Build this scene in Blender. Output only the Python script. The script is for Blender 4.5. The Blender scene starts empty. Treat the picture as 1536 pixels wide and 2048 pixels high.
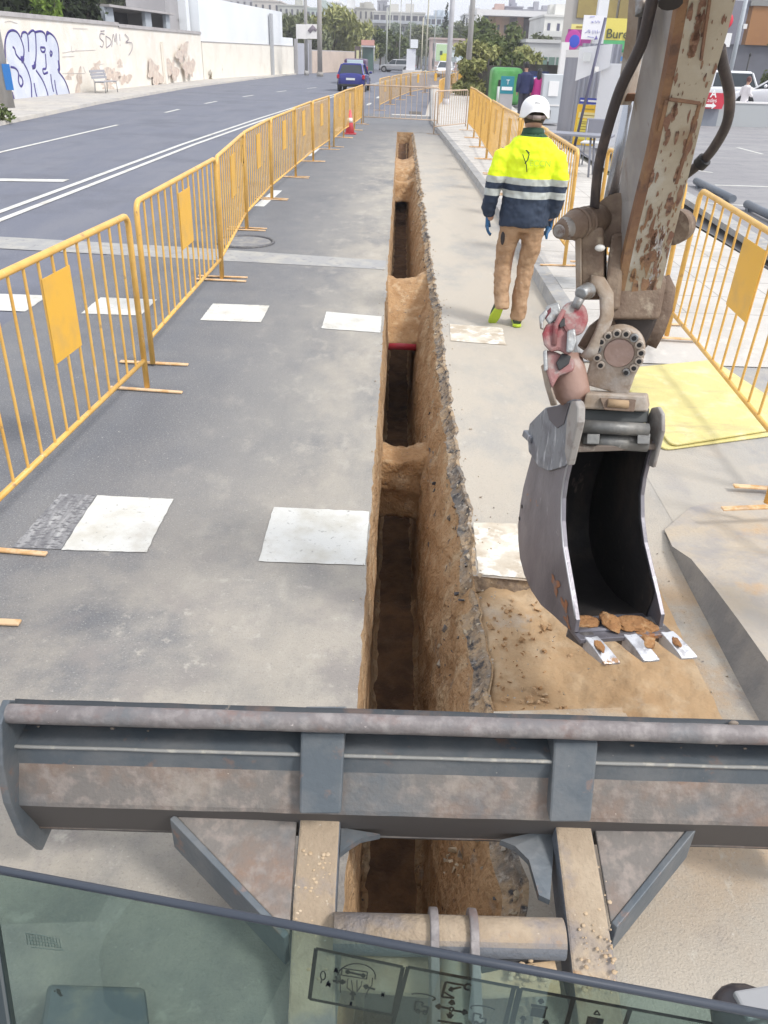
import bpy, bmesh, math, random
import numpy as np
from mathutils import Vector, Matrix, noise
R = math.radians
random.seed(7)
SC = bpy.context.scene
COL = SC.collection

# ---------------------------------------------------------------- camera, sky, sun, exposure
F, CX, CY, H = 1580.0, 768.0, 1024.0, 2.03
def _hz(x): return 106 + .035 * (x - 768)
def _d(px, py): return Vector(((px - CX) / F, (CY - py) / F, -1.0))
_Z = _d(1536, _hz(1536)).cross(_d(0, _hz(0))).normalized()
if _Z.y < 0: _Z = -_Z
_Y = _d(805, _hz(805)).normalized()
_X = _Y.cross(_Z).normalized()
RM = Matrix((_X, _Y, _Z))
cam = bpy.data.objects.new('camera', bpy.data.cameras.new('camera'))
COL.objects.link(cam)
cam.matrix_world = Matrix.Translation((0, 0, H)) @ RM.to_4x4()
cam.data.sensor_fit = 'VERTICAL'; cam.data.sensor_height = 24.0
cam.data.lens = F / 2048 * 24.0
cam.data.clip_start = .05; cam.data.clip_end = 3000
SC.camera = cam

SUN_EL, SUN_AZ = 50, 120          # overcast: wide weak sun, high and behind the camera
w = bpy.data.worlds.new('World'); SC.world = w; w.use_nodes = True
nt = w.node_tree; bg = nt.nodes['Background']
sky = nt.nodes.new('ShaderNodeTexSky'); sky.sky_type = 'NISHITA'; sky.sun_disc = False
sky.sun_elevation = R(SUN_EL); sky.sun_rotation = R(SUN_AZ)
sky.air_density = 1.0; sky.dust_density = 5.0; sky.ozone_density = 1.0
hs = nt.nodes.new('ShaderNodeHueSaturation'); hs.inputs['Saturation'].default_value = .28
hs.inputs['Value'].default_value = 1.0
cloud = nt.nodes.new('ShaderNodeMix'); cloud.data_type = 'RGBA'; cloud.inputs[0].default_value = .72   # closed cloud cover
cloud.inputs[7].default_value = (8.3, 8.6, 9.3, 1)
nt.links.new(sky.outputs[0], hs.inputs['Color']); nt.links.new(hs.outputs[0], cloud.inputs[6]); nt.links.new(cloud.outputs[2], bg.inputs[0])
bg.inputs[1].default_value = .112
sun = bpy.data.objects.new('sun', bpy.data.lights.new('sun', 'SUN')); COL.objects.link(sun)
sun.data.energy = 1.6; sun.data.angle = R(11); sun.data.color = (1, .96, .9)
sun.rotation_euler = (R(90 - SUN_EL), 0, R(180 - SUN_AZ))
SC.view_settings.view_transform = 'Standard'; SC.view_settings.look = 'None'
SC.view_settings.exposure = .62; SC.view_settings.gamma = 1
SC.render.engine = 'CYCLES'

# ---------------------------------------------------------------- points from the photo's rays
O0 = Vector((0, 0, H))
def ray(px, py): return RM @ _d(px, py)
def G(px, py, z=0.): r = ray(px, py); return O0 + r * ((z - H) / r.z)
def P(px, py, zc): return O0 + ray(px, py) * zc
def Yp(px, py, Y): r = ray(px, py); return O0 + r * (Y / r.y)
def onpl(px, py, O, n): r = ray(px, py); return O0 + r * ((Vector(O) - O0).dot(n) / r.dot(n))

# ---------------------------------------------------------------- materials
def _n(nt, t, **k):
    x = nt.nodes.new(t)
    for a, b in k.items(): setattr(x, a, b)
    return x
def mat(name, col, rough=.7, metal=0., layers=(), bump=(), spec=.5, coord='Object', trans=None):
    """layers: (colour, noise scale, low, high, stretch xyz, seed[, detail]) laid over one another; bump: (scale, distance)"""
    m = bpy.data.materials.new(name); m.use_nodes = True
    t = m.node_tree; b = t.nodes['Principled BSDF']
    tc = _n(t, 'ShaderNodeTexCoord')
    cur = _n(t, 'ShaderNodeRGB'); cur.outputs[0].default_value = (*col, 1); cur = cur.outputs[0]
    for L in layers:
        c, s, lo, hi = L[:4]; st = L[4] if len(L) > 4 else (1, 1, 1); sd = L[5] if len(L) > 5 else 0
        mp = _n(t, 'ShaderNodeMapping'); mp.inputs['Scale'].default_value = st; mp.inputs['Location'].default_value = (sd * 3.7, sd * 1.3, sd * 2.1)
        no = _n(t, 'ShaderNodeTexNoise'); no.inputs['Scale'].default_value = s; no.inputs['Detail'].default_value = L[6] if len(L) > 6 else 6
        no.inputs['Roughness'].default_value = .62
        mr = _n(t, 'ShaderNodeMapRange'); mr.inputs[1].default_value = lo; mr.inputs[2].default_value = hi; mr.clamp = True
        mx = _n(t, 'ShaderNodeMix', data_type='RGBA')
        t.links.new(tc.outputs[coord], mp.inputs[0]); t.links.new(mp.outputs[0], no.inputs['Vector'])
        t.links.new(no.outputs['Fac'], mr.inputs[0]); t.links.new(mr.outputs[0], mx.inputs[0])
        t.links.new(cur, mx.inputs[6]); mx.inputs[7].default_value = (*c, 1); cur = mx.outputs[2]
    t.links.new(cur, b.inputs['Base Color'])
    b.inputs['Roughness'].default_value = rough; b.inputs['Metallic'].default_value = metal
    b.inputs['Specular IOR Level'].default_value = spec
    prev = None
    for (s, dist) in bump:
        no = _n(t, 'ShaderNodeTexNoise'); no.inputs['Scale'].default_value = s; no.inputs['Detail'].default_value = 5
        bp = _n(t, 'ShaderNodeBump'); bp.inputs['Distance'].default_value = dist; bp.inputs['Strength'].default_value = 1
        t.links.new(tc.outputs[coord], no.inputs['Vector']); t.links.new(no.outputs['Fac'], bp.inputs['Height'])
        if prev: t.links.new(prev.outputs[0], bp.inputs['Normal'])
        prev = bp
    if prev: t.links.new(prev.outputs[0], b.inputs['Normal'])
    m['cur'] = 0
    return m

# ---------------------------------------------------------------- mesh builder
class MB:
    def __init__(s): s.v = []; s.f = []; s.sm = []
    def add(s, vs, fs, smooth=False):
        o = len(s.v); s.v += [tuple(v) for v in vs]; s.f += [tuple(i + o for i in f) for f in fs]; s.sm += [smooth] * len(fs); return s
    def hexa(s, c):                     # 8 corners: bottom loop 0-3, top loop 4-7
        return s.add(c, [(0, 3, 2, 1), (4, 5, 6, 7), (0, 1, 5, 4), (1, 2, 6, 5), (2, 3, 7, 6), (3, 0, 4, 7)])
    def box(s, x0, x1, y0, y1, z0, z1):
        return s.hexa([(x0, y0, z0), (x1, y0, z0), (x1, y1, z0), (x0, y1, z0), (x0, y0, z1), (x1, y0, z1), (x1, y1, z1), (x0, y1, z1)])
    def obox(s, c, u, v, w_, a, b_, d):   # centre, three axes, half sizes
        c = Vector(c); u = Vector(u).normalized() * a; v = Vector(v).normalized() * b_; w_ = Vector(w_).normalized() * d
        return s.hexa([c - u - v - w_, c + u - v - w_, c + u + v - w_, c - u + v - w_, c - u - v + w_, c + u - v + w_, c + u + v + w_, c - u + v + w_])
    def bar(s, a, b, wd, th, up=(0, 0, 1)):
        a = Vector(a); b = Vector(b); d = b - a; u = d.cross(Vector(up))
        if u.length < 1e-6: u = Vector((1, 0, 0))
        u.normalize(); v = u.cross(d).normalized()
        return s.obox((a + b) / 2, d, u, v, d.length / 2, wd / 2, th / 2)
    def tube(s, pts, r, seg=10, caps=True, ref=None):
        pts = [Vector(p) for p in pts]; n = len(pts); rings = []
        if not isinstance(r, (list, tuple)): r = [r] * n
        up = None
        for i, p in enumerate(pts):
            d = (pts[min(i + 1, n - 1)] - pts[max(i - 1, 0)]).normalized()
            if up is None:
                up = Vector(ref) if ref is not None else (Vector((0, 0, 1)) if abs(d.z) < .9 else Vector((1, 0, 0)))
            up = (up - d * up.dot(d)).normalized(); sd = d.cross(up)
            ra, rb = r[i] if isinstance(r[i], (tuple, list)) else (r[i], r[i])
            rings.append([p + up * (ra * math.cos(2 * math.pi * k / seg)) + sd * (rb * math.sin(2 * math.pi * k / seg)) for k in range(seg)])
        vs = [v for q in rings for v in q]; fs = []
        for i in range(n - 1):
            for k in range(seg):
                a = i * seg + k; b = i * seg + (k + 1) % seg
                fs.append((a, a + seg, b + seg, b))
        s.add(vs, fs, True)
        if caps:
            s.add(rings[0], [tuple(range(seg))]); s.add(rings[-1], [tuple(reversed(range(seg)))])
        return s
    def cyl(s, a, b, r, seg=16): return s.tube([a, b], r, seg)
    def ball(s, c, r, seg=12, rg=8):
        c = Vector(c); r = r if isinstance(r, (tuple, list)) else (r, r, r); vs = []; fs = []
        for i in range(rg + 1):
            t = math.pi * i / rg
            for k in range(seg):
                a = 2 * math.pi * k / seg; vs.append(c + Vector((r[0] * math.sin(t) * math.cos(a), r[1] * math.sin(t) * math.sin(a), r[2] * math.cos(t))))
        for i in range(rg):
            for k in range(seg):
                a = i * seg + k; b = i * seg + (k + 1) % seg; fs.append((a, a + seg, b + seg, b))
        return s.add(vs, fs, True)
    def prism(s, loop, vec):            # polygon loop swept by vec
        n = len(loop); vec = Vector(vec); a = [Vector(p) for p in loop]; b = [p + vec for p in a]
        return s.add(a + b, [tuple(range(n)), tuple(reversed(range(n, 2 * n)))] + [(i, i + n, (i + 1) % n + n, (i + 1) % n) for i in range(n)])
    def strip(s, A, B, smooth=False):   # quads between two polylines
        n = len(A); return s.add(list(A) + list(B), [(i, i + 1, n + i + 1, n + i) for i in range(n - 1)], smooth)
    def build(s, name, m=None, parent=None, bevel=0, bseg=2, mods=(), recalc=True):
        me = bpy.data.meshes.new(name); me.from_pydata([tuple(v) for v in s.v], [], s.f)
        me.polygons.foreach_set('use_smooth', s.sm)
        if recalc:
            bm = bmesh.new(); bm.from_mesh(me); bmesh.ops.remove_doubles(bm, verts=bm.verts, dist=1e-5) if recalc != 'keep' else None
            bmesh.ops.recalc_face_normals(bm, faces=bm.faces); bm.to_mesh(me); bm.free()
        o = bpy.data.objects.new(name, me); COL.objects.link(o)
        if m: me.materials.append(m)
        if parent:
            o.parent = parent
            if not parent.get('local'): o.matrix_parent_inverse = Matrix.Translation(-rootloc(parent))
        if bevel:
            b = o.modifiers.new('bevel', 'BEVEL'); b.width = bevel; b.segments = bseg; b.limit_method = 'ANGLE'; b.angle_limit = R(35)
        for k in mods:
            q = o.modifiers.new(k[0], k[0])
            for a, v in k[1].items(): setattr(q, a, v)
        return o
def rootloc(o):
    v = Vector(o.location)
    if o.parent and not o.parent.get('local') and o.type == 'MESH': v = Vector((0, 0, 0))
    return v if o.type == 'EMPTY' else Vector((0, 0, 0))
def tag(o, label, cat, group=None):
    o['label'] = label; o['category'] = cat
    if group: o['group'] = group
    return o
def thing(name, label, cat, loc=(0, 0, 0), group=None, local=False, rot=0):
    o = bpy.data.objects.new(name, None); COL.objects.link(o); o.location = loc; o.rotation_euler.z = rot
    o.empty_display_size = .1
    if local: o['local'] = 1
    return tag(o, label, cat, group)
def struct(o, kind='structure'): o['kind'] = kind; return o
def dup(root, loc, rot=0, label=None, group=None, scale=None):
    def cp(o, par):
        c = o.copy(); COL.objects.link(c)
        if par: c.parent = par
        for ch in o.children: cp(ch, c)
        return c
    r = cp(root, None); r.location = loc; r.rotation_euler.z = rot
    if label: r['label'] = label
    if group: r['group'] = group
    if scale: r.scale = scale
    return r
def lettering(txt, o, u, v, size, m, parent=None, th=.002, name='lettering', align='LEFT', bold=0.):
    cu = bpy.data.curves.new(name, 'FONT'); cu.body = txt; cu.size = size; cu.align_x = align; cu.extrude = th; cu.offset = bold
    tmp = bpy.data.objects.new('tmp', cu); COL.objects.link(tmp)
    dg = bpy.context.evaluated_depsgraph_get(); me = bpy.data.meshes.new_from_object(tmp.evaluated_get(dg))
    bpy.data.objects.remove(tmp)
    u = Vector(u).normalized(); v = Vector(v).normalized(); w_ = u.cross(v)
    M = Matrix((u, v, w_)).transposed().to_4x4(); M.translation = Vector(o); me.transform(M)
    me.materials.clear(); me.materials.append(m)
    ob = bpy.data.objects.new(name, me); COL.objects.link(ob)
    if parent:
        ob.parent = parent
        if not parent.get('local'): ob.matrix_parent_inverse = Matrix.Translation(-rootloc(parent))
    return ob
def fr(x, y, z, s=1.): return noise.noise(Vector((x * s, y * s, z * s)))

# shared materials
C = {}
def M(name, *a, **k):
    if name not in C: C[name] = mat(name, *a, **k)
    return C[name]
YEL = mat('yellow paint', (.74, .45, .12), .42, layers=[((.62, .34, .07), 6, .45, .7), ((.40, .24, .11), 17, .61, .70), ((.74, .58, .40), 26, .62, .74, (1, 1, .3), 3), ((.20, .13, .09), 34, .70, .76, (1, 1, 1), 6)])
FOOT = mat('worn foot paint', (.72, .50, .30), .6, layers=[((.60, .36, .16), 12, .5, .6)])
PLATE = mat('yellow plate', (.76, .43, .05), .38, layers=[((.62, .37, .09), 5, .5, .75)])
WPAINT = mat('road paint', (.62, .62, .59), .6, layers=[((.48, .46, .40), 4, .48, .72), ((.30, .29, .27), 34, .61, .72), ((.42, .39, .34), 2.5, .56, .75, (1, 1, 1), 5)], bump=[(60, .002)])
BLACK = mat('black', (.02, .02, .022), .5)
GLASSD = mat('dark glass', (.03, .04, .05), .08)
STEELG = mat('galvanised', (.38, .39, .41), .45, .5, layers=[((.30, .31, .33), 9, .45, .6)])
# ================================================================ THE GROUND
def asphalt_mat():
    m = mat('asphalt', (.150, .155, .170), .88, layers=[((.175, .177, .185), 3, .4, .65), ((.125, .13, .145), 1.1, .50, .8, (1, .4, 1), 2), ((.34, .34, .33), 110, .56, .68), ((.05, .05, .055), 130, .56, .70, (1, 1, 1), 5), ((.50, .48, .44), 55, .67, .72, (1, 1, 1), 9)], bump=[(150, .0035), (30, .0008), (5, .003)])
    t = m.node_tree; b = t.nodes['Principled BSDF']; src = b.inputs['Base Color'].links[0].from_socket
    tc = _n(t, 'ShaderNodeTexCoord'); sp = _n(t, 'ShaderNodeSeparateXYZ'); t.links.new(tc.outputs['Object'], sp.inputs[0])
    def mr(sock, a, b_, c=0, d=1):
        q = _n(t, 'ShaderNodeMapRange'); q.interpolation_type = 'SMOOTHSTEP'; q.inputs[1].default_value = a; q.inputs[2].default_value = b_; q.inputs[3].default_value = c; q.inputs[4].default_value = d
        t.links.new(sock, q.inputs[0]); return q.outputs[0]
    def mul(a, b_, op='MULTIPLY'):
        q = _n(t, 'ShaderNodeMath', operation=op); q.use_clamp = True
        for i, k in enumerate((a, b_)):
            if isinstance(k, (int, float)): q.inputs[i].default_value = k
            else: t.links.new(k, q.inputs[i])
        return q.outputs[0]
    def ns(s, lo, hi, st=(1, 1, 1), loc=(0, 0, 0), det=7):
        mp = _n(t, 'ShaderNodeMapping'); mp.inputs['Scale'].default_value = st; mp.inputs['Location'].default_value = loc
        no = _n(t, 'ShaderNodeTexNoise'); no.inputs['Scale'].default_value = s; no.inputs['Detail'].default_value = det; no.inputs['Roughness'].default_value = .65
        t.links.new(tc.outputs['Object'], mp.inputs[0]); t.links.new(mp.outputs[0], no.inputs['Vector']); return mr(no.outputs['Fac'], lo, hi)
    def mixc(fac, c, cur):
        q = _n(t, 'ShaderNodeMix', data_type='RGBA'); t.links.new(fac, q.inputs[0]); t.links.new(cur, q.inputs[6]); q.inputs[7].default_value = (*c, 1); return q.outputs[2]
    # digging dust lies in a band on both sides of the trench, thickest to the right and near the machine
    near = mr(sp.outputs['Y'], 30, 14)
    band = mul(mul(mr(sp.outputs['X'], -1.7, .35), 1.2), near)
    d1 = mul(band, ns(1.2, .22, .64, (1, .45, 1)))
    cur = mixc(mul(d1, 1.0), (.33, .312, .28), src)
    cur = mixc(mul(mul(mr(sp.outputs['X'], -1.0, -.05), near), ns(2.0, .40, .70, (1, .5, 1), (2, 2, 7))), (.40, .365, .31), cur)
    right = mul(mr(sp.outputs['X'], .2, .42), near)
    cur = mixc(mul(right, ns(2.2, .15, .45, (1, .4, 1), (4, 2, 0))), (.46, .415, .35), cur)
    cur = mixc(mul(right, ns(1.1, .48, .66, (1, .6, 1), (6, 2, 9))), (.36, .345, .32), cur)
    nearm = mul(mr(sp.outputs['Y'], 4.4, 1.8), mr(sp.outputs['X'], -2.2, -.9))
    cur = mixc(mul(nearm, ns(1.6, .32, .6, (1, 1, 1), (9, 3, 0))), (.40, .365, .315), cur)
    cur = mixc(mul(mul(band, .9), ns(5, .50, .74, (1, .6, 1), (1, 7, 0))), (.43, .40, .35), cur)
    cur = mixc(mul(nearm, ns(3.3, .50, .70, (1, 1, 1), (5, 1, 2))), (.27, .25, .235), cur)
    cur = mixc(mul(nearm, ns(9, .58, .72, (1, 1, 1), (5, 8, 2))), (.46, .43, .38), cur)
    ocr = mul(mul(mr(sp.outputs['X'], .35, .7), mr(sp.outputs['Y'], 3.3, 2.7)), mr(sp.outputs['Y'], 1.0, 1.9))
    cur = mixc(mul(ocr, ns(2.6, .36, .62, (1, 1, 1), (2, 9, 0))), (.44, .31, .19), cur)
    cur = mixc(mul(mul(right, .6), ns(12, .58, .7, (1, .5, 1), (3, 3, 3))), (.50, .47, .41), cur)
    # stone grain stays visible through the dust film
    cur = mixc(mul(ns(95, .54, .66), .35), (.17, .165, .155), cur)
    cur = mixc(mul(ns(70, .60, .70, (1, 1, 1), (3, 1, 4)), .5), (.56, .53, .48), cur)
    t.links.new(cur, b.inputs['Base Color'])
    return m
ASPH = asphalt_mat()
FARASPH = mat('street asphalt', (.140, .150, .190), .85, layers=[((.165, .172, .205), 2, .4, .65, (1, .2, 1)), ((.120, .128, .160), .5, .5, .65), ((.27, .27, .28), 90, .58, .70)], bump=[(150, .003)])
SOIL = mat('dug soil', (.46, .29, .15), .95, layers=[((.36, .21, .10), 5, .42, .62), ((.55, .40, .25), 9, .52, .68, (1, 1, 1), 3), ((.20, .15, .11), 22, .62, .72, (1, 1, 1), 6), ((.50, .46, .40), 30, .66, .76, (1, 1, 1), 8)], bump=[(14, .03), (60, .012)])
SLOPE = mat('trench side', (.46, .30, .165), .95, layers=[((.36, .22, .11), 4, .45, .65, (1, 1, .6)), ((.56, .43, .28), 6, .50, .68, (1, 1, 1), 4), ((.30, .25, .20), 11, .62, .72, (1, .6, 1), 2), ((.07, .07, .08), 24, .64, .70, (1, 1, 1), 7)], bump=[(12, .04), (45, .02)])

def xl(y): return -.077 + .014 * fr(y * 2.4, 1, 0) + .010 * fr(y * 13, 2, 0) + .005 * fr(y * 37, 4, 0)
def xr(y): return .415 + .035 * fr(y * 1.3, 5, 0) + .03 * fr(y * 6, 8, 0) + .012 * fr(y * 22, 9, 0)
NOT0, NOT1 = 2.12, 2.93                      # the broken-out notch right of the trench
def xe(y):
    if NOT0 <= y <= NOT1: return .93 + .05 * fr(y * 3, 4, 4) + .02 * fr(y * 15, 3, 1) - .15 * max(0, y - 2.75)
    return xr(y)
Y0, Y1 = -1.2, 26.2
ys = [Y0 + i * .05 for i in range(int((Y1 - Y0) / .05) + 1)]
KX = 1.47                                    # kerb line
def road_c(y):                               # the street bends gently to the right far away
    return 0 if y < 26 else .0016 * (y - 26) ** 2
mb = MB()
mb.strip([(-3.2, y, 0) for y in ys], [(xl(y), y, 0) for y in ys])
mb.strip([(xe(y), y, 0) for y in ys], [(KX + .02, y, 0) for y in ys])
mb.add([(-3.2, Y0 - 7, 0), (KX + .02, Y0 - 7, 0), (KX + .02, Y0, 0), (-3.2, Y0, 0)], [(0, 1, 2, 3)])
mb.add([(-3.2, Y1, 0), (KX + .02, Y1, 0), (KX + .02, 34, 0), (-3.2, 34, 0)], [(0, 1, 2, 3)])
struct(mb.build('worked_lane', ASPH, recalc='keep'))
mb = MB()
mb.add([(-30, -8, -.004), (-3.2, -8, -.004), (-3.2, 34, -.004), (-30, 34, -.004)], [(0, 1, 2, 3)])
mb.add([(-30, 34, -.004), (30, 34, -.004), (60, 260, -.004), (-60, 260, -.004)], [(0, 1, 2, 3)])
struct(mb.build('road', FARASPH))
mb = MB()
for a in [(-900, -8, -900, 1.0), ]: pass
GZ = -.05
def gq(x0, x1, y0, y1): mb.add([(x0, y0, GZ), (x1, y0, GZ), (x1, y1, GZ), (x0, y1, GZ)], [(0, 1, 2, 3)])
gq(-320, -3, -60, 720); gq(1.3, 320, -60, 720); gq(-3, 1.3, 26.5, 720); gq(-3, 1.3, -60, -1.4)
struct(mb.build('ground', mat('far ground', (.30, .28, .24), .95, layers=[((.16, .19, .09), .12, .45, .6), ((.38, .35, .30), .6, .5, .7)])))

# trench: both sides, floor, soil bridges left standing between the pits
FL = [(-1.2, -1.15), (3.9, -1.2), (4.35, -1.2), (4.45, -1.4), (6.3, -1.35), (8.6, -1.45), (10, -1.15), (13, -1.1), (16, -1.05), (18, -1.0), (20.6, -.9), (22.5, -.75), (24.2, -.5), (25.9, -.35), (26.2, -.3)]
def fl(y):
    for (a, za), (b, zb) in zip(FL, FL[1:]):
        if a <= y <= b: return za + (zb - za) * (y - a) / (b - a)
    return -.9
def rside(y):
    e = xr(y); k = .6 * fr(y * .9, 3, 7)
    pr = [(e, 0), (e - .012, -.05), (e - .05, -.12), (e - .09 + .02 * k, -.24), (.285 + .03 * k, -.38), (.25 + .02 * k, -.55), (.235, -.75), (.225, fl(y) + .04), (.20, fl(y))]
    if NOT0 <= y <= NOT1: pr[0] = (e + .02, -.055); pr[1] = (e, -.062)
    if y > 20: pr = [(x + .0, z * 1) for x, z in pr]
    return pr
def lside(y):
    e = xl(y); k = fr(y * 1.1, 8, 2)
    return [(e, 0), (e + .004, -.06), (e + .015 + .01 * k, -.2), (e + .03 + .012 * k, -.5), (e + .02, -.8), (e + .025, fl(y) + .03), (e + .06, fl(y))]
def loft_side(fn, amp, name, m, sgn, rng=None):
    mb = MB(); rows = []
    yy = [y for y in ys if rng is None or rng[0] <= y <= rng[1]]
    for y in yy:
        row = []
        pr = fn(y)
        fine = [pr[0]]
        for (xa, za), (xb, zb) in zip(pr, pr[1:]):
            n = max(1, int(math.hypot(xb - xa, zb - za) / .05))
            for k in range(1, n + 1): fine.append((xa + (xb - xa) * k / n, za + (zb - za) * k / n, ))
        # resample to a fixed count
        K = 26; L = [0]
        for (xa, za), (xb, zb) in zip(fine, fine[1:]): L.append(L[-1] + math.hypot(xb - xa, zb - za))
        for k in range(K):
            d = L[-1] * k / (K - 1); j = max(i for i in range(len(L)) if L[i] <= d + 1e-9); j = min(j, len(fine) - 2)
            f = (d - L[j]) / max(1e-6, L[j + 1] - L[j]); x = fine[j][0] + (fine[j + 1][0] - fine[j][0]) * f; z = fine[j][1] + (fine[j + 1][1] - fine[j][1]) * f
            a = amp * min(1, k / 3.)
            dn = a * (fr(x * 9, y * 5, z * 9) + .6 * fr(y * 13, z * 17, x) + .35 * fr(y * 31, z * 33, x))
            row.append((x + sgn * dn, y, z + .4 * dn * min(1, k / 3.)))
        rows.append(row)
    n = len(rows[0]); vs = [v for r in rows for v in r]
    fs = [(i * n + k, (i + 1) * n + k, (i + 1) * n + k + 1, i * n + k + 1) for i in range(len(rows) - 1) for k in range(n - 1)]
    mb.add(vs, fs, True); return struct(mb.build(name, m, recalc='keep'))
loft_side(rside, .020, 'trench_side', SLOPE, -1)
loft_side(lside, .010, 'trench_side', SLOPE, 1)
def sheet(name, m, x0, x1, y0, y1, nx, ny, zf, smooth=True):
    mb = MB(); vs = [];
    for j in range(ny + 1):
        for i in range(nx + 1):
            x = x0 + (x1 - x0) * i / nx; y = y0 + (y1 - y0) * j / ny; vs.append((x, y, zf(x, y)))
    fs = [(j * (nx + 1) + i, j * (nx + 1) + i + 1, (j + 1) * (nx + 1) + i + 1, (j + 1) * (nx + 1) + i) for j in range(ny) for i in range(nx)]
    mb.add(vs, fs, smooth); return mb.build(name, m, recalc='keep')
SHADESOIL = mat('shaded floor soil', (.165, .088, .042), .95, layers=[((.085, .045, .024), 5, .42, .62), ((.17, .10, .055), 9, .54, .70, (1, 1, 1), 3), ((.28, .22, .17), 30, .70, .78, (1, 1, 1), 8)], bump=[(14, .03), (60, .012)])  # shade of the trench bottom is put into this darker soil colour
struct(sheet('trench_floor', SHADESOIL, -.16, .36, Y0, Y1, 12, 540, lambda x, y: fl(y) + .03 * fr(x * 6, y * 5, 0) + .02 * fr(x * 20, y * 16, 3) + .012 * fr(x * 50, y * 40, 3)))
def bridge(yb, zb, yt, zt, ye, seed):
    """a plug of uncut soil: front face from (yb,zb) up to rim (yt,zt), top, back face, underside"""
    prof = []
    def seg(a, b, n):
        for k in range(n): prof.append((a[0] + (b[0] - a[0]) * k / n, a[1] + (b[1] - a[1]) * k / n))
    seg((ye - .03, zb), (yb, zb), 10); seg((yb, zb), (yt, zt), 16); seg((yt, zt), (ye, zt - .02), 8); seg((ye, zt - .02), (ye - .03, zb), 10)
    mb = MB(); rows = []; N = 22
    for i in range(N + 1):
        x = -.12 + .56 * i / N; sag = .06 * (1 - ((x - .09) / .2) ** 2) if abs(x - .09) < .2 else 0
        if x > .24: lift = (x - .24) * .25
        else: lift = 0
        row = []
        for (y, z) in prof:
            dn = .018 * fr(x * 8 + seed, y * 6, z * 7) + .009 * fr(x * 22, y * 19 + seed, z * 20) + .007 * fr(x * 50, y * 45, z * 50)
            top = (z - zb) / max(.01, zt - zb)
            row.append((x, y + dn * 1.3, z + dn - sag * max(0, top) * .9 + lift * max(0, top)))
        rows.append(row)
    n = len(prof); vs = [v for r in rows for v in r]
    fs = [(i * n + k, i * n + (k + 1) % n, (i + 1) * n + (k + 1) % n, (i + 1) * n + k) for i in range(N) for k in range(n)]
    mb.add(vs, fs, True); return struct(mb.build('soil_bridge', SOIL))
bridge(4.95, -.88, 4.97, -.40, 5.28, 0)
bridge(7.9, -.56, 8.8, -.08, 9.0, 3)
bridge(16.9, -.55, 17.05, -.16, 17.45, 5)
bridge(18.25, -.42, 18.6, -.08, 20.6, 9)
struct(MB().box(-.2, .5, 26.15, 26.3, -.6, -.002).build('trench_end', SLOPE))
PATCH = mat('patch soil', (.44, .30, .17), .95, layers=[((.36, .23, .12), 2.5, .42, .64), ((.50, .38, .25), 5, .50, .70, (1, 1, 1), 3), ((.40, .36, .31), 3, .60, .74, (1, 1, 1), 7), ((.26, .20, .15), 26, .68, .78, (1, 1, 1), 6)], bump=[(9, .012), (40, .006)])
struct(sheet('soil_patch', PATCH, .405, 1.22, NOT0 - .08, NOT1 + .07, 60, 60, lambda x, y: -.052 - .55 * max(0, .475 + .03 * fr(y * 6, 2, 2) - x) + .012 * fr(x * 7, y * 7, 0) + .008 * fr(x * 22, y * 20, 3) + .005 * fr(x * 55, y * 50, 3) + .075 * min(1, max(0, (x - .62) / .34)) ** 1.5))
# broken edge of the asphalt layer along the right lip
AC = mat('broken asphalt', (.15, .14, .13), .95, layers=[((.40, .29, .18), 4, .36, .54), ((.05, .05, .055), 16, .52, .64, (1, 1, 1), 2), ((.42, .38, .33), 26, .58, .70, (1, 1, 1), 4)], bump=[(40, .02)])
mb = MB(); rows = []; yy = [y / 100. for y in range(-100, 2600, 3)]
for y in yy:
    e = xr(y); th = .045 + .035 * fr(y * 2.2, 4, 1) + .02 * fr(y * 11, 3, 3); d = .014 * fr(y * 17, 1, 8); top = -.056 if NOT0 - .02 <= y <= NOT1 + .02 else .0008
    rows.append([(e + .012, y, top), (e - .006 + d * .6, y, top - .001), (e - .014 + d, y, top - th * .4), (e - .030 + d * 1.2, y, top - th * .8), (e - .055 - abs(d), y, top - th * 1.25), (e - .02, y, top - th * 1.5)])
mb.add([v for r_ in rows for v in r_], [(i * 6 + k, (i + 1) * 6 + k, (i + 1) * 6 + k + 1, i * 6 + k + 1) for i in range(len(rows) - 1) for k in range(5)], False); struct(mb.build('asphalt_layer', AC, recalc='keep'))
# cut face of the asphalt round the notch
mb = MB(); yy = [y for y in ys if NOT0 <= y <= NOT1]
mb.strip([(xe(y), y, 0) for y in yy], [(xe(y) - .01, y, -.07) for y in yy])
mb.strip([(xe(y), yy[-1] + .05 * (1) if 0 else y, 0) for y in (yy[-1],) * 2], [(xr(yy[-1]), yy[-1] + .05, 0)] * 2) if 0 else None
xs_ = [.40 + .05 * i for i in range(12)]; mb.strip([(x, NOT1 + .02 + .012 * fr(x * 12, 1, 1), .001) for x in xs_], [(x, NOT1 + .0 + .02 * fr(x * 9, 5, 1), -.07) for x in xs_])
struct(mb.build('asphalt_edge', mat('asphalt cut', (.20, .15, .11), .95, layers=[((.36, .27, .18), 12, .45, .6)], bump=[(40, .01)])))
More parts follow.
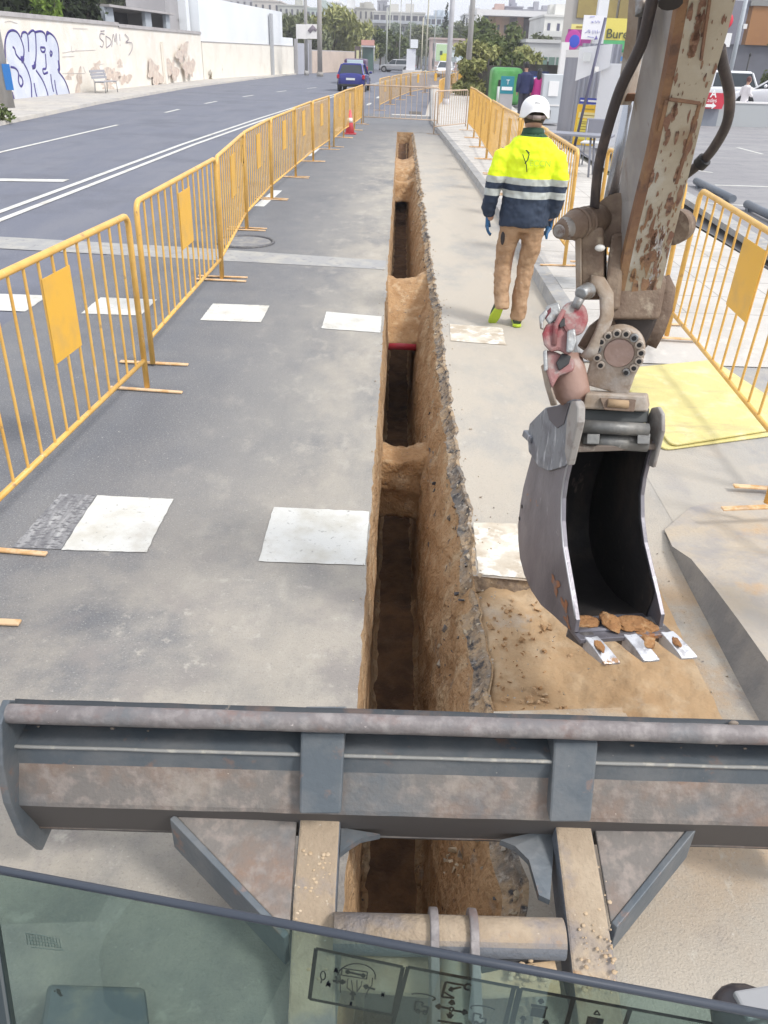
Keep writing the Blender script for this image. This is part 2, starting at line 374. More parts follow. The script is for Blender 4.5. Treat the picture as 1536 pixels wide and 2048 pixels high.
# rubble and loose soil crumbs beside the trench
def rubble(n, fn, name, m, smin, smax, seed):
    rnd = random.Random(seed); mb = MB()
    for i in range(n):
        c = fn(rnd); s = rnd.uniform(smin, smax) * (1 if rnd.random() < .85 else 1.8)
        q = [Vector((rnd.uniform(-1, 1), rnd.uniform(-1, 1), rnd.uniform(-.8, .8))).normalized() * s * rnd.uniform(.6, 1) for _ in range(7)]
        bm = bmesh.new(); [bm.verts.new(Vector(c) + v) for v in q]
        h = bmesh.ops.convex_hull(bm, input=bm.verts); bm.verts.ensure_lookup_table(); bm.verts.index_update()
        mb.add([v.co.copy() for v in bm.verts], [[v.index for v in f.verts] for f in bm.faces]); bm.free()
    return mb.build(name, m, recalc=False)
CRUMB = mat('crumbs', (.42, .33, .23), .95, layers=[((.25, .23, .21), 4, .45, .6), ((.55, .48, .38), 9, .5, .6, (1, 1, 1), 2)])
def f1(r):
    y = 1.6 + 22 * r.random() ** 2.2; return (xr(y) + abs(r.gauss(0, .05)) - .01 , y, .004)
def f2(r):
    y = .5 + 20 * r.random() ** 2; return (xl(y) - abs(r.gauss(0, .035)), y, .003)
def f3(r): return (r.uniform(.45, 1.4), r.uniform(1.9, 3.6), -.045 if r.random() < .0 else .004)
def f4(r): return (r.uniform(.45, .9), r.uniform(2.15, 2.88), -.045)
def f5(r):
    y = 1 + 18 * r.random() ** 2; z = -r.random() ** 1.3 * .5; return (xr(y) - .02 - (-z) * .26, y, z)
struct(rubble(240, f1, 'loose_soil', CRUMB, .003, .010, 1), 'stuff'); struct(rubble(110, f2, 'loose_soil', CRUMB, .003, .008, 2), 'stuff')
struct(rubble(150, f3, 'loose_soil', CRUMB, .002, .007, 3), 'stuff'); struct(rubble(160, f4, 'loose_soil', SOIL, .004, .016, 4), 'stuff')
struct(rubble(900, f5, 'loose_stones', mat('stones', (.20, .19, .18), .9, layers=[((.07, .07, .08), 3, .45, .55), ((.46, .38, .27), 5, .45, .52)]), .004, .017, 5), 'stuff')

# ---- markings
def poly(name, pts, m=WPAINT, z=.004, parent=None):
    if m is WPAINT or name == 'painted_square':
        out = []
        for i in range(len(pts)):
            a = Vector(pts[i]); b = Vector(pts[(i + 1) % len(pts)]); n = 14; pr = Vector((-(b - a).y, (b - a).x)).normalized()
            for k in range(n): q = a.lerp(b, k / n); out.append(q + pr * .006 * fr(q.x * 25, q.y * 25, 1))
        pts = out
    mb = MB(); mb.add([(p[0], p[1], z) for p in pts], [tuple(range(len(pts)))]); return struct(mb.build(name, m))
def sq(x, y, s=.5, m=WPAINT): poly('painted_square', [(x, y), (x + s, y), (x + s, y + s), (x, y + s)], m)
WORN = mat('worn road paint', (.19, .19, .20), .8, layers=[((.40, .40, .40), 7, .44, .66, (3.0, .5, 1)), ((.12, .12, .13), 30, .5, .6, (1, 2, 1), 3)], bump=[(60, .002)])
DUSTY = mat('dusty road paint', (.62, .57, .48), .8, layers=[((.46, .39, .30), 4, .42, .6), ((.72, .70, .64), 9, .5, .6)])
poly('painted_square', [(-1.49, 3.035), (-1.10, 3.04), (-1.10, 3.545), (-1.50, 3.555)]); poly('painted_square', [(-1.72, 3.04), (-1.495, 3.04), (-1.505, 3.555), (-1.69, 3.56)], WORN)
poly('painted_square', [(-.575, 3.0), (-.085, 3.0), (-.085, 3.49), (-.575, 3.5)])
poly('painted_square', [(.43, 2.96), (.66, 2.94), (.66, 3.42), (.44, 3.42)], DUSTY)
for x in (-3.7, -2.7, -1.65): sq(x, 6.72 if x < -2 else 6.65, .52)
for x in (-4.75, -5.8): sq(x, 6.8, .52)
poly('painted_square', [(-.6, 6.54), (-.1, 6.48), (-.1, 6.95), (-.6, 7.04)])
poly('painted_square', [(.48, 6.33), (.93, 6.27), (.95, 6.74), (.5, 6.8)], DUSTY)
def ribbon(name, pts, wd, m=WPAINT, z=.004):
    A, B = [], []
    for i, p in enumerate(pts):
        p = Vector((p[0], p[1], 0)); a = Vector((*pts[max(0, i - 1)][:2], 0)); b = Vector((*pts[min(len(pts) - 1, i + 1)][:2], 0))
        n = (b - a).normalized().cross(Vector((0, 0, 1))) * wd / 2; A.append((p.x - n.x, p.y - n.y, z)); B.append((p.x + n.x, p.y + n.y, z))
    return struct(MB().strip(A, B).build(name, m))
cl = [(-5.2, 2), (-5.15, 10.7), (-5.05, 14.4), (-4.9, 20.6), (-4.5, 29), (-3.95, 38), (-3.2, 51), (-2.0, 66), (-.3, 84), (2.2, 105), (6, 130)]
ribbon('centre_line', [(x + .0, y) for x, y in cl], .11); ribbon('centre_line', [(x - .27, y) for x, y in cl], .11)
lane = lambda y: -8.2 if y < 31 else -8.2 + .0042 * (y - 31) ** 2
ribbon('lane_line', [(-8.35, 3), (-8.3, 17.8), (-8.15, 25.2)], .11)
for a in (30.7, 36.5, 42.8, 49, 55, 61, 67, 73): ribbon('lane_line', [(lane(a), a), (lane(a + 1.9), a + 1.9)], .13)
poly('stop_line', [(-8.2, 13.7), (-5.6, 14.1), (-5.6, 14.4), (-8.2, 14.0)])
for a, L, x in ((12.4, 1.6, -2.03), (19.1, 1.7, -2.0), (25.7, 1.6, -1.86), (32.7, 1.9, -1.66), (39.4, 1.9, -1.45), (46, 2, -1.2)):
    ribbon('lane_line', [(x - .02, a), (x + .04, a + L)], .15)
LIGHTP = mat('concrete patch', (.33, .33, .33), .9, layers=[((.40, .39, .36), 4, .45, .62), ((.24, .24, .25), 12, .55, .7)], bump=[(80, .003)])
poly('road_patch', [(-5.4, 9.15), (-.10, 8.72), (-.10, 9.15), (-2.2, 9.45), (-5.4, 9.75)], LIGHTP, .003)
poly('road_patch', [(-30, 10.3), (-5.5, 9.75), (-5.5, 9.2), (-30, 9.6)], LIGHTP, .003)
SEAM = mat('tar seam', (.06, .06, .065), .7)
for k_ in range(0):
    rr_ = random.Random(40 + k_); x_, y_ = ((-1.3, 4.3), (-.9, 5.6), (.7, 4.6))[k_]; pts_ = []
    for i in range(9): pts_.append((x_, y_)); x_ += rr_.uniform(-.05, .07); y_ += rr_.uniform(.03, .10)
    ribbon('road_crack', pts_, .0035, SEAM, .002)
# manhole
t = thing('manhole_cover', 'round iron manhole cover beside the foot of a left-hand barrier', 'manhole', (-1.82, 9.87, 0))
IRON = mat('cast iron', (.13, .13, .14), .6, .4, layers=[((.22, .21, .19), 20, .5, .65)])
mb = MB(); mb.tube([(-1.82, 9.87, -.02), (-1.82, 9.87, .008)], .31, 28); mb.build('lid', mat('lid dust', (.20, .20, .21), .8, layers=[((.28, .27, .25), 9, .45, .6)]), t)
mb = MB(); mb.tube([(-1.82 + .34 * math.cos(a * math.pi / 16), 9.87 + .34 * math.sin(a * math.pi / 16), .006) for a in range(33)], .018, 6); mb.build('rim', IRON, t)

# ---- pavement right: kerb, slabs, drive
KERB = mat('kerb concrete', (.36, .36, .36), .9, layers=[((.28, .28, .28), 4, .45, .65), ((.45, .42, .36), 9, .5, .7)], bump=[(70, .003)])
PAVE = mat('pavement slabs', (.52, .50, .47), .9, layers=[((.44, .42, .39), 1.5, .45, .65), ((.60, .57, .53), 6, .52, .7), ((.33, .32, .30), 30, .64, .76)], bump=[(50, .003)])
DRIVE = mat('drive concrete', (.33, .328, .325), .9, layers=[((.42, .395, .35), 1.2, .42, .62), ((.26, .26, .28), 3.5, .52, .7, (1, .5, 1)), ((.44, .40, .35), 7, .55, .7, (1, 1, 1), 3)], bump=[(80, .004)])
KD = mat('dark kerb face', (.29, .275, .255), .85, layers=[((.22, .215, .21), 5, .45, .6), ((.30, .28, .25), 11, .62, .74)], bump=[(60, .004)])
def kx(y): return KX - .0 + (0 if y < 14 else -.00195 * (y - 14) ** 2 if y < 30 else -.5)
def kcurve(y): 
    # kerb follows the street: out to x~1.04 at Y 29
    if y < 12: return KX
    return KX - .43 * min(1, (y - 12) / 18.) ** 1.3 if y < 30 else 1.04 + (y - 30) * .03
yk = [6.5 + i for i in range(0, 60)]
mb = MB(); mb.strip([(kcurve(y), y, 0) for y in yk], [(kcurve(y) + .02, y, .11) for y in yk]); mb.strip([(kcurve(y) + .02, y, .11) for y in yk], [(kcurve(y) + .15, y, .12) for y in yk])
mb.strip([(kcurve(y), y, 0) for y in (5.9, 6.5)], [(kcurve(y) + .02, y, z) for y, z in ((5.9, .015), (6.5, .11))]); mb.strip([(KX + .02, 5.9, .015), (KX + .02, 6.5, .11)], [(KX + .15, 5.9, .02), (KX + .15, 6.5, .12)])
struct(mb.build('kerb', KERB))
mb = MB(); mb.strip([(kcurve(y) + .15, y, .12) for y in yk], [(4.05 + (0 if y < 20 else (y - 20) * .05), y, .12) for y in yk])
mb.add([(KX + .15, 5.9, .02), (4.3, 5.9, .02), (4.05, 6.5, .12), (KX + .15, 6.5, .12)], [(0, 1, 2, 3)])
struct(mb.build('pavement', PAVE))
GR = mat('slab joint', (.30, .28, .26), .9)
mb = MB()
for k in range(60):
    y = 7 + k * .6; mb.box(kcurve(y) + .16, 3.9, y, y + .006, .118, .1215)
for k in range(5):
    for j in range(20): x = 2.1 + k * .5; y = 7 + j * 1.2; mb.box(x, x + .006, y + .01, y + 1.19, .118, .1213)
struct(mb.build('slab_joints', GR))
mb = MB(); mb.add([(KX, 3.5, .0015), (KX + .2, 3.5, .012), (14, 3.5, .02), (14, 5.95, .02), (KX + .2, 5.95, .012), (KX, 5.95, .0015)], [(0, 1, 4, 5), (1, 2, 3, 4)]); struct(mb.build('driveway', DRIVE))
t = DRIVE.node_tree; b = t.nodes['Principled BSDF']; src = b.inputs['Base Color'].links[0].from_socket       # digging dust trodden over the drive's edge
tc = _n(t, 'ShaderNodeTexCoord'); sp = _n(t, 'ShaderNodeSeparateXYZ'); t.links.new(tc.outputs['Object'], sp.inputs[0]); mr = _n(t, 'ShaderNodeMapRange'); mr.inputs[1].default_value = 2.3; mr.inputs[2].default_value = 1.5
no = _n(t, 'ShaderNodeTexNoise'); no.inputs['Scale'].default_value = 3; ad = _n(t, 'ShaderNodeMath', operation='MULTIPLY'); a2_ = _n(t, 'ShaderNodeMath', operation='MULTIPLY'); a2_.inputs[1].default_value = 1.7; t.links.new(tc.outputs['Object'], no.inputs['Vector']); t.links.new(no.outputs['Fac'], a2_.inputs[0])
t.links.new(sp.outputs['X'], mr.inputs[0]); t.links.new(mr.outputs[0], ad.inputs[0]); t.links.new(a2_.outputs[0], ad.inputs[1]); ad.use_clamp = True
mx = _n(t, 'ShaderNodeMix', data_type='RGBA'); t.links.new(ad.outputs[0], mx.inputs[0]); t.links.new(src, mx.inputs[6]); mx.inputs[7].default_value = (.44, .40, .34, 1); t.links.new(mx.outputs[2], b.inputs['Base Color'])
# drain cover slab on pavement
struct(MB().box(1.62, 2.05, 7.7, 8.15, .1, .125).build('drain_slab', mat('slab grey', (.42, .42, .41), .9, layers=[((.34, .34, .33), 8, .4, .6)])))
# near kerb island with rounded corner
pts = []
top = []
for k in range(9):
    a = math.pi / 2 * k / 8; pts.append((1.42 + .22 - .22 * math.sin(a), 3.44 + .22 * math.cos(a) - .22 + .12, 0))
def _g(pts, z): return [tuple(G(x, y, z)[:2]) for x, y in pts]
outer = [(2.6, 3.80), (1.95, 3.74), (1.72, 3.70), (1.60, 3.64)] + _g([(1328, 1064), (1346, 1110), (1378, 1173), (1413, 1240), (1449, 1310), (1492, 1392)], 0.0)
inner = [(2.6, 3.72), (1.97, 3.66), (1.76, 3.60), (1.66, 3.53)] + _g([(1352, 1062), (1386, 1105), (1431, 1173), (1477, 1240), (1528, 1312), (1580, 1388)], .13)
outer += [(outer[-1][0] + .01, 1.2), (outer[-1][0] + .02, -2)]; inner += [(inner[-1][0] + .01, 1.2), (inner[-1][0] + .02, -2)]
def hz_(i): return [.014, .014, .015, .018, .045, .095, .12][i] if i < 7 else .13
mb = MB(); mb.strip([(*p, .0) for p in outer][4:], [(*p, hz_(i)) for i, p in enumerate(inner)][4:], True)
struct(mb.build('kerb', KD))
mb = MB(); mb.strip([(*p, .013) for p in outer[:5]], [(*p, hz_(i)) for i, p in enumerate(inner)][:5], True); A = [(*p, hz_(i)) for i, p in enumerate(inner)]; mb.strip(A, [(5, [3.72, 3.66, 3.60, 3.5, 3.4, 3.2, 2.9, 2.6, 2.3, 1.9, 1.2, -2][i], .02 + min(.115, .03 * i)) for i in range(len(A))])
struct(mb.build('pavement', mat('dusty concrete', (.42, .385, .34), .92, layers=[((.47, .40, .31), 2.2, .4, .6), ((.34, .32, .31), 3.5, .5, .68, (1, 1, 1), 3), ((.52, .34, .18), 2.6, .60, .75, (1, 1, 1), 6)], bump=[(60, .004)])))

# ---- car park on the right
CPK = mat('car park asphalt', (.24, .235, .245), .88, layers=[((.29, .285, .29), .8, .42, .62, (.3, 1, 1)), ((.20, .20, .215), 2.5, .5, .7)], bump=[(90, .003)])
mb = MB(); mb.add([(4.2, 6.5, .03), (40, 6.5, .03), (40, 60, .03), (5.2, 60, .03)], [(0, 1, 2, 3)]); struct(mb.build('car_park', CPK))
mb = MB()
def kb(y): return 4.05 + .07 * (y - 6.5)
yy = [6.5 + .5 * i for i in range(40)]
mb.strip([(kb(y), y, .12) for y in yy], [(kb(y), y, .20) for y in yy]); mb.strip([(kb(y), y, .20) for y in yy], [(kb(y) + .22, y, .20) for y in yy]); mb.strip([(kb(y) + .22, y, .20) for y in yy], [(kb(y) + .22, y, .03) for y in yy])
struct(mb.build('kerb', KERB))
def g2(a, b): p = G(*a, .034); q = G(*b, .034); return [(p.x, p.y), (q.x, q.y)]
for a, b in (((1430, 370), (1560, 374)), ((1405, 405), (1490, 411)), ((1385, 340), (1425, 345)), ((1475, 295), (1525, 308))): ribbon('bay_line', g2(a, b), .1, WPAINT, .034)
# ================================================================ STREET BARRIERS
def barrier_proto(label, lp=2.46):
    """one welded crowd barrier along local +X from 0 to lp, feet across"""
    t = thing('crowd_barrier', label, 'barrier', (0, 0, 0), 'yellow crowd barriers', local=True)
    h, r = 1.13, .019; c = .07
    m = MB(); pts = [(0, 0, .02), (0, 0, h - c)] + [(c - c * math.cos(a), 0, h - c + c * math.sin(a)) for a in (.4, .8, 1.2, 1.57)]
    pts += [(lp - c + c * math.sin(a), 0, h - c + c * math.cos(a)) for a in (0, .4, .8, 1.2)] + [(lp, 0, h - c), (lp, 0, .02)]
    m.tube(pts, r, 10); m.build('frame', YEL, t)
    m = MB(); m.tube([(0, 0, .21), (lp, 0, .21)], .015, 8); m.build('bottom_rail', YEL, t)
    n = 14; pi = 6
    m = MB()
    for k in range(1, n):
        x = lp * k / n
        z0 = .21; z1 = h - .01
        m.tube([(x, 0, z0), (x, 0, z1)], .0080, 6, False)
    m.build('bars', YEL, t)
    x0 = lp * pi / n - .01; x1 = lp * (pi + 2) / n + .01
    m = MB(); m.box(x0, x1, -.0105, -.0075, .60, 1.03); m.build('plate', PLATE, t)
    for x in (.03, lp - .03):
        m = MB(); m.bar((x, -.25, .012), (x, .25, .012), .035, .012); m.build('foot', FOOT, t, bevel=.003, bseg=1)
    m = MB()
    for z in (.42, .95): m.tube([(lp + .0, 0, z), (lp + .035, 0, z + .005), (lp + .035, 0, z - .05)], .006, 6)
    m.build('hook', YEL, t)
    return t
GB = 'yellow crowd barriers beside the trench'
_used = [None]; RB_ = random.Random(5)
def put_bar(a, b, label, z=0., zb=None, group='yellow crowd barriers', flip=False):
    a = Vector((a[0], a[1], z)); b = Vector((b[0], b[1], z if zb is None else zb)); d = b - a
    if flip: a, b, d = b, a, -d
    ang = math.atan2(d.y, d.x)
    if _used[0] is None: _used[0] = barrier_proto(label); t = _used[0]; t.location = a; t.rotation_euler.z = ang; t['label'] = label
    else: t = dup(_used[0], a, ang, label)
    t['group'] = group; t.rotation_euler.x = RB_.uniform(-.022, .022); t.scale = (d.length / 2.46, 1, 1); t.rotation_euler.y = -math.atan2(d.z, math.hypot(d.x, d.y))
    return t
LB = [(-1.72, .1, -1.70, 2.52, 'nearest barrier on the left, only one of its feet showing at the picture edge'),
      (-1.79, 2.98, -1.65, 5.03, 'yellow barrier at the left picture edge with its plate in full view, nearest whole one'),
      (-1.74, 5.50, -1.735, 8.02, 'second yellow barrier from the machine on the left side of the trench'),
      (-1.745, 8.10, -1.93, 10.60, 'third yellow barrier from the machine on the left, by the manhole'),
      (-1.93, 10.68, -1.955, 13.05, 'fourth yellow barrier from the machine on the left side'),
      (-1.955, 13.12, -1.88, 15.6, 'fifth yellow barrier from the machine on the left side'),
      (-1.88, 15.66, -1.80, 18.1, 'sixth yellow barrier from the machine on the left side'),
      (-1.80, 18.15, -1.66, 20.6, 'seventh yellow barrier from the machine on the left side'),
      (-1.60, 21.2, -1.52, 23.7, 'eighth yellow barrier on the left, in front of the red cone'),
      (-1.52, 23.75, -1.36, 26.2, 'ninth yellow barrier on the left, just past the red cone'),
      (-1.36, 26.25, -1.25, 28.6, 'tenth and last yellow barrier of the left row, behind the blue car')]
for x0, y0, x1, y1, l in LB: put_bar((x0, y0), (x1, y1), l)
CB1 = put_bar((-1.2, 28.8), (1.2, 28.3), 'yellow barrier standing across the lane beyond the trench end')
CB2 = put_bar((1.0, 25.7), (2.05, 27.5), 'small turned barrier closing the gap between lane and pavement')
FADED = mat('faded pinkish paint', (.56, .43, .32), .6, layers=[((.46, .34, .25), 9, .45, .65)])
for q in (CB1, CB2):
    for ch in list(q.children):
        if ch.name.startswith('plate'): bpy.data.objects.remove(ch); continue
        ch.data = ch.data.copy(); ch.data.materials[0] = FADED
RB = [(2.00, 26.0, 2.0, 23.6, 'farthest barrier of the right row, on the pavement beside the green bushes'),
      (2.0, 23.5, 1.95, 21.1, 'second farthest barrier of the right row on the pavement'),
      (1.95, 21.0, 1.88, 18.6, 'third farthest barrier of the right row, left of the white helmet'),
      (1.88, 18.5, 1.84, 16.1, 'fourth farthest barrier of the right row, mostly behind the worker'),
      (1.84, 16.0, 1.84, 13.6, 'fifth farthest barrier of the right row, hidden by the worker'),
      (1.86, 13.5, 1.86, 11.1, 'barrier right of the worker, under the metal table'),
      (1.86, 11.0, 1.80, 8.62, 'barrier on the pavement between the worker and the digger arm')]
for x0, y0, x1, y1, l in RB: put_bar((x0, y0), (x1, y1), l, z=.12)
put_bar((2.16, 8.9), (2.22, 6.55), 'barrier on the pavement hidden behind the digger arm', z=.12)
put_bar((2.22, 6.30), (2.14, 3.80), 'barrier beside the yellow boards, right of the digger arm', z=.1, zb=.03)
put_bar((1.90, 3.47), (2.2, 1.15), 'barrier at the right picture edge, only its far post and feet showing', z=.13)
k = 0
for (a, b, l) in [((-.85, 36), (-.5, 40.5), 'nearest'), ((-.45, 40.6), (-.05, 45), 'second'), ((0, 45.2), (.5, 50), 'third'), ((.55, 50.2), (1.4, 54.5), 'fourth'), ((1.5, 55), (2.8, 60), 'fifth')]:
    put_bar(a, b, l + ' barrier of the distant left row along the second trench', group='distant barriers round the second trench')
for (a, b, l) in [((1.55, 37), (1.95, 41.3), 'nearest'), ((1.98, 41.5), (2.35, 46), 'second'), ((2.4, 46.2), (3.2, 54), 'third'), ((3.3, 54.5), (4.3, 60), 'fourth'), ((4.4, 61), (5.6, 68), 'fifth')]:
    put_bar(a, b, l + ' barrier of the distant right row along the far pavement', group='distant barriers round the second trench', flip=True)
put_bar((2.7, 60), (5.2, 60.5), 'distant barrier standing across the far pavement', group='distant barriers round the second trench')
struct(MB().box(.35, .85, 34.5, 36.2, -.02, .004).build('far_pit', mat('far pit', (.10, .09, .08), .95)))
poly('concrete_strip', [(-.3, 33.6), (1.6, 33.4), (1.7, 33.9), (-.35, 34.1)], mat('new concrete', (.55, .52, .48), .9), .006)
ribbon('concrete_strip', [(1.15, 34), (1.3, 38), (1.9, 50)], .35, C['x'] if 'x' in C else mat('new concrete b', (.50, .47, .43), .9), .006)
# knotted black tape on one post
t = MB(); t.tube([(-1.95, 10.6, 1.05), (-1.925, 10.58, 1.0), (-1.94, 10.56, .9), (-1.92, 10.56, .80)], .014, 6)
tag(t.build('cable_tie', BLACK), 'black strap tied round the joint of the third and fourth left barriers', 'strap')
# cone
t = thing('traffic_cone', 'small red traffic cone behind the left barrier row', 'cone', (-1.42, 24.9, 0))
MB().box(-1.6, -1.24, 24.72, 25.08, 0, .03).build('base', mat('cone base', (.45, .06, .07), .6), t, bevel=.01)
MB().tube([(-1.42, 24.9, .03), (-1.42, 24.9, .62)], [.13, .03], 20).build('cone_body', mat('cone red', (.70, .10, .12), .45), t)
MB().tube([(-1.42, 24.9, .30), (-1.42, 24.9, .42)], [.087, .067], 20).build('band', mat('cone band', (.8, .75, .72), .4), t)
# yellow cover boards
YB = mat('yellow board', (.66, .59, .25), .6, layers=[((.60, .53, .22), 4, .42, .65), ((.70, .64, .38), 6, .52, .72, (1, 1, 1), 3), ((.50, .42, .22), 4, .60, .74, (.5, 2, 1), 8), ((.45, .38, .22), 25, .64, .76), ((.36, .32, .26), 60, .66, .74, (1, 1, 1), 4)], bump=[(90, .004), (3, .02)])
def board(name, pts, z0, z1, label, lift=()):
    m = MB(); n = len(pts); lo = [(p[0], p[1], z0 + (lift[i] if lift else 0)) for i, p in enumerate(pts)]; hi = [(p[0], p[1], z1 + (lift[i] if lift else 0)) for i, p in enumerate(pts)]
    m.add(lo + hi, [tuple(range(n)), tuple(range(n, 2 * n))] + [(i, (i + 1) % n, (i + 1) % n + n, i + n) for i in range(n)])
    return tag(m.build(name, YB, bevel=.004), label, 'board', 'yellow cover boards')
def rnd_quad(q, r=.07, n=4):
    out = []
    for i in range(4):
        p = Vector(q[i]); a = (Vector(q[i - 1]) - p).normalized() * r; b = (Vector(q[(i + 1) % 4]) - p).normalized() * r
        for k in range(n + 1):
            s = k / n; out.append(p + a * (1 - s) ** 2 + b * s ** 2)
    return out
board('cover_board', rnd_quad([(1.62, 5.60, 0), (1.645, 4.315, 0), (2.60, 4.66, 0), (2.60, 5.2, 0)]), .016, .028, 'lower yellow cover board, only its front corner and edge showing')
board('cover_board', rnd_quad([(1.66, 5.66, 0), (1.70, 4.34, 0), (2.72, 4.76, 0), (2.50, 5.96, 0)]), .034, .048, 'upper yellow cover board lying on the drive beside the bucket')
# red duct under the second soil bridge
m = MB(); m.tube([(-.07, 7.84, -.565), (.08, 7.83, -.555), (.25, 7.86, -.57)], .035, 10)
tag(m.build('cable_duct', mat('red duct', (.42, .03, .05), .5)), 'red cable duct crossing the trench under a soil bridge', 'duct')
m = MB(); m.box(.15, .19, 7.78, 7.82, -.60, -.53)
# ================================================================ THE EXCAVATOR
EXC = thing('mini_excavator', 'worn beige mini excavator with its arm, toothed bucket and dozer blade over the trench', 'excavator', (0, .2, 0))
RUSTP = mat('blade paint', (.185, .168, .155), .75, .05, layers=[((.24, .165, .125), 5, .46, .66), ((.28, .24, .215), 26, .48, .66, (1, 1, 1), 2), ((.135, .145, .155), 2.2, .54, .68, (1, 1, 1), 5), ((.34, .30, .26), 6, .56, .74, (1, 1, 1), 9), ((.62, .56, .50), 60, .70, .76, (1, 1, 1), 8)], bump=[(35, .003), (110, .0015)])
GREYP = mat('blue grey steel', (.115, .135, .155), .55, .2, layers=[((.17, .18, .19), 6, .42, .62), ((.25, .17, .14), 13, .60, .70, (1, 1, 1), 3), ((.5, .46, .42), 70, .71, .77)], bump=[(45, .002)])
LIPP = mat('blade lip', (.20, .18, .18), .65, .1, layers=[((.23, .165, .15), 10, .54, .68), ((.30, .275, .27), 22, .46, .66, (1, 1, 1), 3), ((.15, .155, .165), 5, .52, .66, (1, 1, 1), 7), ((.62, .56, .54), 50, .68, .76)], bump=[(60, .003)])
DIRT = mat('caked dirt', (.50, .38, .255), .96, layers=[((.44, .31, .18), 6, .45, .65), ((.58, .47, .35), 13, .5, .68, (1, 1, 1), 3), ((.32, .22, .14), 30, .66, .78)], bump=[(25, .006), (90, .003)])
# --- blade: runs along world X at Y ~1.4
XL, XR = -.925, 1.20
zt = Yp(768, 1430, 1.455).z
_a = G(10, 1432, zt); _b = G(1536, 1476, zt); bxd = (_b - _a).normalized(); byd = Vector((-bxd.y, bxd.x, 0)); _c = G(768, 1454, zt)
def BM_(x, y, z): return _c + bxd * x + byd * (y - 1.455) + Vector((0, 0, z - zt))
XL = (_a - _c).dot(bxd)
def row(prof, x0=XL, x1=XR, nseg=60, wob=.0015, smooth=True):
    m = MB(); n = len(prof); rows = []
    for i in range(nseg + 1):
        x = x0 + (x1 - x0) * i / nseg; rows.append([BM_(x, y + wob * fr(x * 9, y * 40, z * 40), z + wob * fr(x * 8, z * 40, y * 40 + 9)) for y, z in prof])
    m.add([v for r_ in rows for v in r_], [(i * n + k, (i + 1) * n + k, (i + 1) * n + k + 1, i * n + k + 1) for i in range(nseg) for k in range(n - 1)], smooth); return m
def yz(py, Y): return Yp(768, py, Y).z
mould = row([(1.50, zt - .02), (1.53, zt - .10), (1.54, zt - .20), (1.53, zt - .30), (1.49, zt - .40), (1.50, zt - .405), (1.545, zt - .30), (1.555, zt - .20), (1.545, zt - .10), (1.515, zt - .0), (1.50, zt - .02)])
BLADE = mould.build('dozer_blade', mat('blade back', (.060, .068, .078), .7, .1, layers=[((.13, .10, .09), 9, .52, .66), ((.25, .22, .19), 30, .64, .74)], bump=[(50, .002)]), EXC)
lip = [(1.47 + .024 * math.cos(a * math.pi / 8), zt - .006 + .024 * math.sin(a * math.pi / 8)) for a in range(17)]
row(lip).build('top_lip', LIPP, BLADE)
a1 = (1.475, yz(1461, 1.475)); 
bt = (1.462, yz(1486, 1.462)); bf = (1.405, yz(1606, 1.405)); bb = (1.47, yz(1652, 1.47)); b2 = (1.50, bb[1] + .03)
bm_ = (1.455, yz(1522, 1.455)); row([(1.53, bt[1] + .0), (1.478, bt[1] + .0), bt, bm_], smooth=False).build('beam_shoulder', GREYP, BLADE)
row([bm_, (bf[0] + .003, bf[1] + .012), (bf[0], bf[1])], smooth=False).build('box_beam', RUSTP, BLADE)
row([(bf[0], bf[1]), bb, (1.55, bb[1] + .02)], smooth=False).build('beam_underside', mat('shaded beam underside', (.10, .09, .085), .8), BLADE)  # darker than the beam face: shade beneath it is painted into the colour
row([(bt[0] - .004 + .005 * math.cos(a), bt[1] - .002 + .005 * math.sin(a)) for a in (0, 1, 2, 3, 4, 5, 6.28)], wob=.001).build('weld_seam', mat('pale weld', (.27, .27, .26), .7, layers=[((.4, .38, .34), 30, .55, .65)]), BLADE)
# end plate at the left
ep = [(5, 1432), (18, 1420), (60, 1452), (75, 1500), (88, 1575), (100, 1630), (84, 1660), (76, 1690), (52, 1693), (30, 1640), (14, 1570), (4, 1500)]
ep = [(1.43, zt + .0), (1.49, zt + .02), (1.56, zt - .05), (1.60, zt - .2), (1.585, zt - .38), (1.54, zt - .50), (1.45, zt - .50), (1.39, zt - .36), (1.375, zt - .22), (1.39, zt - .10)]
MB().prism([BM_(XL - .018, y, z) for y, z in ep], bxd * .02).build('end_plate', GREYP, BLADE, bevel=.004)
MB().prism([BM_(XR, y, z) for y, z in ep], bxd * .02).build('end_plate', GREYP, BLADE, bevel=.004)
# cutting edge foot
row([(1.46, zt - .42), (1.52, zt - .38), (1.535, zt - .385), (1.475, zt - .43), (1.46, zt - .42)]).build('cutting_edge', RUSTP, BLADE)
# --- upright stiffeners on the beam
def hexpx(c8): return MB().hexa([P(*c) for c in c8])
def stiff(xa0, xb0, xa1, xb1, ytop, ybot, Yt, Yb, xoff=0):
    k_ = byd.y and (xa0 + xb0 - 1536) / 2 / 1580. * 1.9; Yt += bxd.y * k_; Yb += bxd.y * k_
    # front (towards us) face from ytop to ybot, lying just proud of the beam
    a = Yp(xa0, ytop, Yt); b = Yp(xb0, ytop, Yt); c = Yp(xb1, ybot, Yb); d = Yp(xa1, ybot, Yb); k = Vector((0, .10, .0))
    return MB().hexa([d, c, c + k, d + k, a, b, b + k, a + k])
stiff(601, 690, 598, 682, 1468, 1629, 1.43, 1.335).build('stiffener', GREYP, BLADE, bevel=.006)
stiff(1108, 1197, 1098, 1182, 1486, 1645, 1.43, 1.335).build('stiffener', GREYP, BLADE, bevel=.006)
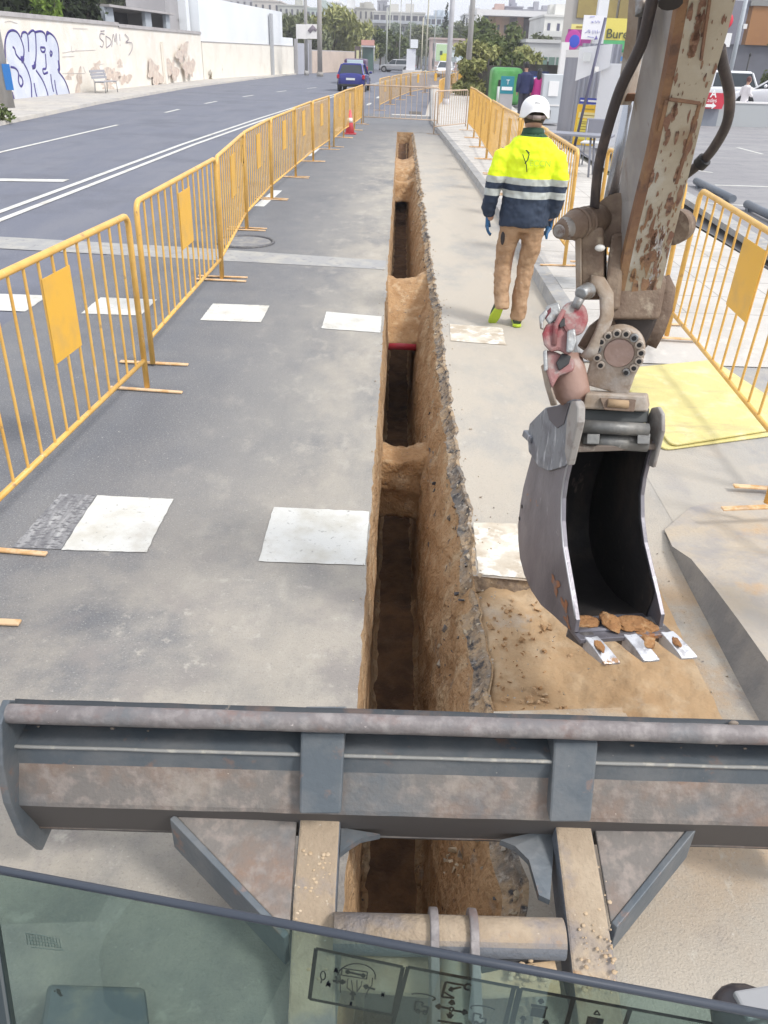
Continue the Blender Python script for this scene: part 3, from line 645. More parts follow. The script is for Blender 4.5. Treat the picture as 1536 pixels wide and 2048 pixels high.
# --- lift arms coming back towards the cab
def arm_box(cs, w_px, name):
    """cs: (px_left, px_right, py, z) stations along the top face; depth .11 m down"""
    m = MB(); rows = []
    for (xa, xb, py, z) in cs:
        a = G(xa, py, z); b = G(xb, py, z); dn = Vector((0, .02, -.12)); rows.append([a, b, b + dn, a + dn])
    m.add([v for r_ in rows for v in r_], [(i * 4 + k, (i + 1) * 4 + k, (i + 1) * 4 + (k + 1) % 4, i * 4 + (k + 1) % 4) for i in range(len(rows) - 1) for k in range(4)] + [(0, 1, 2, 3), tuple(len(rows) * 4 - 4 + k for k in (3, 2, 1, 0))])
    return m.build(name, ARMM, EXC, bevel=.007)
ARMM = mat('dusty lift arm', (.34, .265, .19), .92, layers=[((.45, .365, .27), 4, .44, .62, (1, 1, 1), 4), ((.25, .225, .22), 4, .50, .62, (1, 1, 1), 1, 9), ((.34, .20, .10), 7, .64, .72, (1, 1, 1), 8), ((.22, .19, .19), 34, .66, .74), ((.64, .56, .45), 60, .66, .76, (1, 1, 1), 2)], bump=[(14, .010), (50, .005), (140, .002)])
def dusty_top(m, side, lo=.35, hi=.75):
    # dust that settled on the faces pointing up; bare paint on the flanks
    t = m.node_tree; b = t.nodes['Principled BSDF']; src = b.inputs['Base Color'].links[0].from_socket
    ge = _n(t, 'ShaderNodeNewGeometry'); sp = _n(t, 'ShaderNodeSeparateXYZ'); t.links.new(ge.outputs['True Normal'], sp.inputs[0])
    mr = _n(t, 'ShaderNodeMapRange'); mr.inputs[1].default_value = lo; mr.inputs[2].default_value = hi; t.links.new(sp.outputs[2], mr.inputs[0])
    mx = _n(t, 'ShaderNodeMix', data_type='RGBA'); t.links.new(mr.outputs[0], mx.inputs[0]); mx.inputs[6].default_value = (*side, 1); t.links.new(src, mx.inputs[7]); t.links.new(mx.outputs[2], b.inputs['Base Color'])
CRK = 0
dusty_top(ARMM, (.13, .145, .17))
zb0 = Yp(640, 1632, 1.39).z
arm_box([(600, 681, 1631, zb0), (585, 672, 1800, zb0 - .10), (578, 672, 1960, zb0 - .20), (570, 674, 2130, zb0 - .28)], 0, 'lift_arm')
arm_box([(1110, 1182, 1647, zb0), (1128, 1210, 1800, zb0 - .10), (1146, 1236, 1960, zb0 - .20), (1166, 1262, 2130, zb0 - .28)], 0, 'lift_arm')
# darker inner flanks
def flank(pts, thick, m, name='gusset', par=None, bevel=.004):
    a = [Vector(p) for p in pts]; return MB().prism(a, thick).build(name, m, par or EXC, bevel=bevel)
# gussets (flat triangular plates with a thick flange on the outer edge)
def gusset(tri, zz, flangepx, par=EXC):
    a = [G(px, py, z) for (px, py), z in zip(tri, zz)]
    g = MB().prism(a, (0, 0, -.012)).build('gusset', RUSTP, EXC, bevel=.003)
    p0, p1 = a[flangepx[0]], a[flangepx[1]]
    d = (p1 - p0).normalized(); n = Vector((0, 0, 1)).cross(d).normalized()
    if (n.dot((a[0] + a[1] + a[2]) / 3 - p0)) > 0: n = -n
    MB().hexa([p0 + Vector((0, 0, -.11)), p1 + Vector((0, 0, -.11)), p1 + n * .018 + Vector((0, 0, -.11)), p0 + n * .018 + Vector((0, 0, -.11)), p0 + Vector((0, 0, .004)), p1 + Vector((0, 0, .004)), p1 + n * .018 + Vector((0, 0, .004)), p0 + n * .018 + Vector((0, 0, .004))]).build('flange', GREYP, g, bevel=.003)
gusset([(350, 1630), (596, 1606), (578, 1868)], [zb0 - .005, zb0, zb0 - .13], (0, 2))
gusset([(1380, 1652), (1184, 1622), (1222, 1846)], [zb0 - .005, zb0, zb0 - .13], (0, 2))
# inner fillets under the beam
fi = [G(682, 1655, zb0 - .06), G(760, 1668, zb0 - .06), G(722, 1676, zb0 - .06), G(700, 1690, zb0 - .065), G(680, 1706, zb0 - .07)]
MB().prism(fi, (0, 0, -.02)).build('fillet', GREYP, EXC)
fi = [G(1110, 1655, zb0 - .06), G(1000, 1680, zb0 - .06), G(1030, 1692, zb0 - .06), G(1058, 1720, zb0 - .07), G(1078, 1790, zb0 - .09), G(1100, 1800, zb0 - .1)]
MB().prism(fi, (0, 0, -.02)).build('fillet', GREYP, EXC)
# cross tube with cylinder lugs
zc_ = zb0 - .135
ta = G(668, 1866, zc_); tb = G(1126, 1878, zc_)
TUBE = MB().tube([ta, ta.lerp(tb, .5), tb], .047, 24).build('cross_tube', ARMM, EXC)
for px, w_ in ((866, .015), (944, .015)):
    s = (px - 668) / (1126 - 668); c = ta.lerp(tb, s); ax = (tb - ta).normalized()
    m = MB(); m.tube([c - ax * w_ * .7, c + ax * w_ * .7], .064, 24)
    m.hexa([c + ax * w_ * k + Vector((0, dy, dz)) for (k, dy, dz) in ((-.7, 0, -.06), (.7, 0, -.06), (.7, -.40, -.20), (-.7, -.40, -.20), (-.7, 0, .06), (.7, 0, .06), (.7, -.40, -.06), (-.7, -.40, -.06))])
    m.build('cylinder_lug', LIPP, TUBE, bevel=.003)
c = ta.lerp(tb, (905 - 668) / 458.); MB().tube([c + Vector((0, -.03, -.03)), c + Vector((0, -.25, -.08)), c + Vector((0, -.6, -.14))], [.04, .045, .05], 18).build('blade_cylinder', mat('cylinder paint', (.42, .40, .34), .5, layers=[((.5, .38, .24), 9, .48, .6)]), TUBE)
c = ta.lerp(tb, .5)
m = MB(); m.tube([ta + Vector((.02, -.06, -.05)), c + Vector((0, -.07, -.06)), tb + Vector((-.02, -.06, -.05))], [(.02, .05)] * 3, 12, ref=(0, 0, 1)); m.build('dirt_ledge', DIRT, TUBE)
rnd = random.Random(3); m = MB()
for i in range(26):
    s = rnd.gauss(.83, .04); q = ta.lerp(tb, s) + Vector((0, -.075 + rnd.gauss(0, .012), -.02)); r_ = rnd.uniform(.004, .011); m.ball(q, (r_, r_ * .8, r_ * .7), 7, 5)
m.build('soil_crumbs', DIRT, TUBE)
# cables/struts seen below on the right of the lugs
m = MB(); m.tube([G(960, 1935, .12), G(1040, 1915, .13), G(1120, 1905, .14)], .016, 8); m.build('hydraulic_line', BLACK, TUBE)
# undercarriage deck seen through the glass at lower left
UC = mat('undercarriage paint', (.14, .155, .17), .5, .2, layers=[((.3, .27, .22), 7, .5, .65)])
MB().hexa([G(60, 2100, .05), G(300, 2110, .05), G(292, 1990, .05), G(100, 1985, .05), G(75, 2105, .30), G(306, 2110, .30), G(290, 1975, .30), G(95, 1968, .30)]).build('track_guard', UC, EXC, bevel=.01)
MB().box(-.85, -.45, -1.9, -.1, 0, .26).build('track', mat('rubber track', (.03, .03, .03), .8), EXC, bevel=.05)
MB().box(.55, .95, -1.9, -.1, 0, .26).build('track', C.get('trk') or bpy.data.materials['rubber track'], EXC, bevel=.05)

# --- front glass: lower pane with its rubber edge; the cab is swung slightly right of the blade
gl = P(0, 1740, .7996); gr = P(1536, 2030, .70)
gu = (gr - gl).normalized(); gup = Vector((0, 0, 1)); gup = (gup - Vector((gu.y, -gu.x, 0)) * .06).normalized()
gn = gu.cross(gup).normalized()
def GP(px, py, off=.0):
    q = onpl(px, py, gl, gn); return q + (O0 - q).normalized() * off
GLM = bpy.data.materials.new('tinted glass'); GLM.use_nodes = True; t = GLM.node_tree; t.nodes.clear()
o_ = _n(t, 'ShaderNodeOutputMaterial'); tr = _n(t, 'ShaderNodeBsdfTransparent'); tr.inputs[0].default_value = (.63, .73, .715, 1)
gs = _n(t, 'ShaderNodeBsdfGlossy'); gs.inputs['Roughness'].default_value = .02; gs.inputs[0].default_value = (.8, 1, .95, 1)
df = _n(t, 'ShaderNodeBsdfDiffuse'); df.inputs[0].default_value = (.30, .35, .34, 1)
frn = _n(t, 'ShaderNodeFresnel'); frn.inputs[0].default_value = 1.5
m1 = _n(t, 'ShaderNodeMixShader'); m2 = _n(t, 'ShaderNodeMixShader')
tc = _n(t, 'ShaderNodeTexCoord'); no = _n(t, 'ShaderNodeTexNoise'); no.inputs['Scale'].default_value = 5; mr = _n(t, 'ShaderNodeMapRange'); mr.inputs[1].default_value = .35; mr.inputs[2].default_value = .7; mr.inputs[3].default_value = .02; mr.inputs[4].default_value = .09
t.links.new(tc.outputs['Object'], no.inputs[0]); t.links.new(no.outputs[0], mr.inputs[0]); t.links.new(mr.outputs[0], m1.inputs[0])
t.links.new(tr.outputs[0], m1.inputs[1]); t.links.new(df.outputs[0], m1.inputs[2]); gb = _n(t, 'ShaderNodeNewGeometry'); ib = _n(t, 'ShaderNodeMath', operation='SUBTRACT'); ib.inputs[0].default_value = 1; t.links.new(gb.outputs['Backfacing'], ib.inputs[1]); fm = _n(t, 'ShaderNodeMath', operation='MULTIPLY'); t.links.new(frn.outputs[0], fm.inputs[0]); t.links.new(ib.outputs[0], fm.inputs[1]); t.links.new(fm.outputs[0], m2.inputs[0]); t.links.new(m1.outputs[0], m2.inputs[1]); t.links.new(gs.outputs[0], m2.inputs[2]); t.links.new(m2.outputs[0], o_.inputs[0])
e0 = gl - gu * .25; e1 = gr + gu * .15; dn = -gup * .55
PANE = MB().hexa([e0 + dn - gn * .0025, e1 + dn - gn * .0025, e1 + dn + gn * .0025, e0 + dn + gn * .0025, e0 - gn * .0025, e1 - gn * .0025, e1 + gn * .0025, e0 + gn * .0025]).build('front_glass', GLM, EXC)
EDGE = mat('glass edge rubber', (.045, .055, .075), .45)
MB().tube([e0, e0.lerp(e1, .5), e1], .0042, 10).build('edge_strip', EDGE, PANE)
INK = mat('decal ink', (.004, .004, .008), .8, spec=.1); DEC = bpy.data.materials.new('decal film'); DEC.use_nodes = True; t = DEC.node_tree; t.nodes.clear()
o_ = _n(t, 'ShaderNodeOutputMaterial'); tr = _n(t, 'ShaderNodeBsdfTransparent'); tr.inputs[0].default_value = (.84, .85, .84, 1); df = _n(t, 'ShaderNodeBsdfDiffuse'); df.inputs[0].default_value = (.34, .36, .35, 1); m1 = _n(t, 'ShaderNodeMixShader'); m1.inputs[0].default_value = .14
t.links.new(tr.outputs[0], m1.inputs[1]); t.links.new(df.outputs[0], m1.inputs[2]); t.links.new(m1.outputs[0], o_.inputs[0])
def ink(m, pts, wpx=3.):
    q = [GP(*p, .0036) for p in pts]
    for a, b in zip(q, q[1:]):
        if (b - a).length > 1e-5: m.bar(a, b, wpx * 1.5 / F, .0004, up=gn)
def arrow(m, a, b, hd=8, w_=3.):
    a = Vector(a); b = Vector(b); d = (b - a).normalized(); n = Vector((-d.y, d.x)); ink(m, [a, b], w_)
    ink(m, [b - d * hd + n * hd * .6, b, b - d * hd - n * hd * .6], w_)
def arc(cx, cy, rx, ry, a0, a1, n=10, rot=0): 
    return [(cx + rx * math.cos(R(a0 + (a1 - a0) * k / n)) * math.cos(rot) - ry * math.sin(R(a0 + (a1 - a0) * k / n)) * math.sin(rot), cy + rx * math.cos(R(a0 + (a1 - a0) * k / n)) * math.sin(rot) + ry * math.sin(R(a0 + (a1 - a0) * k / n)) * math.cos(rot)) for k in range(n + 1)]
# decal one: seat belt / lever diagram
def decal(quad, border, draw):
    f = MB(); f.hexa([GP(*p, .0026) for p in quad] + [GP(*p, .0030) for p in quad]); fo = f.build('decal', DEC, PANE)
    m = MB(); ink(m, quad + [quad[0]], border); draw(m); m.build('pictogram', INK, fo, recalc=False)
def d1(m):
    ink(m, arc(713, 1953, 38, 26, 185, 372), 1.2)
    ink(m, [(684, 1936), (735, 1944), (733, 1958), (683, 1950), (684, 1936)], 1.2)
    arrow(m, (710, 1947), (692, 1943), 6, 3); arrow(m, (710, 1947), (730, 1952), 6, 3)
    ink(m, [(672, 1952), (674, 1967)], 2); ink(m, [(680, 1948), (681, 1985)], 1); ink(m, [(745, 1955), (744, 1970), (735, 1982), (730, 1995)], 1)
    ink(m, [(696, 1957), (694, 1975), (706, 1985), (703, 1960)], 1); ink(m, [(714, 1960), (714, 1983), (722, 1972), (724, 1962)], 1)
    arrow(m, (666, 1962), (690, 1964), 7, 3); arrow(m, (750, 1979), (728, 1972), 7, 3); arrow(m, (705, 2000), (706, 1983), 7, 3)
    ink(m, arc(646, 1951, 5, 9, 0, 360), 1.3); ink(m, [(643, 1960), (642, 1966)], 1.3)
decal([(632, 1897), (806, 1934), (786, 2030), (619, 1998)], 4.2, d1)
def d2(m):
    ink(m, [(1028, 1974), (1000, 2090)], 4.5)
    ink(m, [(892, 1964), (886, 1983), (884, 1994), (908, 1996), (888, 1984)], 2.6); ink(m, [(892, 1964), (930, 1971)], 2.8); ink(m, arc(936, 1974, 7, 6, 60, 330), 2.4); arrow(m, (922, 1974), (898, 1980), 7, 2.4)
    arrow(m, (903, 2010), (905, 2000), 8, 3); arrow(m, (898, 2017), (872, 2012), 8, 3); arrow(m, (908, 2021), (934, 2025), 8, 3); arrow(m, (901, 2024), (899, 2036), 8, 3); ink(m, arc(903, 2018, 4, 4, 0, 360), 2)
    ink(m, arc(846, 1994, 25, 6, 200, 400, rot=.15), 1.6); ink(m, arc(966, 2018, 25, 6, 150, 340, rot=.15), 1.6)
    for ox, oy in ((0, 0), (116, 24)):
        ink(m, [(832 + ox, 2002 + oy), (846 + ox, 2005 + oy), (844 + ox, 2012 + oy), (856 + ox, 2014 + oy), (854 + ox, 2025 + oy), (829 + ox, 2020 + oy), (832 + ox, 2002 + oy)], 2)
        ink(m, arc(836 + ox, 2022 + oy, 4, 4, 0, 360, 6), 1.6); ink(m, arc(850 + ox, 2025 + oy, 4, 4, 0, 360, 6), 1.6)
    ink(m, [(875, 2041), (905, 2046), (925, 2048)], 3)
decal([(816, 1934), (1038, 1976), (1010, 2110), (780, 2070)], 4.2, d2)
def d3(m):
    ink(m, [(1062, 2010), (1095, 2016)], 4); m.add([GP(*p, .0036) for p in [(1064, 2014), (1093, 2019), (1090, 2037), (1060, 2032)]], [(0, 1, 2, 3)])
    arrow(m, (1081, 2008), (1083, 1998), 7, 3); arrow(m, (1045, 2048), (1047, 2032), 7, 3); arrow(m, (1090, 2052), (1092, 2040), 7, 3)
    ink(m, [(1147, 1996), (1120, 2100)], 4.5)
    m.add([GP(*p, .0036) for p in [(1175, 2032), (1208, 2038), (1204, 2056), (1171, 2050)]], [(0, 1, 2, 3)]); ink(m, [(1188, 2028), (1194, 2021), (1200, 2030), (1188, 2028)], 1.4)
    ink(m, [(1260, 2019), (1230, 2110)], 4.5)
decal([(1042, 1977), (1424, 2047), (1400, 2140), (1012, 2100)], 4.2, d3)
# small stamp and scratches on the pane
m = MB()
for i in range(5): ink(m, [(50 + 3 * i, 1866 + 7 * i), (90 + 6 * i, 1872 + 7 * i), (108 + 5 * i, 1880 + 5 * i)], .9)
for i in range(12): x = 52 + 6 * i; ink(m, [(x, 1866 + i), (x + 4, 1890 + i * .6)], .8)
m.build('glass_stamp', mat('stamp', (.16, .2, .2), .6), PANE, recalc=False)
m = MB(); ink(m, [(116, 1978), (119, 1988), (124, 1992)], 5); ink(m, [(108, 1981), (111, 1983)], 3); m.build('dirt_speck', BLACK, PANE, recalc=False)
lettering('A', GP(652, 1969, .0036), GP(700, 1979, .0036) - GP(652, 1969, .0036), gup, .0072, INK, PANE)
lettering('A', GP(668, 1941, .0036), GP(700, 1948, .0036) - GP(668, 1941, .0036), gup, .0060, INK, PANE)
lettering('F', GP(699, 2009, .0036), GP(730, 2015, .0036) - GP(699, 2009, .0036), gup, .0060, INK, PANE)
lettering('H', GP(762, 1990, .0036), GP(790, 1996, .0036) - GP(762, 1990, .0036), gup, .0050, INK, PANE)
# cab frame at the lower left, lamp at the lower right
MB().hexa([P(-60, 2120, .72), P(34, 2120, .72), P(-8, 1840, .76), P(-70, 1840, .76), P(-60, 2120, .80), P(44, 2120, .80), P(0, 1840, .84), P(-70, 1840, .84)]).build('cab_frame', mat('cab frame', (.02, .03, .035), .5), EXC, bevel=.004)
m = MB(); cc = P(1495, 2040, 1.15); m.ball(cc, (.052, .05, .036), 18, 12); MP = m.build('work_lamp', mat('lamp housing', (.035, .03, .035), .3), EXC)
m = MB(); m.bar(cc + Vector((-.02, 0, .03)), cc + Vector((.10, .02, .035)), .04, .02); m.build('bracket', mat('lamp bracket', (.30, .30, .31), .5), MP, bevel=.004)
# cab floor and walls behind the glass so the pane has something dark to reflect
CAB = mat('cab lining', (.05, .055, .055), .8)

rnd = random.Random(21); m = MB()
for i in range(60):
    px = rnd.uniform(40, 1500); py = rnd.choice([1492, 1600, 1452]) + rnd.gauss(0, 5); Yq = 1.462 if py < 1530 else 1.405; q = Yp(px, py, Yq + bxd.y * (px - 768) / 1580. * 1.9); r_ = rnd.uniform(.0015, .005) * (1 + 1.5 * (rnd.random() < .1)); m.ball(q, (r_ * 1.5, r_ * .8, r_ * .8), 6, 4)
m.build('dried_mud', mat('old mud', (.24, .20, .165), .95), BLADE)
for (xa, xb, y0_, y1_) in ((586, 672, 1700, 1960), (1128, 1220, 1680, 1990)):
    m = MB()
    for i in range(70):
        s = rnd.random(); py = y0_ + (y1_ - y0_) * s; px = xa + 10 + (xb - xa - 20) * rnd.random() + (30 * s if xa > 1000 else -8 * s); z = zb0 - .04 - .16 * s; q = G(px, py, z - .002); r_ = rnd.uniform(.0015, .006); m.ball(q, (r_ * 1.3, r_ * 1.3, r_ * .6), 7, 4)
    m.build('dried_mud', DIRT, EXC)
# ================================================================ DIPPER ARM, LINKAGE, BUCKET (parts of the excavator)
CREAM = mat('worn cream paint', (.47, .42, .33), .5, .0, layers=[((.38, .32, .23), 3.5, .44, .64), ((.33, .24, .16), 9, .56, .72, (1, 1, .25), 11, 8), ((.52, .50, .44), 4.5, .5, .62, (1, 1, 1), 7), ((.24, .13, .08), 6, .66, .69, (1, 1, .45), 2, 8), ((.26, .15, .11), 14, .68, .71, (1, 1, .35), 5, 8), ((.15, .08, .06), 42, .68, .72, (1, 1, 1), 9)], bump=[(30, .002)])
SIDEP = mat('dusty grey paint', (.36, .34, .32), .65, 0, layers=[((.28, .25, .23), 3, .42, .62), ((.42, .38, .33), 7, .5, .65, (1, 1, .4), 2), ((.24, .16, .11), 9, .62, .70, (1, 1, .35), 4, 8), ((.16, .12, .10), 30, .66, .74, (1, 1, .5), 6)], bump=[(60, .001)])
BROWN = mat('greasy soiled steel', (.155, .105, .075), .7, .1, layers=[((.24, .18, .13), 6, .45, .62), ((.09, .06, .045), 4, .52, .66, (1, 1, 1), 3), ((.34, .28, .21), 14, .58, .7, (1, 1, 1), 6), ((.5, .46, .42), 30, .72, .78, (1, 1, 1), 8)], bump=[(18, .006), (70, .003)])
TANS = mat('dusty steel', (.36, .30, .245), .8, 0, layers=[((.28, .21, .15), 6, .46, .62), ((.45, .41, .37), 12, .5, .66, (1, 1, 1), 2)], bump=[(30, .003), (90, .002)])
BRN2 = mat('rust band', (.22, .12, .075), .8, 0, layers=[((.32, .19, .10), 9, .46, .62, (1, 1, .4)), ((.13, .08, .06), 16, .56, .68)], bump=[(40, .003)])
CHROME = mat('cylinder rod', (.42, .44, .48), .25, .8)
HOSE = mat('rubber hose', (.055, .045, .045), .5, layers=[((.12, .09, .075), 14, .5, .68, (1, 1, .3))], bump=[(120, .001)])
REDP = mat('faded red paint', (.30, .14, .135), .65, 0, layers=[((.34, .24, .225), 7, .45, .62), ((.28, .05, .06), 9, .56, .66, (1, 1, 1), 4), ((.36, .33, .31), 14, .54, .66, (1, 1, 1), 7), ((.10, .08, .07), 22, .64, .72, (1, 1, 1), 12)], bump=[(30, .004)])
SILV = mat('bare fitting', (.32, .33, .335), .45, .5, layers=[((.20, .17, .15), 18, .48, .62)], bump=[(60, .003)])
STEEL = mat('scoured bucket steel', (.215, .205, .23), .42, .45, layers=[((.30, .29, .315), 4, .42, .62, (1, 1, .5)), ((.15, .145, .165), 5, .50, .7, (1, 1, .6), 3), ((.44, .44, .47), 9, .64, .70, (.4, .4, 3), 13, 9), ((.42, .20, .09), 5.0, .67, .70, (1, 1, 1), 21), ((.42, .43, .46), 34, .66, .72, (1, 1, .2), 8)], bump=[(90, .0008)])
STEELW = mat('scratched grey steel', (.25, .265, .29), .5, .4, layers=[((.17, .175, .20), 9, .48, .6), ((.48, .50, .54), 13, .58, .66, (1, 3, .6), 3)], bump=[(50, .002)])
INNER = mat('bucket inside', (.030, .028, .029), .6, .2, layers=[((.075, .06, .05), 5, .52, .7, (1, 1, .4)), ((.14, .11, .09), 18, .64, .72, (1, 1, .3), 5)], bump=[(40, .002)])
OCHRE = mat('stuck soil', (.33, .17, .07), .95, layers=[((.25, .12, .05), 9, .45, .62), ((.42, .27, .14), 30, .56, .68)], bump=[(30, .012), (110, .004)])
# dipper arm: stations (left outline back edge, left-front corner, right edge; y; depth)
def zc_at(y): return 2.52 + (1.72 - 2.52) * max(0, (600 - y)) / 600.
ST = [(-80, 1328, 1372, 1490), (0, 1310, 1357, 1469), (60, 1298, 1347, 1454), (130, 1281, 1335, 1434), (200, 1267, 1321, 1412), (300, 1248, 1300, 1388), (400, 1236, 1274, 1364), (440, 1228, 1264, 1354), (500, 1218, 1250, 1338), (560, 1208, 1238, 1324), (610, 1200, 1228, 1312)]
rows = []
for y, xb, xc, xr_ in ST:
    z = zc_at(y); th = .20
    a = P(xc, y, z); b = P(xr_, y, z)
    # back corners: shift straight back along the arm normal until they meet the photographed outline
    u = (b - a).normalized(); bk = Vector((0, 1, .35)).normalized()
    c = P(xb, y + 6, z + .16); e = c + (b - a) * 1.0
    rows.append([a, b, e, c])
def loft4(rows, ks, nm, m, par=EXC, bevel=0, smooth=False):
    mb = MB(); n = len(ks)
    mb.add([r_[k] for r_ in rows for k in ks], [(i * n + j, (i + 1) * n + j, (i + 1) * n + j + 1, i * n + j + 1) for i in range(len(rows) - 1) for j in range(n - 1)], smooth); return mb.build(nm, m, par, bevel=bevel)
ARMROWS = [list(r_) for r_ in rows]
ARM = loft4(rows, [0, 1, 2, 3, 0], 'dipper_arm', SIDEP, bevel=0)
# cream front plate and rusty corner band, 3 mm proud
fr_, bd, rt = [], [], []
for r_ in rows:
    a, b, e, c = r_; n = (b - a).cross(Vector((0, 0, 1))).normalized()
    if n.y > 0: n = -n
    n = (n + Vector((0, 0, .0))) * .006
    fr_.append([a.lerp(b, .16) + n, a.lerp(b, .80) + n * 1.3, b + n]); bd.append([a.lerp(c, .10) + n * .3 + (a - b).normalized() * .004, a.lerp(b, -.01) + n * .8, a.lerp(b, .17) + n * 1.02])
loft4(fr_, [0, 1, 2], 'face_plate', CREAM, ARM); loft4(bd, [0, 1, 2], 'corner_band', BRN2, ARM)
# raised seam and welded rectangle on the face
m = MB()
for (xa, ya, xb2, yb2) in [(1338, 198, 1400, 206), (1400, 206, 1392, 232), (1392, 232, 1372, 300), (1372, 300, 1352, 368), (1334, 200, 1318, 262)]:
    a = P(xa, ya, zc_at(ya) - .008); b = P(xb2, yb2, zc_at(yb2) - .008); m.bar(a, b, .010, .006, up=(0, -1, .4))
m.build('weld_seam', BRN2, ARM, bevel=.002)
a = P(1425, -40, zc_at(-40) - .012); b = P(1402, 120, zc_at(120) - .010); MB().bar(a, b, .006, .005, up=(0, -1, 0)).build('weld_line', BRN2, ARM)
# chipped rusty patches: separate worn areas of bare steel modelled as thin skins on the face
def chips(seed, n, rng, m, SZ=1.):
    rnd = random.Random(seed); mb = MB()
    for i in range(n):
        y = rng[0] + (rng[1] - rng[0]) * rnd.random(); k = [j for j in range(len(ST) - 1) if ST[j][0] <= y <= ST[j + 1][0]][0]; f = (y - ST[k][0]) / (ST[k + 1][0] - ST[k][0])
        s = rng[2](rnd, y); 
        q = [fr_[k][0].lerp(fr_[k][2], s), fr_[k + 1][0].lerp(fr_[k + 1][2], s)]; c = q[0].lerp(q[1], f); dl = (q[1] - q[0]).normalized(); dx = (fr_[k][2] - fr_[k][0]).normalized(); nn = dl.cross(dx).normalized(); nn = nn if nn.y < 0 else -nn
        L = (rnd.uniform(.004, .014) * (1 + 2.2 * (rnd.random() < .22))) * SZ; L *= .50; W = L * rnd.uniform(.14, .36); pts = []
        for j in range(14):
            t_ = 2 * math.pi * j / 14; rr = 1 + .38 * math.sin(3 * t_ + i) * rnd.random() + .25 * rnd.random(); pts.append(c + dl * L * rr * math.cos(t_) + dx * W * rr * math.sin(t_) + nn * .0022 if W < .02 else c)
        mb.add(pts, [tuple(range(14))])
    return mb.build('bare_patch', m, ARM, recalc=False)
RUSTC = mat('bare rusty metal', (.24, .13, .09), .75, .05, layers=[((.32, .20, .13), 30, .45, .6), ((.10, .06, .05), 22, .54, .66, (1, 1, 1), 4)], bump=[(60, .002)])
def sd(r_, y): return min(.97, max(.03, r_.gauss(.10, .09))) if r_.random() < .45 else min(.95, r_.gauss(.86 if y > 200 else .9, .07))
chips(11, 60, (0, 600, sd), RUSTC, 1.3)
def sd2(r_, y): return r_.uniform(.08, .9)
chips(12, 50, (40, 440, sd2), RUSTC); chips(13, 110, (400, 610, sd2), BRN2, 1.5)
def sd3(r_, y): return min(.95, r_.gauss(.72, .10))
WCH = mat('bare bright patch', (.52, .50, .48), .5, .1, layers=[((.35, .30, .26), 30, .5, .62)]); chips(14, 40, (450, 590, sd3), WCH, 1.3)
def sd4(r_, y): return r_.uniform(.05, .95)
chips(16, 40, (-10, 110, lambda r_, y: r_.gauss(.30, .06)), RUSTC, 1.5); chips(17, 45, (230, 600, lambda r_, y: r_.gauss(.80 - .0002 * y, .03)), RUSTC, 1.7)
# left bracket plate, hoses, cylinder rod
loft4([[P(1262, -60, 1.9), P(1290, -60, 1.86), P(1300, -60, 2.0)], [P(1253, 60, 2.0), P(1280, 60, 1.97), P(1292, 60, 2.1)], [P(1238, 165, 2.12), P(1256, 170, 2.1), P(1275, 170, 2.2)], [P(1230, 205, 2.16), P(1240, 210, 2.14), P(1262, 210, 2.24)]], [0, 1, 2], 'guard_plate', TANS, ARM)
MB().hexa([P(1246, 203, 2.16), P(1280, 203, 2.14), P(1284, 200, 2.28), P(1250, 200, 2.3), P(1250, 186, 2.14), P(1283, 188, 2.12), P(1287, 186, 2.26), P(1254, 184, 2.28)]).build('clamp', BRN2, ARM, bevel=.006)
CYL = MB().tube([P(1262, 204, 2.32), P(1217, 415, 2.55)], .021, 20).build('bucket_cylinder', CHROME, EXC)
MB().tube([P(1277, 204, 2.34), P(1236, 415, 2.57)], .008, 10).build('steel_pipe', BLACK, CYL)
MB().tube([P(1290, 190, 2.36), P(1250, 400, 2.58)], .012, 10).build('steel_pipe', STEELG, CYL)
def hose(pts, r, nm='hydraulic_hose', m=HOSE):
    q = [P(*p) for p in pts]; out = []
    for i in range(len(q) - 1):
        p0 = q[max(0, i - 1)]; p1 = q[i]; p2 = q[i + 1]; p3 = q[min(len(q) - 1, i + 2)]
        for k in range(6):
            s = k / 6; out.append(.5 * ((2 * p1) + (p2 - p0) * s + (2 * p0 - 5 * p1 + 4 * p2 - p3) * s * s + (3 * p1 - p0 - 3 * p2 + p3) * s ** 3))
    out.append(q[-1]); return MB().tube(out, r, 12).build(nm, m, EXC)
hose([(1318, -60, 1.78), (1300, 20, 1.84), (1282, 90, 1.92), (1240, 180, 2.06), (1212, 270, 2.18), (1196, 340, 2.28), (1189, 415, 2.38)], .0145)
hose([(1292, -20, 1.88), (1286, 25, 1.90), (1279, 90, 1.97)], .010)
hose([(1284, -60, 1.86), (1282, 30, 1.88)], .014, 'hose_fitting', SILV)
hose([(1344, -30, 1.70), (1341, 6, 1.70)], .026, 'hose_end', BLACK)
hose([(1440, 95, 1.86), (1446, 130, 1.90), (1459, 190, 1.98), (1454, 245, 2.06), (1428, 295, 2.16), (1402, 325, 2.22), (1368, 352, 2.28)], .0135)
hose([(1410, 318, 2.20), (1398, 330, 2.22)], .020, 'hose_clamp', BLACK)
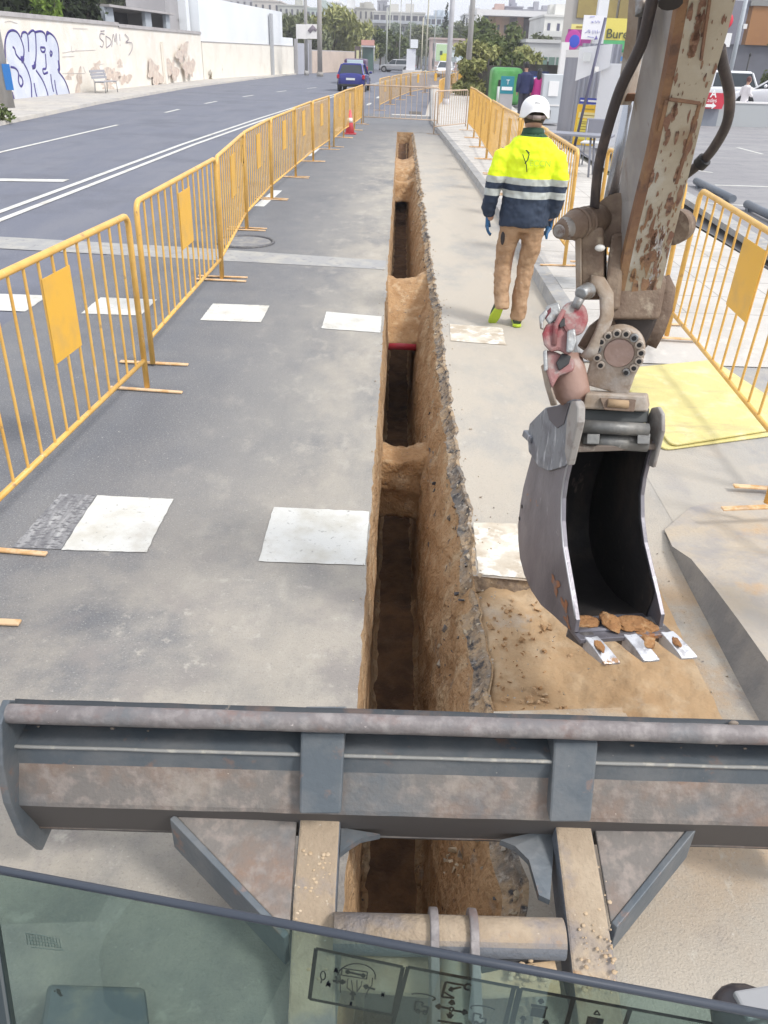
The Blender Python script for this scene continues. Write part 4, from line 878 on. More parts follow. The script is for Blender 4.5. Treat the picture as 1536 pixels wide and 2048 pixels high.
# cross pin at the top of the linkage and its bosses
PIN = MB().tube([P(1118, 462, 2.30), P(1136, 455, 2.33), P(1150, 450, 2.36), P(1248, 424, 2.52)], [.022, .036, .044, .048], 22).build('linkage_pin', BROWN, EXC)
MB().tube([P(1116, 463, 2.295), P(1132, 457, 2.32)], [.016, .033], 18).build('pin_end', mat('pin end', (.30, .28, .26), .6, .3, layers=[((.16, .11, .09), 30, .5, .62)], bump=[(70, .004)]), PIN)
for k, r_ in ((1152, .047), (1166, .046), (1215, .052)): MB().tube([P(k, 450 - (k - 1150) * .26, 2.36 + (k - 1150) * .0016), P(k + 7, 448 - (k - 1150) * .26, 2.37 + (k - 1150) * .0016)], r_, 20).build('pin_collar', BROWN, PIN)
MB().tube([P(1236, 442, 2.40), P(1246, 438, 2.55)], .080, 24).build('boss', BROWN, PIN)
MB().tube([P(1345, 455, 2.52), P(1362, 450, 2.56)], [.055, .050], 20).build('boss', BROWN, PIN)
MB().ball(P(1200, 496, 2.36), (.016, .010, .010), 10, 7).build('grease_cap', mat('pale plastic', (.75, .74, .70), .35), PIN)
# tipping links below the pin
m = MB(); m.hexa([P(1158, 600, 2.48), P(1208, 600, 2.48), P(1214, 596, 2.60), P(1166, 596, 2.60), P(1158, 462, 2.36), P(1206, 452, 2.36), P(1214, 450, 2.5), P(1166, 460, 2.5)])
LINK = m.build('tipping_link', BROWN, EXC, bevel=.012)
MB().hexa([P(1152, 600, 2.46), P(1162, 600, 2.45), P(1166, 598, 2.52), P(1156, 598, 2.54), P(1150, 478, 2.36), P(1162, 476, 2.35), P(1166, 474, 2.42), P(1154, 476, 2.44)]).build('link_edge', TANS, LINK, bevel=.003)
m = MB(); m.hexa([P(1206, 620, 2.47), P(1238, 620, 2.47), P(1246, 616, 2.60), P(1214, 616, 2.60), P(1222, 468, 2.40), P(1252, 462, 2.40), P(1260, 460, 2.55), P(1230, 466, 2.55)]); m.build('link_plate', BROWN, LINK, bevel=.01)
m = MB(); arcp = [(1180, 566, 2.44), (1200, 568, 2.44), (1213, 590, 2.45), (1214, 630, 2.47), (1203, 665, 2.49), (1186, 700, 2.51), (1172, 716, 2.53)]
m.tube([P(*p) for p in arcp], [(.026, .013)] * 7, 12, ref=(1, 0, 0)); m.build('curved_link', TANS, LINK)
MB().tube([P(1160, 588, 2.41), P(1178, 580, 2.44)], [.020, .026], 16).build('pin_end', SILV, LINK, bevel=.004)
# arm end, side plates
m = MB(); m.hexa([P(1212, 640, 2.50), P(1318, 640, 2.50), P(1322, 628, 2.66), P(1222, 628, 2.66), P(1222, 560, 2.48), P(1332, 556, 2.47), P(1338, 550, 2.62), P(1230, 554, 2.62)])
NOSE = m.build('arm_nose', BROWN, EXC, bevel=.014, bseg=3)
lettering('WR 12', P(1238, 602, 2.475), P(1300, 608, 2.475) - P(1238, 602, 2.475), P(1238, 590, 2.47) - P(1238, 602, 2.475), .020, TANS, NOSE) if False else None
m = MB(); m.tube([P(1322, 560, 2.54), P(1333, 580, 2.55), P(1326, 620, 2.56), P(1312, 660, 2.58), P(1296, 690, 2.60)], [(.03, .012)] * 5, 12, ref=(1, 0, 0)); m.build('side_plate', BROWN, NOSE)
m = MB(); m.hexa([P(1225, 700, 2.60), P(1290, 700, 2.60), P(1296, 694, 2.72), P(1235, 694, 2.72), P(1222, 636, 2.54), P(1316, 634, 2.54), P(1318, 628, 2.70), P(1230, 630, 2.70)]); m.build('pivot_housing', mat('dark greasy housing', (.05, .04, .038), .6, layers=[((.10, .08, .065), 8, .5, .66)]), NOSE, bevel=.01)
m = MB(); m.tube([P(1170, 700, 2.56), P(1190, 665, 2.55), P(1222, 640, 2.55)], [(.035, .022)] * 3, 12, ref=(0, 0, 1)); m.build('web', BROWN, NOSE)
# tilt unit: round flange with its ring of bolts
fc = P(1238, 706, 2.50); fx = (P(1290, 712, 2.52) - P(1190, 700, 2.49)).normalized(); fn = (O0 - fc).normalized(); fn = (fn - Vector((0, 0, .35))).normalized(); fx = (fx - fn * fx.dot(fn)).normalized(); fy = fn.cross(fx)
if fy.z < 0: fy = -fy
def FP(u, v, k=0): return fc + fx * u + fy * v + fn * k
loop = [FP(.078 * math.cos(R(a)), .078 * math.sin(R(a))) for a in range(-10, 191, 10)] + [FP(-.076, -.06), FP(-.070, -.135), FP(.074, -.135), FP(.072, -.06)]
TILT = MB().prism(loop, -fn * .055).build('tilt_flange', TANS, EXC, bevel=.006)
MB().tube([FP(0, 0, 0), FP(0, 0, .006)], [.048, .044], 28).build('hub_cap', mat('pinkish hub', (.40, .30, .27), .8, layers=[((.34, .24, .20), 8, .45, .62)], bump=[(60, .002)]), TILT)
BOLTM = mat('bolt head', (.46, .40, .34), .6, .2)
for i in range(13):
    a = R(-52 + i * (284 / 12.)); u, v = .067 * math.cos(a), .067 * math.sin(a)
    b = MB(); b.tube([FP(u, v, .0), FP(u, v, .010)], [.0135, .0125], 14); bo_ = b.build('bolt', BOLTM if i % 5 else SILV, TILT)
    MB().tube([FP(u, v, .008), FP(u, v, .0106)], [.0078, .0078], 10).build('socket', BLACK, bo_)
# red hydraulic tilt cylinder and valve block to the left
def slab(pts, z, dz, nm, mt, par, bevel=.006):
    a = [P(x, y, z) for x, y in pts]; return MB().prism(a, P(pts[0][0], pts[0][1], z + dz) - P(pts[0][0], pts[0][1], z)).build(nm, mt, par, bevel=bevel)
RC = slab([(1132, 606), (1150, 600), (1172, 612), (1178, 640), (1166, 668), (1140, 676), (1122, 650), (1120, 622)], 2.43, .09, 'tilt_cylinder', REDP, EXC, .012)
slab([(1092, 648), (1122, 640), (1146, 664), (1150, 700), (1136, 712), (1116, 700), (1102, 706), (1088, 690), (1084, 668)], 2.44, .08, 'valve_block', REDP, RC, .010)
slab([(1090, 700), (1112, 704), (1134, 714), (1150, 720), (1148, 742), (1118, 752), (1104, 778), (1092, 742)], 2.46, .07, 'lower_bracket', REDP, RC, .008)
slab([(1092, 612), (1118, 604), (1126, 632), (1098, 650), (1088, 634)], 2.44, .05, 'fitting_plate', SILV, RC, .006)
slab([(1078, 632), (1092, 618), (1096, 626), (1086, 644), (1088, 660), (1080, 658)], 2.43, .04, 'clip', SILV, RC, .004)
slab([(1134, 662), (1150, 656), (1154, 682), (1146, 704), (1132, 706)], 2.42, .04, 'fitting', SILV, RC, .006)
slab([(1086, 702), (1094, 698), (1096, 740), (1088, 744)], 2.44, .04, 'fitting', SILV, RC, .004)
slab([(1116, 640), (1130, 636), (1130, 652), (1120, 656)], 2.425, .02, 'port', BLACK, RC, .002)
slab([(1094, 622), (1102, 614), (1102, 624), (1090, 640)], 2.435, .02, 'port', mat('dark red port', (.12, .02, .03), .6), RC, .002)
MB().tube([P(1160, 596, 2.42), P(1150, 616, 2.43)], [.016, .014], 12).build('hose_elbow', SILV, RC)
MB().tube([P(1128, 620, 2.42), P(1112, 650, 2.43), P(1108, 690, 2.44)], .008, 10).build('small_pipe', REDP, RC)
# curved housing under it
m = MB(); m.tube([P(1130, 712, 2.56), P(1134, 745, 2.56), P(1145, 785, 2.56), P(1160, 815, 2.57)], [(.052, .05), (.060, .06), (.056, .06), (.04, .05)], 20, ref=(1, 0, 0)); CH = m.build('tilt_body', mat('pinkish brown housing', (.34, .22, .18), .7, layers=[((.24, .13, .09), 4, .45, .62), ((.45, .36, .33), 9, .52, .68, (1, 1, 1), 3)], bump=[(30, .003)]), EXC)
slab([(1112, 726), (1124, 706), (1142, 712), (1138, 728), (1118, 742)], 2.45, .03, 'opening', BLACK, CH, .003)
m = MB(); m.tube([P(1088, 730, 2.52), P(1096, 770, 2.52), P(1108, 810, 2.53)], [(.008, .03)] * 3, 10, ref=(1, 0, 0)); m.build('outer_rim', TANS, CH)
# quick coupler between tilt unit and bucket
CP = MB().hexa([P(1165, 818, 2.50), P(1296, 824, 2.50), P(1300, 812, 2.66), P(1172, 806, 2.66), P(1172, 786, 2.48), P(1292, 792, 2.48), P(1296, 786, 2.64), P(1178, 780, 2.64)]).build('coupler', TANS, EXC, bevel=.006)
GUN = mat('gunmetal', (.17, .17, .165), .5, .4, layers=[((.27, .26, .24), 10, .5, .66), ((.48, .46, .43), 28, .64, .72)], bump=[(60, .002)])
MB().hexa([P(1165, 846, 2.53), P(1295, 846, 2.53), P(1298, 840, 2.66), P(1170, 840, 2.66), P(1165, 818, 2.53), P(1296, 822, 2.53), P(1299, 816, 2.66), P(1172, 812, 2.66)]).build('coupler_body', mat('dark coupler', (.06, .065, .065), .5, .3), CP, bevel=.004)
MB().tube([P(1163, 852, 2.50), P(1296, 860, 2.50)], .021, 20).build('locking_pin', GUN, CP)
MB().tube([P(1163, 880, 2.54), P(1294, 888, 2.54)], .026, 20).build('locking_pin', GUN, CP)
for x in (1186, 1287): MB().hexa([P(x - 13, 888, 2.49), P(x + 12, 889, 2.49), P(x + 12, 889, 2.53), P(x - 13, 888, 2.53), P(x - 12, 868, 2.49), P(x + 14, 868, 2.49), P(x + 14, 866, 2.53), P(x - 12, 866, 2.53)]).build('stop_block', GUN, CP, bevel=.003)
MB().tube([P(1215, 806, 2.475), P(1256, 809, 2.475)], [.013, .013], 14).build('latch', mat('tan latch', (.36, .25, .15), .8), CP)
MB().hexa([P(1208, 820, 2.475), P(1268, 824, 2.475), P(1268, 822, 2.5), P(1208, 818, 2.5), P(1200, 796, 2.475), P(1272, 800, 2.475), P(1272, 798, 2.5), P(1200, 794, 2.5)]).build('latch_recess', BROWN, CP, bevel=.003)

# --- bucket
ps = R(9); bu = Vector((-math.sin(ps), math.cos(ps), 0)); bs = Vector((math.cos(ps), math.sin(ps), 0)); bw = Vector((0, 0, 1))
BO = P(1155, 1240, 2.55); BW = .272
def B3(u, w_, s):
    s = s * (1.09 - .18 * w_)
    return BO + bu * u + bw * w_ + bs * s
mouth = [(.0, .0), (.05, .045), (.114, .097), (.19, .160), (.240, .229), (.268, .30), (.272, .363), (.262, .44), (.247, .506)]
back = [(-.002, -.05), (.09, -.09), (.176, -.118), (.30, -.165), (.414, -.182), (.51, -.175), (.582, -.145), (.63, -.09), (.655, -.03), (.66, .06), (.652, .14), (.63, .22), (.61, .29), (.585, .36), (.54, .42), (.47, .470), (.36, .50)]
def plate(s0, th, nm, m):
    lp = mouth + list(reversed(back)); return MB().prism([B3(u, w_, s0) for u, w_ in lp], bs * th).build(nm, m, BUCKET, bevel=.0015)
mb = MB(); A = [B3(u, w_, .008) for u, w_ in back]; Bp = [B3(u, w_, BW - .008) for u, w_ in back]; mb.strip(A, Bp, True)
BUCKET = mb.build('bucket', STEEL, EXC, mods=[('SOLIDIFY', dict(thickness=.012, offset=0))])
plate(-.004, .014, 'side_plate', STEEL); plate(BW - .010, .014, 'side_plate', STEEL)
# dark interior skins
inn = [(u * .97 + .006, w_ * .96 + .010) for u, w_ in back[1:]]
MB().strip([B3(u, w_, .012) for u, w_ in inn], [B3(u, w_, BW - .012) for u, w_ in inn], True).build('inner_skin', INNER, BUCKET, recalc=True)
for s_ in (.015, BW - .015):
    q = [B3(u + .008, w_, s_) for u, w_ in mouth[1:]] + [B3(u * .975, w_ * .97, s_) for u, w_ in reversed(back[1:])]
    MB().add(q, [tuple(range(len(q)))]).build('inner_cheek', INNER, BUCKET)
# top torque bar across the mouth and the closing plate
MB().hexa([B3(.235, .485, .0), B3(.235, .485, BW), B3(.38, .50, BW), B3(.38, .50, 0), B3(.238, .503, 0), B3(.238, .503, BW), B3(.38, .52, BW), B3(.38, .52, 0)]).build('torque_plate', mat('brown bar', (.15, .12, .10), .7, .1, layers=[((.30, .27, .23), 20, .55, .7)]), BUCKET, bevel=.003)
# ears: the left plate with its scratched wear patch
ear = [(.235, .475), (.215, .60), (.230, .645), (.262, .655), (.30, .64), (.42, .57), (.52, .52), (.60, .45), (.655, .40), (.66, .35), (.625, .30), (.50, .30), (.40, .335), (.27, .42)]
EARL = MB().prism([B3(u, w_, -.012) for u, w_ in ear], bs * .014).build('ear', STEELW, BUCKET, bevel=.003)
rim = [(.232, .44), (.212, .60), (.228, .645), (.252, .655), (.285, .64), (.30, .58), (.27, .47)]
MB().prism([B3(u, w_, -.022) for u, w_ in rim], bs * .028).build('ear_rim', mat('pale steel rim', (.36, .34, .32), .6, .2, layers=[((.28, .25, .23), 16, .5, .62)]), EARL, bevel=.006)
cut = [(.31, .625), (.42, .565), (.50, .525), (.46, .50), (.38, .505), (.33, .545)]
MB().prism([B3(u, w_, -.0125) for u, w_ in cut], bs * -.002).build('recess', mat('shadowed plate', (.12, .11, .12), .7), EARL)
MB().hexa([B3(.60, .345, -.02), B3(.60, .345, .02), B3(.70, .33, .02), B3(.70, .33, -.02), B3(.60, .37, -.02), B3(.60, .37, .02), B3(.69, .36, .02), B3(.69, .36, -.02)]).build('hook', STEELW, EARL, bevel=.004)
EARR = MB().prism([B3(u, w_, BW - .004) for u, w_ in [(.235, .42), (.215, .56), (.235, .61), (.27, .62), (.31, .60), (.34, .52), (.32, .40)]], bs * .014).build('ear', C.get('er') or bpy.data.materials['pale steel rim'], BUCKET, bevel=.005)
MB().tube([B3(.645, .0, -.006), B3(.645, .0, -.0045)], .008, 10).build('drain_hole', BLACK, BUCKET); MB().tube([B3(.635, .06, -.006), B3(.635, .06, -.0045)], .008, 10).build('drain_hole', BLACK, BUCKET)
# lip and three teeth
LIPB = MB().hexa([B3(-.045, -.062, 0), B3(-.045, -.062, BW), B3(.11, -.095, BW), B3(.11, -.095, 0), B3(-.045, -.045, 0), B3(-.045, -.045, BW), B3(.11, -.075, BW), B3(.11, -.075, 0)]).build('cutting_lip', STEEL, BUCKET, bevel=.003)
WHITE_ST = mat('polished tooth tip', (.62, .63, .66), .34, .55, layers=[((.40, .40, .42), 16, .50, .64), ((.34, .20, .11), 13, .60, .66, (1, 1, 1), 4), ((.16, .14, .14), 30, .66, .72, (1, 1, 1), 6)], bump=[(60, .002)])
TOOTHM = mat('tooth steel', (.12, .11, .11), .5, .4, layers=[((.3, .28, .27), 14, .5, .64)], bump=[(50, .002)])
for s_ in (.022, BW / 2 + .006, BW - .014):
    tw = .024
    def K(u, w_, ds): return B3(u, w_, s_) + bs * (ds + max(0, -u) * .42)
    T = MB().hexa([K(-.06, -.085, -tw), K(-.06, -.085, tw), K(.07, -.125, tw), K(.07, -.125, -tw), K(-.05, -.050, -tw), K(-.05, -.050, tw), K(.06, -.050, tw), K(.06, -.050, -tw)]).build('tooth', TOOTHM, BUCKET, bevel=.006)
    tip = MB(); secs = [(-.035, -.040, -.090, .92), (-.06, -.046, -.090, 1.0), (-.09, -.055, -.088, 1.05), (-.115, -.066, -.086, 1.12), (-.130, -.074, -.084, 1.16)]
    rr = [[K(u, wt, -tw * k), K(u, wt - .004, 0), K(u, wt, tw * k), K(u, wb, tw * k), K(u, wb, -tw * k)] for u, wt, wb, k in secs]
    tip.add([v for r_ in rr for v in r_], [(i * 5 + k, (i + 1) * 5 + k, (i + 1) * 5 + (k + 1) % 5, i * 5 + (k + 1) % 5) for i in range(len(rr) - 1) for k in range(5)] + [tuple(range(5)), tuple(20 + k for k in (4, 3, 2, 1, 0))])
    tip.build('tooth_tip', WHITE_ST, T, bevel=.003)
def clod(c, r_, seed, nm='stuck_soil', par=None):
    m = MB(); m.ball((0, 0, 0), 1, 26, 16); m.v = [tuple(Vector(c) + bu * v[1] * r_[1] * (1 + .45 * fr(v[0] * 2 + seed, v[1] * 2, v[2] * 2)) + bs * v[0] * r_[0] * (1 + .5 * fr(v[0] * 2, v[1] * 2 + seed, v[2])) + bw * v[2] * r_[2] * (1 + .5 * fr(v[0] * 3, v[1] * 3, v[2] + seed))) for v in m.v]
    m.build(nm, OCHRE, par or BUCKET)
clod(B3(.02, -.045, .185), (.060, .040, .008), 2); clod(B3(.03, -.04, .12), (.03, .05, .010), 5); clod(B3(-.04, -.058, .20), (.03, .05, .012), 9)
clod(B3(.05, -.05, .05), (.05, .03, .008), 4); clod(B3(-.075, -.052, BW - .014) + bs * .03, (.013, .026, .005), 7); clod(B3(-.07, -.050, .022) + bs * .03, (.014, .034, .005), 3); clod(B3(.0, -.05, .235), (.03, .03, .010), 12)
# rust bloom and weld runs on the outer cheek
def bloom(u0, w0, ru, rw, seed):
    rnd = random.Random(seed); pts = []
    for k in range(18):
        a = 2 * math.pi * k / 18; q = 1 + .4 * math.sin(3 * a + seed) + .3 * rnd.uniform(-1, 1); pts.append(B3(u0 + ru * q * math.cos(a), w0 + rw * q * math.sin(a), 0) - bs * .0062)
    MB().add(pts, [tuple(range(18))]).build('rust_patch', mat('rust bloom %d' % seed, (.30, .13, .06), .9, layers=[((.20, .14, .12), 30, .45, .62)]), BUCKET, recalc=False)
bloom(.20, -.005, .035, .028, 1); bloom(.10, -.015, .03, .018, 2); bloom(.06, -.05, .025, .015, 3)
MB().tube([B3(u + .004, w_, -.005) for u, w_ in mouth], .0035, 6).build('edge_weld', mat('bright worn edge', (.42, .42, .44), .4, .5), BUCKET)
# upper end of the dipper and the boom it hangs from, leading back to the machine beside the cab
up_ = [ARMROWS[0][k] - ARMROWS[1][k] for k in range(4)]
dv = sum(up_, Vector()) / 4; dv.normalize(); tp = [c + dv * .75 for c in ARMROWS[0]]
loft4([ARMROWS[0], tp], [0, 1, 2, 3, 0], 'dipper_top', SIDEP, ARM); MB().add([tuple(c) for c in tp], [(0, 1, 2, 3)]).build('end_cap', SIDEP, ARM)
tc_ = sum(tp, Vector()) / 4
BOOM = MB().tube([tc_ + Vector((0, .05, .05)), tc_ + Vector((.02, -.7, .12)), Vector((.95, .0, 2.75)), Vector((1.05, -.7, 1.9)), Vector((1.05, -1.1, 1.0))], [(.10, .08), (.15, .10), (.17, .11), (.16, .11), (.14, .11)], 4, ref=(0, 0, 1)).build('boom', SIDEP, EXC, bevel=.01)
MB().tube([tc_ + Vector((-.14, 0, 0)), tc_ + Vector((.14, 0, 0))], .06, 18).build('boom_pin', BROWN, BOOM)
# ================================================================ PEOPLE
SKIN = mat('skin', (.46, .27, .19), .5, layers=[((.40, .22, .15), 12, .45, .62)])
def rem(v, sm=6): return [('REMESH', dict(mode='VOXEL', voxel_size=v, use_smooth_shade=True)), ('SMOOTH', dict(factor=.6, iterations=sm))]
WK = thing('person', 'worker in white helmet, fluorescent yellow and navy jacket and tan trousers walking away', 'person', (1.04, 6.86, 0))
def W(x, y, z): return Vector((1.045 + x, 6.86 + y, z))
# body: one continuous surface (head, neck, torso, arms, legs)
m = MB()
m.tube([W(0, 0, .86), W(0, 0, 1.0), W(0, .01, 1.2), W(0, .01, 1.38), W(0, .0, 1.46), W(0, .01, 1.50)], [(.11, .165), (.11, .15), (.11, .165), (.11, .185), (.09, .14), (.06, .07)], 20, ref=(0, 1, 0))
m.tube([W(0, .01, 1.44), W(0, .02, 1.54), W(0, .035, 1.58)], [.064, .060, .062], 16)
m.tube([W(.0, .03, 1.545), W(0, .035, 1.575), W(0, .04, 1.62), W(0, .04, 1.67), W(0, .04, 1.715), W(0, .04, 1.735)], [(.062, .050), (.088, .066), (.098, .076), (.098, .078), (.08, .066), (.04, .03)], 18, ref=(0, 1, 0))
m.ball(W(0, .14, 1.625), (.016, .022, .022), 10, 8); m.ball(W(0, .09, 1.575), (.03, .03, .02), 10, 8)
for s in (-1, 1): m.ball(W(.080 * s, .035, 1.635), (.012, .020, .032), 10, 8)
m.tube([W(-.19, 0, 1.41), W(-.245, -.02, 1.16), W(-.272, .02, .93), W(-.268, .04, .86)], [.05, .042, .032, .028], 12)
m.tube([W(.19, 0, 1.41), W(.235, -.02, 1.16), W(.232, .03, .93), W(.222, .045, .87)], [.05, .042, .032, .028], 12)
m.tube([W(-.09, 0, .90), W(-.10, .06, .52), W(-.105, -.05, .20)], [.085, .058, .042], 14); m.tube([W(.09, 0, .90), W(.07, .03, .50), W(.045, 0, .10)], [.085, .058, .042], 14)
m.build('body', SKIN, WK, mods=rem(.011))
# hair
HAIR = mat('dark hair', (.035, .022, .016), .7)
m = MB(); m.tube([W(0, .02, 1.585), W(0, .028, 1.62), W(0, .032, 1.68)], [(.088, .070), (.102, .081), (.102, .081)], 18, ref=(0, 1, 0)); m.build('hair', HAIR, WK, mods=rem(.008, 3))
# trousers
TAN = mat('tan work trousers', (.36, .225, .13), .88, layers=[((.42, .28, .17), 5, .45, .65), ((.27, .165, .09), 9, .52, .68, (1, 1, 2.2), 3), ((.45, .33, .23), 30, .6, .75)], bump=[(7, .03), (26, .008)])
m = MB()
m.tube([W(0, 0, 1.0), W(0, -.005, .90), W(0, 0, .80)], [(.125, .175), (.135, .185), (.10, .165)], 20, ref=(0, 1, 0))
m.tube([W(-.088, 0, .86), W(-.108, .02, .70), W(-.128, .055, .52), W(-.126, .0, .38), W(-.116, -.05, .25), W(-.108, -.085, .155)], [(.115, .094), (.10, .080), (.082, .068), (.080, .066), (.076, .064), (.078, .066)], 18, ref=(0, 1, 0))
m.tube([W(.088, 0, .86), W(.088, .01, .70), W(.072, .03, .50), W(.052, .0, .32), W(.045, -.01, .12), W(.042, -.01, .055)], [(.118, .096), (.10, .082), (.082, .070), (.080, .066), (.076, .064), (.080, .066)], 18, ref=(0, 1, 0))
TR = m.build('trousers', TAN, WK, mods=rem(.012, 4))
t_ = bpy.data.textures.new('folds', 'CLOUDS'); t_.noise_scale = .09
t2_ = bpy.data.textures.new('small folds', 'CLOUDS'); t2_.noise_scale = .045
q = TR.modifiers.new('fine folds', 'DISPLACE'); q.texture = t2_; q.strength = .009; q.mid_level = .5; q.texture_coords = 'OBJECT'
q = TR.modifiers.new('folds', 'DISPLACE'); q.texture = t_; q.strength = .030; q.mid_level = .5; q.texture_coords = 'OBJECT'
m = MB(); m.ball(W(-.158, -.04, .735), (.02, .045, .06), 12, 8); m.build('pocket', mat('dark pocket', (.035, .028, .028), .8), TR)
# jacket: colour fields by height on the sewn panels
JK = bpy.data.materials.new('hi-vis jacket'); JK.use_nodes = True; t = JK.node_tree; b = t.nodes['Principled BSDF']
tc = _n(t, 'ShaderNodeTexCoord'); sp = _n(t, 'ShaderNodeSeparateXYZ'); t.links.new(tc.outputs['Object'], sp.inputs[0])
dr = _n(t, 'ShaderNodeMath', operation='MULTIPLY_ADD'); t.links.new(sp.outputs['X'], dr.inputs[0]); dr.inputs[1].default_value = .03; t.links.new(sp.outputs['Z'], dr.inputs[2])
rp = _n(t, 'ShaderNodeValToRGB'); rp.color_ramp.interpolation = 'CONSTANT'; mrz = _n(t, 'ShaderNodeMapRange'); mrz.inputs[1].default_value = .8; mrz.inputs[2].default_value = 1.6
t.links.new(dr.outputs[0], mrz.inputs[0]); t.links.new(mrz.outputs[0], rp.inputs[0]); el = rp.color_ramp.elements
NAVY = (.020, .034, .065, 1); REFL = (.46, .49, .47, 1); YELL = (.78, .95, .015, 1); GRN = (.02, .07, .03, 1)
el[0].position = 0; el[0].color = NAVY
for z_, c_ in ((1.085, REFL), (1.138, NAVY), (1.185, REFL), (1.237, YELL), (1.532, GRN)):
    e_ = el.new((z_ - .8) / .8); e_.color = c_
el[len(el) - 1].position = 1; el[len(el) - 1].color = GRN
no = _n(t, 'ShaderNodeTexNoise'); no.inputs['Scale'].default_value = 8; bp = _n(t, 'ShaderNodeBump'); bp.inputs['Distance'].default_value = .03; t.links.new(tc.outputs['Object'], no.inputs[0]); t.links.new(no.outputs[0], bp.inputs['Height']); t.links.new(bp.outputs[0], b.inputs['Normal'])
t.links.new(rp.outputs[0], b.inputs['Base Color']); b.inputs['Roughness'].default_value = .75
m = MB()
m.tube([W(0, -.005, .835), W(0, -.005, .90), W(0, -.0, 1.04), W(0, 0, 1.2), W(0, .0, 1.34), W(0, -.0, 1.42), W(0, -.0, 1.475), W(0, .01, 1.51)], [(.150, .205), (.150, .202), (.145, .190), (.150, .195), (.150, .218), (.138, .205), (.115, .155), (.085, .10)], 26, ref=(0, 1, 0))
m.tube([W(-.13, 0, 1.385), W(-.215, -.01, 1.345), W(-.262, -.025, 1.20), W(-.285, -.01, 1.06), W(-.292, .02, .95), W(-.285, .035, .90)], [.070, .083, .072, .064, .058, .052], 16)
m.tube([W(.13, 0, 1.385), W(.205, -.01, 1.345), W(.245, -.025, 1.20), W(.250, -.01, 1.06), W(.242, .02, .95), W(.236, .035, .905)], [.070, .084, .074, .064, .058, .052], 16)
JO = m.build('jacket', JK, WK, mods=rem(.012, 5))
q = JO.modifiers.new('fine folds', 'DISPLACE'); q.texture = t2_; q.strength = .012; q.mid_level = .5; q.texture_coords = 'OBJECT'
q = JO.modifiers.new('folds', 'DISPLACE'); q.texture = t_; q.strength = .024; q.mid_level = .5; q.texture_coords = 'OBJECT'
m = MB(); m.tube([W(0, .005, 1.50), W(0, .015, 1.555)], [(.088, .095), (.074, .080)], 22, caps=False, ref=(0, 1, 0)); m.build('collar', mat('green collar', (.018, .06, .035), .8), JO, mods=[('SOLIDIFY', dict(thickness=.008))])
# emblem and name on the back, wrapped on the cloth
EMB = mat('emblem ink', (.02, .06, .02), .7); EMB2 = mat('emblem pale green', (.50, .68, .05), .7)
def onback(pts, r_, mt, nm):
    m = MB(); m.tube([W(*p) for p in pts], r_, 6, ref=(0, 1, 0)); return m.build(nm, mt, JO)
onback([(-.088, -.166, 1.385), (-.065, -.168, 1.34), (-.050, -.168, 1.31), (-.040, -.167, 1.26)], [(.003, .004)] * 4, EMB, 'emblem'); onback([(-.060, -.164, 1.415), (-.038, -.168, 1.385), (-.046, -.169, 1.345), (-.064, -.168, 1.32)], [(.003, .005)] * 4, EMB, 'emblem')
onback([(-.066, -.164, 1.415), (-.036, -.166, 1.395)], [(.003, .005)] * 2, EMB, 'emblem')
L_ = lettering('ECCN', W(-.030, -.176, 1.305), (1, 0, 0), (0, 0, 1), .062, EMB2, JO, th=.004)
# helmet
HW = mat('helmet shell', (.80, .80, .80), .28)
m = MB(); c = W(0, .035, 1.685); seg = 26; rings = []
for i in range(9):
    a = math.pi / 2 * i / 8; rings.append([(c.x + .108 * math.cos(k * 2 * math.pi / seg) * math.cos(a), c.y + .135 * math.sin(k * 2 * math.pi / seg) * math.cos(a), c.z + .098 * math.sin(a) ** .95) for k in range(seg)])
brim = [(c.x + .116 * math.cos(k * 2 * math.pi / seg), c.y + .148 * math.sin(k * 2 * math.pi / seg) + (.03 if math.sin(k * 2 * math.pi / seg) > .5 else 0), c.z - .03 - (.030 if abs(math.cos(k * 2 * math.pi / seg)) > .6 else 0) + (.02 if math.sin(k * 2 * math.pi / seg) < -.85 else 0)) for k in range(seg)]
R_ = [brim] + rings; m.add([v for r_ in R_ for v in r_], [(i * seg + k, i * seg + (k + 1) % seg, (i + 1) * seg + (k + 1) % seg, (i + 1) * seg + k) for i in range(len(R_) - 1) for k in range(seg)], True)
HEL = m.build('helmet', HW, WK, mods=[('SOLIDIFY', dict(thickness=.004, offset=1)), ('SUBSURF', dict(levels=1, render_levels=1))])
m = MB(); m.bar(W(-.022, -.082, 1.738), W(.018, -.082, 1.737), .008, .004); m.build('vent', BLACK, HEL)
m = MB(); m.tube([W(-.095, -.02, 1.655), W(-.06, -.085, 1.64), W(0, -.105, 1.635), W(.06, -.085, 1.64), W(.095, -.02, 1.655)], [(.014, .004)] * 5, 8, ref=(0, 0, 1)); m.build('headband', mat('headband', (.16, .12, .11), .6), HEL)
m = MB(); m.tube([W(-.03, -.108, 1.637), W(.03, -.108, 1.637)], .017, 10); m.build('ratchet', mat('ratchet', (.25, .2, .18), .5), HEL)
